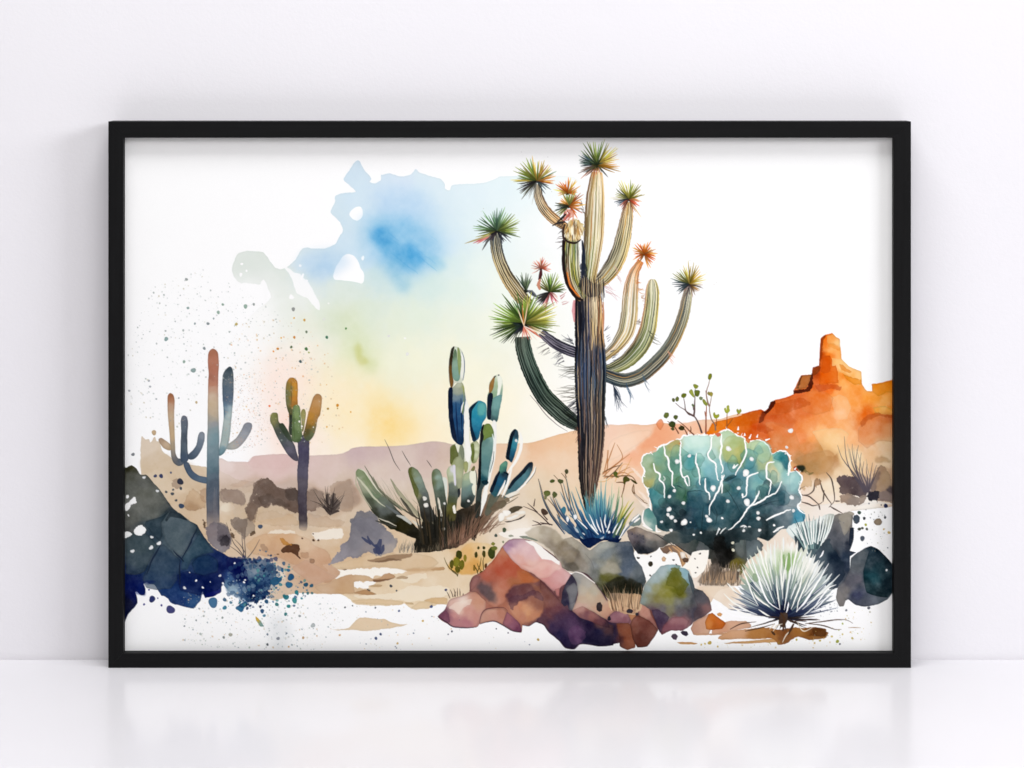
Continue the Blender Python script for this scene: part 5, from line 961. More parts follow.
for s, c in (('498,606 600,604 700,600 812,602 806,610 700,610 520,616', 'CFA07C'), ('634,630 680,624 740,622 806,620 900,616 880,634 740,634 650,638', 'BE8650'), ('660,656 740,648 840,640 940,632 960,650 840,656 700,660', 'D0A06C'), ('410,652 440,650 490,652 522,658 500,664 430,660', 'D09A60'),
             ('380,622 388,608 404,606 416,620 408,638 390,636', '4A3E4C'), ('430,600 440,590 462,594 472,612 460,620 440,612', '3A3242'), ('624,500 640,492 654,500 646,514 630,512', 'E0A060'), ('1100,580 1150,590 1220,600 1200,630 1120,640 1060,620', '8A5A2C')):
    rk('B4', s, c, MUD, edge=.15)
# white paper between the rocks, dark drops on it
rk('G8', '590,112 604,84 625,112 700,122 760,92 800,58 815,92 860,115 920,85 950,110 976,170 990,215 960,200 920,196 860,196 800,215 750,270 694,335 680,290 655,212 610,160', 'FBFAF6', SHEET, edge=0, gran=0, bloom=0)
rk('G8', '960,215 1030,160 1060,100 1130,80 1190,80 1180,180 1150,250 1090,300 1060,300 1040,240', 'FAF6EC', SHEET, edge=0, gran=0, bloom=0)
rk('G8', '806,70 860,46 910,40 960,66 1000,120 1000,190 975,214 960,160 935,105 880,92 850,112 826,100', '830,80,7A604E 900,60,8E725C 960,120,A98460 990,180,C79A6A 870,90,6A564A', MUD, jit=.6)
strokes('G8', '900,50 960,100 990,190;930,50 1000,110 1030,170;870,60 900,100', [1, 1.6, .5], 'C79C70', MUD)
for s, c in (('960,100 985,92 1006,110 1000,140 972,146', 'F3E8DA'), ('976,150 1000,140 1030,150 1020,180 990,180', '5E4636'), ('810,150 830,130 850,150 840,172 818,170', 'DDB892'), ('704,190 716,172 738,174 742,200 728,216 710,210', '3A3428')):
    rk('G8', s, c, MUD)
for d in D('G8', '626,144,10 727,132,6 722,284,8 908,160,8 930,196,6 1120,110,8 1080,150,6 1100,220,6 1085,262,6'):
    dot(*d, '3A3630', MUD, rough=.3)
rk('B4', '520,330 540,300 580,270 590,240 620,230 650,280 700,270 720,330 640,350 560,350', '560,320,8A7A6A 620,270,5A5048 680,310,B89E80', MUD, alpha=.8, soft=.6)
for i in range(24):
    hairs(*P('B4', '%d,%d' % (545 + i * 8, 345 - (i % 4) * 8))[0], 85, 20, 2, 13, ['6A5A4A', 'C7A27C', '9A7C60', '4E423A'][i % 4], MUD, .8, seed=i + 1200, alpha=.8)
rk('B4', '540,360 620,350 720,360 780,420 820,470 700,480 640,440 590,410', '600,380,E9D6BE 700,400,E4CDB2 740,440,EFE2D2', MUD, alpha=.8, edge=.04)

# --- tall branching cactus
T = TREE
arm([[594, 366], [603, 370], [611, 369], [622, 364], [631, 357], [641, 345], [647.5, 330], [650.5, 313], [652, 300], [652.3, 289], [652.3, 279]], [4, 5, 6.5, 8, 8.5, 8.5, 7.8, 7.2, 6.8, 5.5],
    ['16181A 1C2220 2A3428 4A5230 6E7A38', '2A2420 2E3428 4E5A40 8A8E50 6A6E30', '6A4A34 4A5438 6E8060 B8BC80 8A8A3A', 'A85E30 6E7A4E A0AC80 E2DEB8 C8B050', 'B86A34 A8A878 D8D8B0 EFE8C8 D8BC50', 'C89060 E8DEB8 F0EAD0 EFE6C0 D8C468'], T, ribs=5, cream='F4EED4', cream_amt=.65, dark='33362A', dark_amt=.4, seed=3, cap=.1, lines='2E3226 C8C890 3A4A34 F4EED4 6E7A40 FBF6E0 8A8A40 E8DCA0')
arm([[594, 360], [602, 358], [610, 352], [618, 344], [626, 331], [629.3, 314], [630, 300], [631.5, 285], [634.5, 272], [641, 261]], [4, 5, 6, 7.8, 8.6, 8.3, 8, 7.2, 5, 3],
    ['22242C 3A4450 5A6450 6A6440 6E5A3C', '3A3A3C 6A5E4A A89A68 B89A58 A88448', '7A6A4C B8A870 DED09A D8BC74 C8984C', '7E6E54 B8AC7C EEE6C4 F0E0B0 DCB470', '9A6A3C D8C490 F6F0DC F4E6C0 E6C484', 'C8642C E8A468 F6E0C0 F4C898 E88C48', 'D86A28 E67A30 EC8838 E87424 E07828'], T, ribs=5, cream='FBF6E8', cream_amt=.85, dark='6A5A38', dark_amt=.45, seed=4, lines='5A5048 FBF6E8 8A7A50 FDFAF2 C08848 FBF6E8 D89A58 4A5450')
arm([[594, 366], [606, 375], [624, 380.5], [640, 376], [653, 366], [664, 354.5], [673, 341], [679.5, 327], [684, 313], [686.5, 300], [688.5, 288]], [4, 6, 7.2, 7.2, 7.2, 7.2, 6.6, 6.2, 6, 5.5, 4],
    ['141C26 1E2A34 2A3A44 243848 1E3040', '1C242C 3A4448 505C5E 34464E 243642', '343A38 5A6058 74766C 545C58 806E58', '4A4E48 6E7060 9A9078 A0825C C89458', '55584E 7A7A66 B0A482 C8A870 D8A850', '7A6A5A 8E8A74 C0BCA0 D8D0A8 C8B878', '9A7C6C 8A8478 B8B0A4 E0DCCC C0BA98'], T, ribs=5, cream='E9DFC2', cream_amt=.5, dark='22282C', dark_amt=.55, seed=5, lines='1A2228 9AA49C 2A3438 C8C0A0 34444C E0CFA0 3E4A4C C89858')
arm([[586, 354], [576, 352.5], [566, 349], [556, 344], [547, 337.5], [541, 332]], [5, 5.5, 5.5, 5, 4], ['20202A 2A2A36 22222C', '2A2A36 4E4C58 262834', '3A3646 6A6470 34343E', '6A5A60 5A5864 3A3A44'], T, ribs=4, cream='9A94A0', cream_amt=.5, dark='14141C', dark_amt=.7, seed=6)
arm([[588, 428], [579, 425], [570, 420], [561, 413], [546, 398.5], [536.5, 383], [530, 369], [525.5, 356], [523, 346], [522.5, 337]], [4, 7, 8.8, 9, 8.8, 8.5, 8.3, 8.2, 8, 7.5],
    ['14181A 1A201E 22241E 181A1A', '161A18 222A24 2E3428 20261F', '161C1A 2A3630 3A4A3C 2A3A2A', '18201E 34443E 3E5248 2A3E30', '1A2220 36463E 486052 2E4438', '20241E 4A4A3C 6A7464 3A5448'], T, ribs=6, cream='7E8E80', cream_amt=.5, dark='0E1412', dark_amt=.7, seed=7, jit=.8)
arm([[529, 305], [521, 297], [513, 286], [506.5, 276], [500.5, 263], [497, 251], [496, 242], [496.5, 232]], [5.5, 7, 7, 6.3, 6.2, 6, 5.5],
    ['6E5032 8A6E48 5A4630 3A3428', '94703E B49A6A 8A744E 5A4C36', 'A8844E D0BC8C A48E64 5E523C', '9A7C50 C8BC94 98907A 54504A', '6A5E4A 5A6468 4A5660 3A424A', '2A3440 3E4E5C 34424E 2A343E'], T, ribs=6, cream='EADBB0', cream_amt=.6, dark='2C2822', dark_amt=.65, seed=8, lines='2C2822 EADBB0 5A4A34 F2E8C8 3A3228 D8C490', us=[0, .2, .45, .64, .74, 1])
arm([[567, 228], [558, 222], [550, 215.5], [543, 207], [538.5, 196], [537.5, 184]], [3.6, 5.2, 5.2, 4.6, 3.6], ['3A2A24 B06A30 D08A40 C86A2A', 'B87838 E0A860 E8B878 C88040', '6A5440 A89070 D8C09A B08458', '3A3C38 6E6C60 8A8470 4E4C48'], T, ribs=5, cream='F2E0BC', cream_amt=.55, dark='2E2622', dark_amt=.65, seed=9)
# right rising arm, then the middle column
arm([[580, 298], [585, 292], [594, 285.5], [604, 277.5], [613, 266], [619.5, 252], [623.5, 236], [626.5, 219], [628.5, 202]], [5, 6, 7, 8.5, 8.5, 8, 7.2, 6.2, 3.5],
    ['2A2420 3A342C 4A4234 6A5A3A', '3A3230 5A5446 6E6648 9A7C3A', '4A3E38 6A6450 8E8860 C09040', '3E342E 74705A B0A878 D8A850', '4A3A30 8A8464 CFC290 E8B850', '5A4234 9A8A5C E4D29C F0C878', '8A5A40 C09460 F0DCB0 EBC080', '7A4A3A 9A6A40 C8904C D8A050'], T, ribs=6, cream='F6ECCB', cream_amt=.6, dark='2A2622', dark_amt=.5, seed=10, lines='2E2A26 EFE2B8 3E4436 F6ECCB 8A7A44 F8F0D4 D8A040 F4E4B0')
arm([[587, 300], [588.5, 282], [591, 262], [593.5, 238], [594.5, 215], [595.5, 195], [597, 172]], [6, 7, 8.5, 10, 10, 9, 5.5],
    ['1E2430 3A4438 6E7450 A89860 8E7A40', '222A36 5A6848 A6A468 CDB878 A88440', '3A3430 748054 CCC888 E4D298 B48A40', '4E3E32 A49868 E2D8AC ECDCA4 C49448', '5E483A B8A470 EEE6C8 F0E2B4 CFA050', '6A4A3A B89A60 EEE0B8 F0DCAC D8A858', '7A5A3C B08848 E6CC98 E4C488 D8A458'], T, ribs=5, cream='FDFAF2', cream_amt=.6, dark='7A6236', dark_amt=.5, seed=11, lines='5A4632 FBF6E4 7A6A38 F8F0DC 56684A FDFAF0 C0742E F8F0D0 6A5A34 FFFDF4 D08838')
stroke([[583, 275], [583.5, 255], [582, 240]], [3, 4, 1], '222836', T, jit=.4)
# trunk
arm([[589, 512], [588.5, 499], [588.8, 484], [590, 464], [591, 440], [591, 420], [590.5, 400], [590.5, 380], [590.5, 362], [590, 345], [589, 328], [588.5, 312], [588, 296], [587, 286]], [3.0, 7.0, 10.2, 12.0, 13.2, 13.9, 14.2, 15.4, 16, 15.5, 14.4, 14, 13.8, 11],
    ['1A1614 2A2420 342A26 3A302A 2A2420', '1A1616 3A2E2C 6A5448 4A3C34 6A5044', '16161A 40343A 5E4A44 524238 7A5C50', '14161C 2A2A3A 4E4244 5A4A3E 4A3E3A', '12141C 2A3348 4A4A50 7A6450 2E3838', '14161E 2A3C5C 344456 4E565A 26343A', '12141C 263A60 2C4468 2E4668 2A3C50', '14141A 22304A 34486A 2E4260 2A3A56', '16141A 2A3448 6A6468 B8986C C09060', '18141A 242C40 7A6E64 E0C48C D8A468', '1A161A 262834 B09878 F0E0BC D8A070', '1E1A1C 22242C 6A5A4A E0C8A0 C88858'], T, ribs=8, contrast=.45, cream='DCC6A2', cream_amt=.42, dark='101218', dark_amt=.7, seed=12, jit=.8, lines='15171E 8A6E5A 1E2636 B89878 101218 5A6A80 1A1C24 C8AC88', us=[0, .14, .25, .36, .46, .55, .64, .70, .755, .83, .92, 1])
stroke([[574.5, 300], [573.5, 310], [574.5, 322]], [2, 3.5, 1], 'D8868A', T, alpha=.8, jit=.3)
stroke([[603, 302], [603.5, 320], [603, 334]], [1, 2, .6], 'C07A50', T, alpha=.9, jit=.3)
rg = random.Random(21)
for i in range(42):
    u = rg.uniform(0, 1)
    y = 345 + u * 140
    wv = 15.5 - max(0, (y - 380)) * 0.045
    x = 590 + rg.uniform(-wv, wv) * .92
    c = rg.choice(['16181F', '1C2230', '34486A', '101216', '8A6E5C', '5A4A44']) if y < 400 else rg.choice(['16161A', '201A1A', '7E6250', '9A7A66', '141418', '4A3A38'])
    stroke([[x, y - rg.uniform(12, 30)], [x + rg.uniform(-.8, .8), y], [x + rg.uniform(-1, 1), y + rg.uniform(10, 24)]], [.3, rg.uniform(.7, 1.5), .3], c, T, alpha=.8, jit=.5)
for x, y0_, y1_, c in ((583, 300, 345, '1C2030'), (588, 296, 350, '26345A'), (596, 292, 336, 'EED9B0'), (600, 296, 334, 'E4BE86'), (592, 318, 350, 'D8B880'), (580, 296, 350, '15151B'), (598, 300, 338, '8A5E40')):
    stroke([[x, y0_], [x + .8, (y0_ + y1_) / 2], [x - .3, y1_]], [.5, 1.5, .4], c, T, jit=.5)
# joints: dark hairs and stubs where limbs meet
for x, y, a, sp, n, l, c in ((574, 345, 150, 50, 9, 9, '20242E'), (577, 372, 185, 25, 12, 15, '4A4A40'), (577, 392, 180, 22, 10, 17, '5A564A'), (578, 404, 215, 25, 16, 13, '14161E'), (579, 432, 250, 30, 8, 10, '6A4436'), (606, 336, 40, 25, 5, 6, '1E2430'),
                         (614, 388, 290, 30, 18, 15, '1E2A3A'), (628, 388, 285, 25, 8, 8, '34506A'), (644, 380, 300, 25, 8, 8, '4A6070'), (563, 357, 215, 35, 10, 9, '3A3A44'), (549, 348, 205, 30, 8, 9, '6A6660'), (612, 358, 20, 20, 5, 6, '20242A'), (650, 336, 330, 40, 9, 9, '5A5A44'), (669, 356, 310, 40, 6, 7, 'E8A080'), (604, 286, 330, 25, 6, 14, 'C89A9A'), (616, 272, 320, 40, 6, 8, 'D0A8A0'),
                         (574, 262, 170, 40, 8, 6, '4A2E2A'), (564, 225, 215, 35, 10, 7, '33302E'), (605, 418, 290, 30, 5, 7, '222E36'), (563, 240, 190, 30, 6, 7, '3A2A2A'), (637, 286, 0, 40, 8, 5, 'C87A40'), (584, 210, 150, 60, 8, 6, '5A4638'), (561, 300, 30, 40, 6, 6, 'B05A5A'), (642, 300, 0, 60, 7, 5, 'B08060'), (640, 320, 200, 60, 7, 6, '8A7A6A')):
    hairs(x, y, a, sp, n, l, c, T, .65, seed=int(x * 7 + y), alpha=.8, base=2.5, dirv=(0.3, 1))
stroke(P('C7', '0,200 60,270 130,360 220,440 300,490'), [.4, .9, .8, .3], '5A5450', T, alpha=.7)
# green stub in front of the trunk
arm([[583, 299], [577, 290], [572.5, 277], [571, 262], [571.5, 246], [572.5, 230]], [5, 7.5, 8.5, 8.3, 7.6, 6], ['2A1A16 C8642A 3A3A26 6A7034 2A2A26', '2E1E1A E07A30 5A5A30 A0A048 B8B078', '2E1E1A 8A5030 8A8E3E C0C080 EFE8D0', '3A241E 6A6A34 A8AC48 4A6A48 F4F0E0', '4A2E26 B8A850 C8C070 7A9070 F2EEDC'], T, ribs=6, cream='F6F0D4', cream_amt=.6, dark='24221C', dark_amt=.6, seed=13, lines='2A2620 F8F2D8 4A6A48 D8C850 1E2420 F6F0D8 A8A848 FDFAEC')
stroke([[563.5, 240], [563.5, 262], [566, 280], [575, 296], [583, 300]], [2.5, 3.5, 3.2, 3.5, 2], '231A1A', T, jit=.5)
stroke([[567, 272], [570.5, 286], [580, 297]], [.8, 1.8, 1], 'E47E34', T, jit=.2)
wash([[565, 227], [570, 221], [578, 220], [584, 227], [582, 236], [576, 241], [569, 240], [564, 234]], 'DCC48A', T, jit=1.2, edge=.2, ragged=.8)
for i in range(44):
    x = 564.5 + (i * 7 % 44) * .42
    stroke([[x, 221 + (i % 5) + abs(x - 574) * .3], [x + (574 - x) * .06, 229 + i % 4], [x + (574 - x) * .3, 240 - i % 3]], [.2, 1.0, .2], ['C89A5A', 'F6ECC8', 'A88850', 'EFD9A0', 'FBF4DC', '8A6A40'][i % 6], T, jit=.5)
wash([[580, 262], [586, 266], [588, 276], [592, 283], [601, 285], [605, 289], [597, 296], [586, 295], [579, 287], [581, 274]], K('Z', '583,268,1C2230 586,280,20202E 594,288,2A2830 600,289,3A3634'), T, jit=.8, edge=.05, alpha=.75, ragged=.8)
for i in range(26):
    x = 581 + i * .9
    stroke([[x, 279 - (i % 4)], [x + .6, 288], [x + .3 + (i % 3) * .5, 298 + (i % 5)]], [.3, 1.1, .3], ['15161E', 'C8A878', '2A2A36', 'E4D0A4', '3A3028'][i % 5], T, alpha=.8, jit=.5)
for i in range(60):
    a_ = rg.uniform(0, 6.283)
    x, y = 573.5 + math.cos(a_) * rg.uniform(5, 8.5), 230.5 + math.sin(a_) * rg.uniform(6, 10)
    stroke([[x, y - 3], [x + rg.uniform(-.6, .6), y], [x + math.cos(a_) * 1.5, y + 3.5]], [.2, rg.uniform(.6, 1.2), .2], rg.choice(['F0DDA8', 'D8B878', '8A6A40', '4A3A30', 'FBF2D6', 'C89858']), T, jit=.4, alpha=.9)
stroke([[564, 237], [568, 242], [576, 243], [581, 239]], [1, 2.2, 2, .8], '2E221E', T, jit=.5)
stroke([[565, 224], [563, 232], [564, 240]], [1.2, 2.4, 2], '3A2A26', T, jit=.5)
for i in range(10):
    stroke([[568 + rg.uniform(-4, 5), 209], [568.5 + rg.uniform(-6, 6), 214], [567.5 + rg.uniform(-5, 6), 221]], [.4, 1.5, .5], rg.choice(['C86A5A', 'A8504A', 'DC9A80', '6A3430']), T)
for s in ('557,222 561,219 566,214', '552,226 558,223 565,222'):
    stroke([[float(v) for v in w.split(',')] for w in s.split()], [.5, 2.4, 1.6], '2E2A2A', T)
# crowns of leaves
rosette(497, 231, [(100, 178, 13, 16, 23, 2.2, '4E6E50 5A7A54 4A6648 5E8050'), (20, 100, 14, 17, 24, 2.2, '8A9A4A 6E8A4A 6A8A60 4E7058'), (-18, 22, 8, 17, 23, 2.2, '4A5A34 8A9840 7A8C40'), (178, 205, 5, 16, 22, 2.2, '5A6A44 8A8A40'), (205, 250, 9, 9, 17, 2.0, '2E2C2E 3A3236 26262C'), (290, 342, 9, 10, 17, 1.6, '26282E 3A3C42 2A2C30')], T, 1)
for a, l, c in ((205, 20, 'C8606A'), (212, 17, 'D8807A'), (198, 28, 'B0A070'), (240, 18, '5A5A58')):
    leaf(491, 235, a, l, 2.0, hx(c), hx(c), T)
rosette(537, 181, [(60, 130, 12, 15, 23, 2.2, 'B8963A 6E8A34 C8A040 5A8038 8A9A40'), (10, 60, 8, 14, 20, 2.2, 'D89040 4E7A40 B0A050 D88A3C'), (-12, 12, 5, 12, 18, 2.2, 'D8762E E08A40'), (130, 185, 12, 17, 24, 2.2, '8A8A38 6E7A2E 5A6E34 A09040'), (185, 232, 10, 14, 23, 2.0, '3A3832 2E2C2C 4A4A3A'), (232, 262, 6, 12, 22, 1.0, '7A7A74 9A9A90'), (300, 345, 5, 10, 15, 1.8, '2E3A40 3A4A4C 4A5458')], T, 2)
rosette(597, 165, [(75, 140, 10, 17, 25, 2.2, '5E7A34 7A8A40 6A7A3A 5A6E3C'), (30, 75, 9, 16, 24, 1.8, 'C8A03C A8983C 7A8A34'), (-25, 30, 10, 16, 23, 2.0, 'C08A2E B87E28 C8963C D8A850'), (140, 178, 9, 15, 20, 2.2, '2E4044 3E4E48 34443E'), (178, 228, 10, 12, 20, 2.0, '2A3436 5A4A40 3A3E3A 8A5A44'), (240, 320, 8, 8, 15, 1.8, 'C0744A A86440 D88A50 4A4A40')], T, 3)
rosette(597, 165, [(0, 360, 12, 5, 9, 2.0, '2E3A28 3A4A2C 4A4A28 6A5A24')], T, 33)
rosette(567.5, 193, [(15, 170, 18, 8, 15, 2.0, 'E87A2A F09038 E86A1E F0A048'), (-20, 20, 4, 6, 9, 1.8, 'E05A20 E8762E'), (165, 200, 4, 5, 9, 1.6, 'E89048 F0A860')], T, 4)
rosette(569, 206, [(60, 120, 8, 10, 16, 2.2, '8A8A44 6A7A3E A89A50'), (0, 60, 8, 11, 17, 2.2, 'E8802E D86A24 C86A2C'), (-60, 0, 6, 9, 14, 2.2, 'D05A28 C84E2A E07A40'), (120, 165, 6, 9, 13, 2.0, 'D88A3C C07A3A'), (165, 230, 9, 10, 16, 2.2, '4A4A30 3A4234 2E3630 6A6A3C')], T, 5)
rosette(629, 199, [(60, 130, 11, 12, 19, 1.9, '8A8A2A 6E7A2A A8A040 9A9230'), (10, 60, 8, 11, 17, 1.8, 'A89A34 B8A040 8A8A38'), (130, 172, 7, 11, 16, 1.9, '4A4E2A 6A6E34 8A8A50'), (172, 185, 3, 14, 19, .8, 'C8B890 B8A880'), (190, 215, 4, 10, 14, 2, '34404A 4A5058'), (-50, 0, 8, 7, 12, 2.2, 'D0603A C04A30 D87A4A'), (-75, -50, 3, 12, 20, 1.4, 'C86A40 D8905A'), (215, 250, 4, 10, 16, 1.8, 'A85A48 8A4A40')], T, 6)
rosette(644.5, 254, [(40, 140, 11, 8, 14, 2.2, 'E86A1E E0601C F08A3A D85A18'), (-40, 40, 9, 8, 12, 2.2, 'E0561A F07E30 E88A48'), (-80, -40, 5, 9, 14, 2.2, 'E8702A F09850 E06020'), (140, 190, 6, 8, 13, 2.0, 'F08838 E87428'), (190, 250, 6, 8, 12, 2.0, 'E86A24 F09A50')], T, 7)
rosette(689.5, 284, [(60, 120, 9, 13, 21, 2.0, 'C8A02E B0942E D8B050 9A8A2E'), (10, 60, 7, 13, 21, 1.7, 'D0A030 C89A2C'), (-60, 8, 10, 8, 13, 1.5, '6A4E34 A8783A 4A3E34 C8965A'), (120, 165, 8, 13, 20, 1.9, '6E7A44 8A8A44 4A5A4A'), (165, 192, 5, 11, 16, 1.6, '4A5458 3A4448'), (192, 225, 6, 9, 15, 2.0, '2A343C 3A4448'), (230, 300, 7, 7, 14, 1.4, '6A4A44 4A4444 8A6A54')], T, 8)
rosette(550, 292, [(70, 125, 8, 14, 19, 2.2, '6E8A3C 4E7A34 8A9A50'), (25, 70, 7, 13, 18, 2.2, '7A9A40 A0B060 8A9A40'), (-5, 25, 4, 11, 15, 2.2, '4A5A2E 6A7A34'), (125, 160, 5, 12, 16, 2.2, '5A5A34 6A7A3C'), (195, 238, 9, 13, 19, 2.2, '2A2A2C 33302E 1E2024'), (238, 260, 4, 13, 20, 1.8, 'B85A60 C87A70'), (280, 330, 7, 8, 14, 1.9, 'C05A60 B04A50 D88A80')], T, 9)
rosette(526, 291, [(60, 125, 11, 11, 18, 2.0, '4A5A44 5E6E50 3E4E40')], T, 10)
for i in range(5):
    stroke([[527 + i * 1.2, 290], [531 + i * 1, 294], [535 + i * .6, 297]], [.6, 1.2, .5], ['4A4E56', '6A6E74', '34383E'][i % 3], T)
rosette(541, 268, [(50, 130, 7, 6, 11, 1.6, 'D8604A C84E3C E08060'), (-30, 50, 6, 6, 10, 1.6, 'D85A40 E07A5A'), (130, 215, 7, 6, 10, 1.4, 'D06A54 E89A80')], T, 11)
stroke([[541, 269], [540.5, 275], [539, 280]], [1.6, 3.6, 2.2], '4A2226', T, jit=.4)
stroke([[540, 279], [538.5, 285], [540, 290]], [1.6, 3.4, 2], 'C88A70', T, jit=.4)
rosette(524, 323, [(95, 168, 15, 22, 33, 2.7, '3A5A28 4E6E2A 5E7A30 6E8A34'), (45, 95, 11, 20, 29, 2.7, '8A9A3A 6E8A34 A8A850 7A9438'), (0, 45, 12, 24, 34, 2.5, '8A8A34 B0A84A 7A8A34 98A040'), (-18, 0, 7, 22, 33, 2.3, '5E6E2A 8A9040'), (168, 192, 8, 24, 34, 2.6, '5A7A2A 6E8434 4A5E28'), (192, 226, 11, 20, 33, 2.3, '2E3E22 4E6428 3A4A24 26301E'), (226, 250, 5, 14, 25, 1.3, '2A2E24 4A4A3A'), (-48, -18, 9, 12, 22, 1.6, '3A3A26 D86A4A B8A060 4A4A2A')], T, 12)
rosette(524, 324, [(170, 260, 14, 6, 13, 2.6, '16201C 1E2A20 22242C'), (40, 150, 8, 5, 10, 2.4, '34481E 4A5A22'), (300, 350, 5, 5, 9, 2.2, '2E3420 3A3A24')], T, 13)
for a, l, c in ((262, 13, 'D8705A'), (275, 12, 'E89A80'), (288, 15, 'C85A48'), (300, 16, 'E8A888'), (312, 20, 'F2E2D0'), (325, 22, 'D0604A'), (335, 24, 'F4E8D8'), (95, 22, 'C87A3A'), (110, 20, 'F0D8B8'), (80, 24, 'E8C8A0')):
    leaf(524, 326, a, l, 1.3, hx(c), hx(c), T)
for i in range(70):
    x, y = rg.choice([(x, y) for x, y in ((497, 231), (537, 181), (524, 323), (597, 165), (629, 199), (689, 284), (569, 205))])
    dot(x + rg.gauss(0, 12), y + rg.gauss(0, 12), rg.uniform(.15, .4), rg.choice(['5A5A50', '8A7A60', 'A8A890']), None, .5)

# --- twigs and grasses round the foot of the tree
strokes('B8', '500,300 540,260 600,200 570,130;490,290 560,240 640,180;500,310 560,290 640,250;520,230 530,200 560,120;505,300 520,250 520,160;540,310 600,280 650,300;500,290 520,200 525,160', [.9, 1.1, .4], 'B07040', TWIG, alpha=.8)
strokes('B8', '470,330 520,320 600,240;560,310 600,290 650,200;600,330 640,280 690,280;560,330 600,240 640,240', [.5, .8, .3], 'D89A50', TWIG, alpha=.7)
strokes('E4', '720,440 660,380 600,330 505,290;620,340 580,300 540,265;740,440 680,430 575,445;650,440 620,420 580,405;690,430 640,420;700,400 660,350 650,320;590,290 600,230', [1.3, 1.0, .4], '4A3A38', TWIG)
strokes('E4', '830,480 740,360 680,250 650,150 625,70;870,330 830,200 800,100 750,40;890,330 870,200 850,80 810,25;800,380 760,300 700,230;790,330 760,260 740,210;850,60 840,30', [1.2, .9, .5], '6A5440', TWIG)
for s, c in (('650,316 670,308 700,330 706,350 680,360 656,345', '4A382E'), ('668,180 690,164 720,170 726,196 700,214 680,204', '5E6634'), ('738,190 756,168 774,190 772,212 750,222', '58603A'), ('718,86 736,74 756,84 750,100 728,104', '505A30'), ('780,84 800,72 824,82 822,104 800,112 784,100', '4E5432'), ('836,8 850,-8 868,0 862,24 846,34', '4A4A30'), ('680,200 700,210 690,240 676,230', '7A7A50'),
             ('340,470 354,460 370,474 362,496 344,496', '4E5A44'), ('276,520 288,508 302,520 294,536 280,534', '46524A'), ('388,528 404,520 430,528 426,534 396,536', 'A8AC98'), ('478,534 510,528 560,540 620,560 610,572 560,556 500,548', '8A9080'), ('336,574 346,566 356,578 346,586', '7A8460'), ('245,590 260,576 280,590 268,604', '7E7E34')):
    wash(P('E4', s), c, TWIG, jit=.5, edge=.12)
# small trees behind the round cactus
strokes('E2', '415,585 400,540 380,490 352,450 310,435 280,400 240,375 205,345;352,450 290,410 280,360 270,305;350,450 356,400 358,330 362,230;352,400 342,365', [2.0, 1.3, 0.8, .5], '5A4440', TWIG)
strokes('E2', '446,590 448,520 448,460 452,375 440,345;448,450 438,410', [1.8, 1.3, .6], '9A5A40', TWIG)
strokes('E2', '525,565 520,520 490,470 475,400 480,360 490,300 488,275;475,370 460,330 450,260 470,190 478,150;450,260 445,245', [1.6, .9, .5], '8A6A58', TWIG)
strokes('E2', '530,530 532,490 528,460;614,545 615,480 618,420;614,530 640,500 665,465;700,440 708,420', [1.2, .9, .5], '9A5426', TWIG)
strokes('E2', '355,600 320,570 290,540 250,505 220,485;300,600 280,560 240,520;230,590 200,540 170,510 140,490;325,575 328,550 324,530', [1.4, 1.0, .5], '7A4A34', TWIG)
for s, c in (('110,440 125,420 148,424 152,446 136,468 116,462', '5E6A2A'), ('186,456 200,440 222,446 220,466 204,478', '56602E'), ('150,510 170,490 200,500 202,524 186,542 160,530', '3A4420'), ('166,550 180,540 196,550 186,564', '46502A'), ('225,545 250,526 276,540 270,560 240,562', '3E3A20'), ('176,312 188,304 200,316 194,334 180,328', '5E6434'), ('202,310 216,294 232,306 228,326 210,332', '6A7236'), ('250,280 262,266 290,268 288,292 268,306 252,296', '66701E'),
             ('314,250 330,236 345,250 356,300 340,290 320,268', '9AA23E'), ('358,250 374,240 398,248 394,280 376,294 360,280', '5E6A20'), ('346,200 360,194 384,208 374,230 356,226', '8A9434'), ('332,360 342,350 356,366 346,376', '6A7A4A'), ('392,300 405,292 424,302 412,320 396,314', '7A8A5E'), ('418,320 432,314 448,330 464,356 450,366 428,350', '8E9638'), ('458,260 470,252 480,270 474,286 460,276', '9A8E50'), ('474,262 492,256 504,270 494,292 480,288', 'A89E44'),
             ('466,130 474,112 492,110 496,134 484,156 466,150', '7A8222'), ('505,430 518,418 526,440 548,432 552,452 530,470 512,460', 'A0A634'), ('594,390 606,382 612,400 616,366 632,364 634,390 640,404 620,428 604,420', 'A8B03A'), ('690,400 704,390 712,404 722,388 732,408 714,430 700,424', '9AA03A')):
    wash(P('E2', s), c, TWIG, jit=.35, edge=.18, warp=2)
# right of the blue agave
strokes('F7', '130,150 200,90 260,20;100,100 180,60 250,40;100,130 200,130 330,130 375,190;280,150 270,230 250,300;350,190 340,250 400,320 460,350;350,200 360,270 430,330;210,180 260,180 280,200', [.6, 1.1, .5], '6A4A2E', TWIG)
for s, c in (('185,100 205,88 222,104 216,124 230,140 212,140 196,124', '56602A'), ('265,140 290,132 318,148 316,166 290,176 278,196 266,180', '4A4A20'), ('320,150 350,160 378,188 366,190 340,172', '46401E')):
    wash(P('F7', s), c, TWIG, jit=.4, edge=.1)
for s in ('330,60 400,130 420,160', '390,240 440,300 470,350', '420,340 460,380 490,420', '360,270 420,350 470,400'):
    stroke(P('F7', s), [1, 3, 1], 'F6E6D8', TWIG, alpha=.7, jit=1)
wash(P('F7', '415,470 440,400 470,380 500,420 530,470 530,560 490,560 440,530'), K('F7', '480,430,4E8E86 460,500,B8C8B8 510,500,5A8A86'), BARREL, jit=.8, edge=.1)
wash(P('F7', '310,500 360,450 400,430 420,470 400,520 350,530 320,520'), '5E7470', TWIG, jit=.8, alpha=.8)
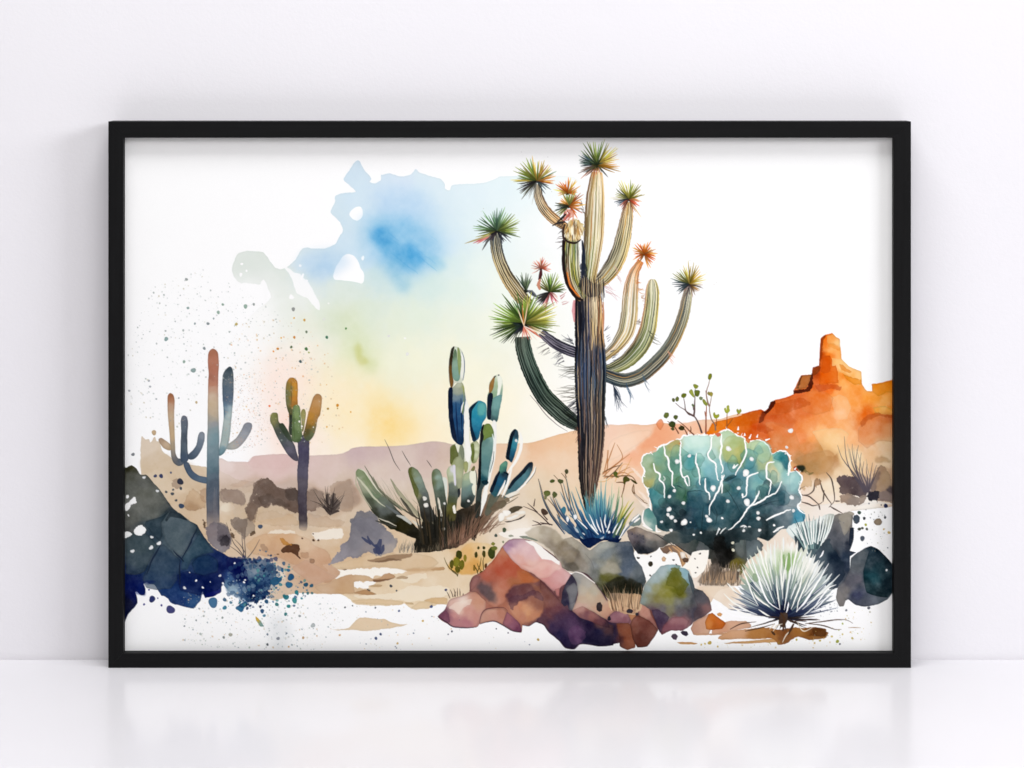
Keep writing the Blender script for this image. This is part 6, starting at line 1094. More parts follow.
strokes('F7', '330,490 400,430;350,500 400,460;420,520 500,560;430,400 420,470 440,520 500,560;530,520 534,570 570,572', [1, 2.2, .8], 'F4EEE6', BARREL, jit=.5)

# --- blue agave
def fan(t, cx, cy, tips, w, cols, idn, c2=None, base=20, seed=0, jit=.3):
    r_ = random.Random(seed)
    x0_, y0_, k_ = TILE[t]
    for i, (tx, ty) in enumerate(tips):
        dd_ = max(1.0, math.hypot(tx - cx, ty - cy))
        bx, by = cx + (tx - cx) / dd_ * base * r_.uniform(.7, 1.3), cy + r_.uniform(-base * .2, base * .2)
        mx, my = bx + (tx - bx) * .55 + r_.uniform(-6, 6), by + (ty - by) * .5 - abs(tx - bx) * .03
        p_ = np.array([[bx, by], [mx, my], [tx, ty]]) / k_ + np.array([x0_, y0_])
        stroke(p_, [w * .9, w * r_.uniform(.9, 1.25), .15], hx(r_.choice(cols[0])) * r_.uniform(.85, 1.1), idn, c2=hx(r_.choice(cols[1])), jit=jit)


def ring(cx, cy, a0, a1, n, l0, l1, seed, sq=1.0):
    r_ = random.Random(seed)
    out = []
    for i in range(n):
        a = math.radians(a0 + (a1 - a0) * (i + r_.uniform(0, 1)) / n)
        l = r_.uniform(l0, l1)
        out.append((cx + math.cos(a) * l, cy - math.sin(a) * l * sq))
    return out


A = AGAVE_B
for s, c in (('310,560 330,480 260,400 330,440 400,520 420,430 380,350 460,470 480,400 470,330 530,450 560,380 600,470 640,400 640,470 700,420 720,470 690,560 650,620 560,615 520,610 430,672 380,640 350,590', '240,420,3E7088 330,500,34607E 400,520,2A5A78 420,400,3E8A96 480,380,4A98A0 520,420,2E6A88 450,560,16305E 500,600,122850 560,560,16305A 620,540,1E3A62 700,450,44607A 640,600,132448'),
             ('120,430 200,500 160,400 260,500 240,400 330,520 360,600 300,590 220,520', '180,470,5A7486 250,500,46647E 300,560,2E4A68')):
    wash(P('I1', s), K('I1', c), A, jit=.9, edge=.08, tens=.1)
rg = random.Random(44)
BL = ('20,120 55,280 130,430 215,540,3A4A58,2A3A50,1.0;60,290 130,420 230,560,4A5A66,2A4060,1.0;110,260 180,380 300,520,4A5662,2C4668,1.6;150,270 210,390 340,560,46606E,24446C,1.8;190,220 270,370 360,520,5A7684,2A4A70,1.6;215,150 250,270 330,460,4E6A72,345A78,1.1;240,100 275,260 330,430,6A8A8A,3A6A80,1.0;280,220 330,350 420,560,4A7A8C,1E3E6A,1.9;'
      '315,180 370,330 440,520,5A8A90,2A5A80,1.5;345,290 400,400 470,590,4E98A0,1C3C6C,2.2;380,250 430,380 490,590,66B0AC,1E4674,2.0;410,310 450,420 510,600,5AA4A8,1A3868,2.2;440,350 470,450 520,600,7CC0B8,204E7C,2.0;470,150 478,330 520,580,8AB8A8,2A6A8A,1.8;500,200 500,360 530,590,62A8A6,1E4A78,2.0;520,130 522,330 540,580,5AA6AC,24527E,1.6;'
      '565,110 545,320 550,570,88BCB0,34688A,1.5;590,250 570,400 555,590,6A9C8C,1E3E6C,2.2;625,235 590,380 570,590,7AA878,2A5478,1.9;610,150 600,330 580,560,B8C8A0,4A7A80,1.0;665,180 640,360 600,570,8AA060,3A6070,1.3;665,260 640,400 600,590,5A8A5A,2A4A64,2.0;700,330 660,430 620,590,A8A844,3A5A54,2.0;'
      '745,290 690,400 640,570,D8B84A,6A8240,1.8;780,300 720,390 640,520,6A7A24,3E5A2C,1.7;790,345 730,430 660,570,E0BC50,7A8A40,2.0;760,380 710,450 650,580,8A9A34,2A4058,1.6;830,410 760,480 680,580,8A9AA0,3A5070,1.2;690,230 690,330 640,480,9AA050,5A7A40,.9;350,360 400,480 440,600,2E6A8C,122A54,2.4;300,440 360,520 420,620,244A70,10244A,2.4;580,420 575,500 560,610,24527E,10264C,2.6;640,430 620,520 590,610,28506E,10264C,2.4;480,420 500,500 530,610,1E4A7A,0E2248,2.6;220,460 300,540 380,620,2E4E72,142E58,2.2')
for bl_ in BL.split(';'):
    f = bl_.split(',')
    pts, c0, c1, w_ = ','.join(f[:-3]), f[-3], f[-2], float(f[-1])
    stroke(P('I1', pts), [.15, w_ * .8, w_ * 1.25, w_ * .9], c0, A, c2=c1, jit=.25)
    if rg.random() < .6:
        o_ = np.array([rg.uniform(.6, 1.4), rg.uniform(-1, 1)])
        stroke(P('I1', pts) + o_, [.1, w_ * .4, w_ * .5, w_ * .3], np.clip(hx(c0) * 1.25 + .06, 0, 1), A, c2=hx(c1) * 1.2, jit=.25, alpha=.8)
for i in range(26):
    x = 400 + i * 6
    stroke(P('I1', '%d,%d %d,%d %d,%d' % (x + (i % 3) * 6, 210 + (i * 29) % 120, x + 10, 400, 480 + i * 3, 590)), [.15, 1.3, 2.0, 1.6], ['6AB2AE', '3E8C98', '8AC0B4', '2E6E8C', '57A0A4'][i % 5], A, c2='1E4A78', jit=.25, alpha=.85)
for i in range(40):
    a_ = math.radians(rg.uniform(42, 138))
    x, y = 530 + math.cos(a_) * 60, 600 - math.sin(a_) * 30
    l_ = rg.uniform(60, 230)
    stroke(P('I1', '%f,%f %f,%f %f,%f' % (x, y, x + math.cos(a_) * l_ * .55, y - math.sin(a_) * l_ * .5, x + math.cos(a_) * l_ * 1.05, y - math.sin(a_) * l_)), [.9, 1.3, .15], rg.choice(['12244C', '1A3460', '234A74', '2E6482', '0E1E42']), A, jit=.2, alpha=.8)
for s in ('515,425 525,480 542,555', '480,440 498,500 520,545', '400,440 450,510 500,565', '425,400 460,480 490,540', '555,400 550,460 562,510', '598,440 585,490 565,545', '655,470 635,510 615,555', '700,440 672,500 640,565', '742,470 705,530 662,602', '440,480 470,530 495,560', '330,440 380,490 410,520'):
    stroke(P('I1', s), [.3, 1.5, .9], 'F2F4F2', A, jit=.3)
for s, c in (('240,430 254,415 264,440 258,465 246,455', 'EEF2F2'), ('300,410 322,404 328,430 312,446 300,430', 'F0F3F3'), ('300,500 330,520 345,550 325,545', 'B8C8D0'), ('370,550 390,560 392,568 376,562', 'E8EEF0'), ('575,538 590,534 596,550 580,556', 'F2F4F4'), ('490,610 520,590 545,580 535,600 505,618', 'AFC0CC'), ('200,360 225,340 240,370 230,400 210,385', '3E7C92'), ('355,580 372,590 382,615 368,606', 'A8B8C0')):
    wash(P('I1', s), c, A, jit=.4, edge=.05)
wash(P('I1', '340,590 380,600 450,590 520,600 560,600 600,605 660,600 680,590 660,630 600,625 540,612 480,640 430,672 380,648'), '0F2046', A, jit=.6)

# --- small pale agave behind, then the big one in front
A = AGAVE_S
wash(P('B5', '460,160 520,120 600,110 660,80 715,80 690,160 660,230 640,300 560,300 520,230'), K('B5', '500,160,E8F0EC 560,140,E0EAE4 640,110,EEF2EC 600,200,9AB4AE 600,260,46585E 560,240,4A6468 660,160,7E8A84 690,110,A8AEA4'), A, jit=.9, edge=.03, alpha=.95)
rg = random.Random(46)
for i in range(60):
    a_ = rg.uniform(60, 128)
    l_ = rg.uniform(90, 190)
    ca, sa = math.cos(math.radians(a_)), math.sin(math.radians(a_))
    x, y = 605 + ca * 60, 290 - sa * 30
    stroke(P('B5', '%f,%f %f,%f' % (x, y, x + ca * l_, y - sa * l_)), [1.5, 1.3, .2], rg.choice(['34484E', '4A6464', '6E8C8A', '2C3C46', '8AA6A2']), A, alpha=.85, jit=.2)
for s in ('528,138 545,190 575,290', '545,120 562,180 580,240', '566,118 580,190 592,240', '585,108 594,180 600,236', '604,100 606,170 608,225', '622,92 620,160 616,230', '645,84 640,150 628,235', '662,78 655,150 640,220', '682,78 670,150 645,245', '700,80 682,160 655,230', '714,84 695,150 668,210', '640,300 655,270 662,255', '515,130 530,170 548,215'):
    stroke(P('B5', s), [.4, 1.5, 1.2], rg.choice(['F8F9F4', 'EEF3EE', 'DDE8E4']), A, jit=.3)
wash(P('B5', '505,190 525,205 545,245 560,285 555,310 530,290 515,250'), '26343E', A, jit=.6, alpha=.9)
wash(P('B5', '640,250 690,200 710,260 760,330 770,400 740,460 700,480 660,440 600,330 610,290'), K('B5', '680,250,3A464E 720,320,1E2A38 740,400,2A3442 680,400,4A545E 640,320,55626A'), ROCK_DARK, jit=.6, edge=.1, ragged=.5)

A = AGAVE_P
wash(P('B5', '150,700 250,690 330,680 420,690 520,680 660,684 676,705 660,728 600,724 520,730 470,760 420,770 380,740 300,735 220,740 100,738'), K('B5', '200,700,CFA07A 300,720,B07A44 400,740,A8703C 520,700,9A6632 620,705,6A3E1C 450,720,7A4A28'), MUD, jit=.7, edge=.1)
wash(P('B5', '600,690 640,684 676,704 662,728 610,722'), '5A3416', MUD, jit=.4)
rg = random.Random(45)
# silhouette of the leaf tips, then greens, navy heart, dark gaps, white edges
tips = []
for i in range(64):
    a_ = 164 - i * 2.36
    R_ = 592 - 1.15 * abs(a_ - 88) - max(0, a_ - 128) * 1.2 - max(0, 40 - a_) * 1.0
    r_ = R_ * (rg.uniform(.96, 1.06) if i % 2 else rg.uniform(.82, .92))
    tips.append((540 + math.cos(math.radians(a_)) * r_ * .86, 690 - math.sin(math.radians(a_)) * r_ * 1.08))
sil = ' '.join('%f,%f' % t for t in tips) + ' 760,640 640,700 480,700 330,660'
wash(P('H1', sil), K('H1', '480,90,EEEADB 540,60,F2E8D8 590,50,EAD0B4 600,100,F6F3EA 400,170,F0EFE2 350,220,E4EBD8 450,230,E9EEDC 540,230,BCD0A2 590,230,9CBE7C 560,290,8CB070 500,330,A4BE90 430,300,BCD0A8 330,340,C2D2B2 250,350,B4C4A0 300,400,8CA890 390,400,B4C4A8 470,420,98B090 550,400,8AA880 610,350,A8BC9C 660,320,E2E8DA 720,260,F0F0E6 780,230,EEF0EA 700,400,C4CCB4 760,350,DCDFD2 800,300,E8EAE4 650,450,A4B0A0 600,480,8C9C94 520,500,708890 450,500,7A8C90 380,500,A8B4AC 300,480,76889A 240,430,98A89C 230,500,98A4AC 170,500,B0B8B8 420,580,34446A 480,600,1A2450 540,570,3A4A60 600,560,4A5866 680,520,77828C 760,450,98A2A8 820,400,A8B4B8 860,340,B8C4C4 720,560,3E485C 640,620,1E2640 540,660,14182E'), A, jit=.5, edge=.03, tens=.02, p=3.8, warp=2)
wash(P('H1', '390,640 400,560 450,590 500,540 530,580 560,530 590,580 640,540 680,560 720,540 700,640 620,690 500,700 430,690'), '1A2244', A, jit=1.0, edge=.03, alpha=.6, ragged=1.6)
wash(P('H1', '270,420 310,400 340,470 380,540 420,600 380,600 320,520'), '1E2A52', A, jit=.8, alpha=.8, ragged=.8)


def blade(a_, r0_, r1_, w_, c0, c1, bend=0.0, al=.9):
    ca, sa = math.cos(math.radians(a_)), math.sin(math.radians(a_))
    f = lambda r: (540 + ca * r * .9 - sa * bend * math.sin(r / 600 * 3), 685 - sa * r * 1.02 - abs(ca) * r * r / 5200 * (1 if a_ < 150 else .4))
    stroke(P('H1', '%f,%f %f,%f %f,%f' % (*f(r0_), *f((r0_ + r1_) / 2), *f(r1_))), [w_ * .7, w_, w_ * .7, .15], c0, A, c2=c1, jit=.3, alpha=al)


for i in range(46):                     # green and grey leaves
    a_ = rg.uniform(30, 145)
    blade(a_, rg.uniform(120, 200), rg.uniform(330, 500), rg.uniform(1.3, 2.2), rg.choice(['3E5468', '5E7880', '7A9088', '46586C']), rg.choice(['8FB078', 'B4C8A0', 'A8B8A8', 'C8D4BC', '88A48C']) if 62 < a_ < 118 else rg.choice(['A8B4B0', 'C0C8C4', '8E9CA4', 'B8C4B8']), rg.uniform(-12, 12), .75)
for i in range(64):                     # dark gaps
    a_ = rg.choice([rg.uniform(10, 70), rg.uniform(112, 172), rg.uniform(60, 125)])
    blade(a_, rg.uniform(20, 120), rg.uniform(180, 330), rg.uniform(.9, 1.9), rg.choice(['0C1030', '101428', '0A0F20', '161C3C']), rg.choice(['2A3656', '3A4860', '1E2A48', '46586A']), rg.uniform(-10, 10), .9)
for i in range(110):                    # more grey-green leaves over the dark
    a_ = rg.uniform(14, 164)
    blade(a_, rg.uniform(90, 220), rg.uniform(300, 470), rg.uniform(1.0, 1.7), rg.choice(['46586A', '5E7478', '6E8684', '3E5060']), rg.choice(['A8B8A0', '98A89C', 'C4D0BC', '8FA890', 'B4BEBC']), rg.uniform(-12, 12), .8)
for i in range(54):                     # low leaves on the left and right
    a_ = rg.choice([rg.uniform(150, 178), rg.uniform(2, 34)])
    blade(a_, rg.uniform(40, 140), rg.uniform(300, 500), rg.uniform(1.1, 1.9), rg.choice(['141A34', '1E2644', '22304A']), rg.choice(['4A5A78', '6A7890', '8A94A4', '3A4660']), rg.uniform(-14, 14), .9)
for s, w_ in (('350,140 378,250 410,340 450,470', 1.3), ('288,214 330,330 360,430 420,560 510,622', 1.5), ('250,208 280,280 310,340', 1.2), ('330,200 370,320 420,450 470,570', 1.2), ('206,280 250,390 300,520 340,590', 1.2), ('88,406 130,450 170,490', 1.2), ('62,490 110,540 180,590 260,630', 1.2), ('28,588 80,640 160,672 300,690 470,694', 1.3), ('100,572 180,630 260,660 340,680', 1.1), ('340,620 400,660 470,694', 1.3),
              ('330,520 380,570 430,600', 1.2), ('300,478 340,540 420,592', 1.3), ('482,350 490,460 512,622', 1.2), ('525,140 520,300 530,470 532,540', 1.2), ('572,190 545,330 532,460', 1.3), ('602,120 595,300 570,460 545,624', 1.6), ('655,105 625,240 608,330', 1.4), ('682,155 652,240', 1.2), ('694,320 670,440 640,520 600,620', 1.3), ('642,410 615,490 596,540', 1.1), ('742,370 700,460 660,560 645,640', 1.2), ('832,226 770,360 715,480', 1.3),
              ('902,250 850,340 790,440 700,570 640,640', 1.4), ('990,338 930,400 840,480 760,560 690,620', 1.4), ('962,420 900,450 830,540 790,595', 1.3), ('950,470 880,530 800,615 790,600', 1.1), ('862,148 846,185 826,206', 1.2), ('930,330 890,380 850,420', 1.2), ('700,190 690,240', 1.0), ('470,60 470,160 480,280', 1.0), ('440,90 440,200 450,300', 1.1), ('400,150 400,230 420,330', 1.0), ('540,40 540,160', 1.2), ('780,180 740,270 690,360', 1.2), ('800,240 760,330', 1.0), ('860,540 760,620 690,680', 1.0), ('180,600 270,640 330,660', .9), ('430,250 440,340 460,420', .9), ('560,300 556,380', .9), ('620,260 610,340', 1.0), ('580,560 570,620 560,650', 1.2), ('760,500 700,580 660,610', 1.0)):
    stroke(P('H1', s), [.4, w_ * 1.35, w_ * 1.2, .4], rg.choice(['FCFBF4', 'F6F5EC', 'FFFFFF', 'EEF1EE']), A, jit=.35)
for i in range(36):
    a_ = rg.uniform(18, 160)
    blade(a_, rg.uniform(200, 330), rg.uniform(400, 560), rg.uniform(.6, 1.1), rg.choice(['DDE4DC', 'EEF0EA']), 'FBFAF2', rg.uniform(-8, 8), .85)
for s in ('535,190 550,180 552,230 545,300 536,260', '580,170 598,200 596,270 580,310 566,290', '300,330 330,340 340,390 310,400 294,370'):
    wash(P('H1', s), '86AC62' if s[0] != '3' else '8FA884', A, jit=.5, edge=.08, alpha=.85)
for i in range(34):                     # roots and dry leaves
    a_ = rg.choice([rg.uniform(176, 200), rg.uniform(-24, 4), rg.uniform(230, 310)])
    blade(a_, 10, rg.uniform(60, 330) if a_ < 205 and a_ > -30 else rg.uniform(40, 120), rg.uniform(.8, 1.6), rg.choice(['161420', '1E1A1A', '241C18']), rg.choice(['2E2A38', '4A3828', '1E2030', '5A4030']), rg.uniform(-10, 10), .9)
wash(P('H1', '500,690 520,650 550,640 575,660 570,720 540,760 505,740'), '4A382E', A, jit=.6)
strokes('B5', '520,650 540,690 560,700 600,680;390,700 410,670 440,660;440,760 460,720 490,690;370,690 400,660', [.5, 1.2, .5], 'E8DCC4', A)
strokes('B5', '560,660 640,650 720,640 780,640 815,658;580,660 660,670 720,690 755,690;480,650 560,640 640,640;160,690 220,660 300,650;240,700 330,680 400,660', [.6, 1.2, .3], '4A3428', A)
stroke(P('B5', '790,682 820,680 858,682'), [.4, .9, .3], 'B09070', A)
strokes('B5', '430,600 450,640 440,700;500,660 470,720;400,720 380,700', [1.5, 2.5, .6], '4A3220', A)
spatter(40, P('B5', '640,560 730,540 740,590 680,620 620,630'), (.25, .8), ['2E3444', '4A5060', '6A707C'], seed=61, idn=A)

# --- flicked drops of paint over the sheet
spatter(900, P('Z', '150,285 200,268 250,290 300,330 330,400 330,440 250,450 225,455 225,400 200,390 190,430 160,430 130,420 127,360 140,310'), (.25, 1.0), ['9AA4A0', '8A9290', 'B0B8B2', 'A8B0A8', '7E8684', 'C0B8A0', 'B8BEB8'], (.25, .75), 3.2, None, 71)
spatter(330, P('Z', '230,320 300,320 330,350 345,440 310,445 300,420 270,440 232,450 230,380'), (.2, .95), ['E0A850', 'D8B478', 'E8C088', 'C8A87A', 'D89048', 'C8B898', 'E0B890'], (.3, .75), 3, None, 72)
spatter(520, P('Z', '225,380 262,370 272,420 262,440 250,452 224,455'), (.18, .6), ['C8A890', 'B8A090', '9A9088', 'D8A078', 'A8988A', 'C89070'], (.25, .65), 2.6, None, 73)
spatter(700, P('Z', '180,585 215,600 260,585 300,590 330,600 350,620 320,650 240,650 180,645'), (.2, 1.0), ['9AA8A8', 'A8A8A0', '7A8A90', 'C8C0A8', '5A6E7A', 'B0B8B8', 'D0B088', '8A9A88'], (.3, .8), 3.0, None, 74)
spatter(110, P('Z', '330,600 440,610 520,640 560,650 340,650'), (.2, .8), ['C8C4B4', 'D8B078', '8A94A0', 'B8B8AC', '3E4E66', 'D0A868'], (.3, .8), 3.0, None, 75)
spatter(120, P('Z', '258,545 290,560 312,590 300,610 262,600 235,610 250,580'), (.3, 1.9), ['1F4E78', '2A6488', '20506E', '2E7E8C', '3E9090', '2E4A70', '5AA0A0', '3A6A92'], (.6, .95), 2.4, None, 76)
spatter(80, P('Z', '812,520 888,510 890,560 860,545 840,535'), (.2, .7), ['6A6E72', '8A8A80', 'A8A890', '3E464E'], (.4, .8), 3, None, 77)
spatter(90, P('Z', '800,640 855,610 875,605 870,640 820,648 700,648 720,640'), (.2, 1.0), ['B0A850', 'C8A860', '8A9A34', 'A8A898', 'D0B078'], (.4, .85), 2.6, None, 78)
wash(P('A7', '780,520 830,500 880,560 890,620 860,690 800,690 770,600'), 'C4CACC', None, jit=2.5, edge=0, soft=5, alpha=.35)
for t, s, c in (('A3', '341,203,7 225,368,11', '8CA8A4'), ('A3', '503,226,9 648,194,11 527,184,7 320,489,8', '9AB4A4'), ('A3', '370,535,13', '8EA4A0'), ('A3', '448,286,8 428,418,8 378,286,6 478,259,5', '8A9698'), ('A3', '333,50,8 692,183,7 213,133,5 158,121,5 316,322,6 562,330,5', 'A4ACA8'), ('A3', '903,209,10', '9A9C98'), ('A3', '599,289,8', 'C8B468'), ('A3', '907,256,5 962,267,7 838,362,5', 'E0B050'),
                ('A3', '908,359,7 820,420,7 797,434,5', 'E0922E'), ('A3', '892,411,7', '5A7048'), ('A3', '972,421,9', '4E7A48'), ('A3', '986,440,5', '9AA858'), ('A3', '941,488,8', '4A6264'), ('A3', '973,330,7', '7A8A6E'), ('A3', '776,725,6', 'E0703A'), ('A3', '386,706,7', 'D0B888'), ('A3', '139,622,6 28,644,6 133,591,6 172,688,5 292,683,5', 'A0A4A8'), ('A4', '143,359,8', '3E7A5A'), ('A4', '245,312,6', '5A8A4A'), ('A4', '200,722,8', 'E0921E'), ('A4', '149,740,6', 'B08A2E'), ('A4', '200,738,4', 'A88A3A'),
                ('E5', '886,416,7 695,535,7', 'E0A840'), ('E5', '702,390,7', '9A7A2A'), ('A5', '160,494,13', 'C2A680'), ('A6', '48,77,9', '7E8488'), ('A7', '248,478,22', '3A3C6E'), ('A7', '150,422,17', '222A5C'), ('A7', '475,440,26', '3E6A90'), ('A7', '133,372,5 107,450,6 200,455,6 180,417,4', '3A3C7A'), ('A7', '265,437,9', '1E3468'), ('A7', '537,468,11', '3A809A'), ('A7', '537,425,10', '4A6A88'), ('A7', '570,440,8', '5A8AA0'), ('A7', '737,486,11', '2A5078'), ('A7', '780,258,18', '2E4A70'),
                ('A7', '890,305,18', '1F5078'), ('A7', '806,326,24 828,318,14', '24587E'), ('A7', '880,346,18', '2A6488'), ('A7', '970,345,12', '20506E'), ('A7', '910,430,14 938,640,0.1', '3E9090'), ('A7', '865,412,14 855,405,9', '2A7480'), ('A7', '878,460,10', '2E8A8C'), ('A7', '920,385,11', '2E8088'), ('A7', '1000,350,10', '2A5C78'), ('A7', '955,390,6 980,390,8 1003,390,7', '4A7A80'), ('A7', '862,502,9 815,450,10', '3A7E80'), ('A7', '845,270,8 877,268,9', '2E6A94'), ('A7', '727,35,12', '44546C'), ('A7', '760,435,11', '2A5A80'), ('A7', '748,510,8', '5A90A8'),
                ('A7', '568,612,10', 'B4B4A4'), ('A7', '532,626,7 525,521,6', '8A9490'), ('A7', '765,664,7', '5A6468'), ('A7', '822,632,9', '8E949C'), ('A7', '322,566,5 385,535,5', '7E868A'), ('A7', '425,512,6', 'B0B4AE'), ('A7', '408,608,7', 'C8D2CC'), ('A7', '867,604,5 765,610,6', '6A7A88'), ('A7', '937,512,7', 'A0A8A8'), ('A7', '1008,562,12', 'B8C0C0'),
                ('A6', '300,222,17', '2E3242'), ('A6', '306,352,14', '33445E'), ('A6', '198,192,11', '343C62'), ('A6', '167,192,9', '3E4668'), ('A6', '250,174,6', '4A5068'), ('A6', '258,287,9 278,322,7 225,277,7 262,265,6 303,258,8', '4A5058'),
                ('A8', '688,485,6 861,461,7 590,609,7 565,631,8', '44547A'), ('A8', '675,377,5 645,352,8 562,468,5 400,466,5 440,457,4', '4A4E54'), ('A8', '938,373,7', '3A4068'), ('A8', '970,594,5 950,610,4', '4A4A5E'), ('A8', '815,538,6 680,658,6', 'C8A868'), ('A8', '177,628,7 250,618,4 100,676,5 372,614,6', 'D0A878'),
                ('B3', '630,638,7 15,538,5', 'C8A850'), ('B3', '170,594,5 407,580,4 470,602,4', '4A4A58'), ('B3', '60,462,8', '4A5A8A'), ('B5', '866,205,13', '4A525E'), ('B5', '848,67,9', '34443E'), ('B5', '876,98,8', '2E3238'), ('B5', '987,93,7', '4A4E50'), ('B5', '991,31,11', '2E3450'), ('B5', '850,155,9 866,150,7 890,155,7', '3A3E34'), ('B5', '884,132,7', 'B0B83A'), ('B5', '1008,174,8', 'D8B868'), ('B5', '980,156,5', 'C8A868'),
                ('B5', '733,754,9', 'A0A83A'), ('B5', '812,737,6 640,750,6 515,745,6', 'B8A850'), ('B5', '746,768,5', '3E4450'), ('B5', '703,728,6 760,716,5', 'C8B868'), ('B5', '900,576,8 780,588,6', '5A5E68'), ('B4', '585,655,10 560,660,5 540,665,5 628,675,5', 'C8AC50'), ('E1', '846,687,15', '2E3454'), ('E1', '636,742,13', '3E5648'), ('E1', '810,680,6 712,668,6 688,718,4', '5A5E60')):
    for d in D(t, s):
        dot(*d, c, None, .95, .1)
wash(P('B5', '926,116 940,100 960,98 972,116 960,134 936,130'), '8A7A66', None, jit=.3, edge=.2)
wash(P('A7', '700,516 720,530 738,552 748,566 726,566 708,540'), K('A7', '710,530,D8B040 735,555,7AA0A0'), None, jit=.5, edge=.1)
wash(P('B5', '784,68 800,60 824,72 812,82'), 'A8A090', ROCK_DARK, jit=.5)

# pigments dry greyer than they were mixed
for ids_, k_, up_ in (((SAGUARO, SAGUARO_S), .16, .0), ((BARREL,), .18, .02), ((ROCK_BLUE,), .14, .0), ((ROCK_PINK, ROCK_TAN, ROCK_GREEN), .10, .0), ((SCRUB_L,), .12, .0), ((CLUMP, AGAVE_B, AGAVE_P), .10, .0)):
    m_ = np.isin(ID, ids_)
    g_ = CAN[m_] @ np.array([.3, .59, .11], np.float32)
    CAN[m_] = CAN[m_] * (1 - k_) + g_[:, None] * k_ + up_
np.clip(CAN, 0, 1, out=CAN)

# ------------------------------------------------------------------ measured settings of paint and light
WALL_A, WALL_B = (0.768, 0.754, 0.782), (0.790, 0.776, 0.802)
TOP_A, TOP_B = (0.650, 0.640, 0.660), (0.675, 0.665, 0.684)
TOP_R, TOP_IOR = 0.16, 1.26
PAPER = 0.88
AMB, AMB_C = 0.222, (1.0, 0.955, 0.950)


def LIGHTS():
    lamp('window_light', (4.35, -2.15, 1.95), (0, 0, 0.28), 2.0, 1.3, 158, (0.95, 0.96, 1.0))
    lamp('ceiling_light', (-0.15, -0.85, 2.6), (0, 0, 0.28), 2.0, 0.7, 53, (0.985, 0.99, 1.0))
    lamp('fill_light', (0.3, -2.9, 1.5), (0, 0, 0.1), 2.6, 1.6, 24, (1.0, 0.985, 0.98))  # added fill lamp in front, lifts the shade around the frame and low sheet

# ------------------------------------------------------------------ the place: a framed print standing on a white table
import bpy, bmesh
from mathutils import Vector

sc = bpy.context.scene
col = sc.collection
for o in list(bpy.data.objects):
    bpy.data.objects.remove(o, do_unlink=True)

CAM_D, CAM_X, CAM_Z = 2.2, 0.0025, 0.62        # metres from the frame's face, right of its middle, above the table
RECESS = 0.0098                                 # the sheet lies this far behind the frame's face
DEPTH = 0.029                                   # of the frame
WALL_Y = 0.0345


def tag(o, label=None, cat=None, group=None, kind=None):
    for k, v in (('label', label), ('category', cat), ('group', group), ('kind', kind)):
        if v:
            o[k] = v
    return o


def link(name, me, m, parent=None):
    o = bpy.data.objects.new(name, me)
    col.objects.link(o)
    if m:
        me.materials.append(m)
    if parent:
        o.parent = parent
        o.matrix_parent_inverse = parent.matrix_world.inverted() if parent.type == 'EMPTY' else o.matrix_parent_inverse
    return o


def nodes(name):
    m = bpy.data.materials.new(name)
    m.use_nodes = True
    t = m.node_tree
    return m, t, t.nodes['Principled BSDF']


def noise(t, scale, detail=4, rough=0.5, vec=None):
    n = t.nodes.new('ShaderNodeTexNoise')
    n.inputs['Scale'].default_value = scale
    n.inputs['Detail'].default_value = detail
    n.inputs['Roughness'].default_value = rough
    if vec is None:
        c = t.nodes.new('ShaderNodeTexCoord')
        vec = c.outputs['Object']
    t.links.new(vec, n.inputs['Vector'])
    return n


def ramp(t, fac, *stops):
    r = t.nodes.new('ShaderNodeValToRGB')
    e = r.color_ramp.elements
    while len(e) < len(stops):
        e.new(0.5)
    for q, (p, c) in zip(e, stops):
        q.position, q.color = p, (*c, 1)
    t.links.new(fac, r.inputs[0])
    return r


def bump(t, b, height, strength, dist):
    n = t.nodes.new('ShaderNodeBump')
    n.inputs['Strength'].default_value = strength
    n.inputs['Distance'].default_value = dist
    t.links.new(height, n.inputs['Height'])
    t.links.new(n.outputs[0], b.inputs['Normal'])


# wall paint: faint roller stipple
m_wall, t, b = nodes('wall_paint')
n = noise(t, 1.7, 3)
r = ramp(t, n.outputs['Fac'], (0.3, WALL_A), (0.7, WALL_B))
t.links.new(r.outputs[0], b.inputs['Base Color'])
b.inputs['Roughness'].default_value = 0.75
b.inputs['Specular IOR Level'].default_value = 0.2
n2 = noise(t, 330, 3, 0.6)
bump(t, b, n2.outputs['Fac'], 0.12, 0.0010)

# white lacquered tabletop
m_top, t, b = nodes('white_lacquer')
n = noise(t, 2.4, 3)
r = ramp(t, n.outputs['Fac'], (0.3, TOP_A), (0.7, TOP_B))
t.links.new(r.outputs[0], b.inputs['Base Color'])
b.inputs['Roughness'].default_value = TOP_R
b.inputs['IOR'].default_value = TOP_IOR
n2 = noise(t, 160, 2)
bump(t, b, n2.outputs['Fac'], 0.05, 0.0005)

# black stained wood
def black_wood(name, axis):
    m, t, b = nodes(name)
    c = t.nodes.new('ShaderNodeTexCoord')
    mp = t.nodes.new('ShaderNodeMapping')
    mp.inputs['Scale'].default_value = (6, 260, 260) if axis == 'x' else (260, 260, 6)
    t.links.new(c.outputs['Object'], mp.inputs['Vector'])
    n = noise(t, 1.0, 5, 0.65, mp.outputs[0])
    r = ramp(t, n.outputs['Fac'], (0.25, (0.0045, 0.0045, 0.0048)), (0.75, (0.0080, 0.0080, 0.0085)))
    t.links.new(r.outputs[0], b.inputs['Base Color'])
    b.inputs['Roughness'].default_value = 0.55
    b.inputs['Specular IOR Level'].default_value = 0.09
    bump(t, b, n.outputs['Fac'], 0.25, 0.0004)
    return m


m_wx, m_wz = black_wood('black_wood_across', 'x'), black_wood('black_wood_upright', 'z')

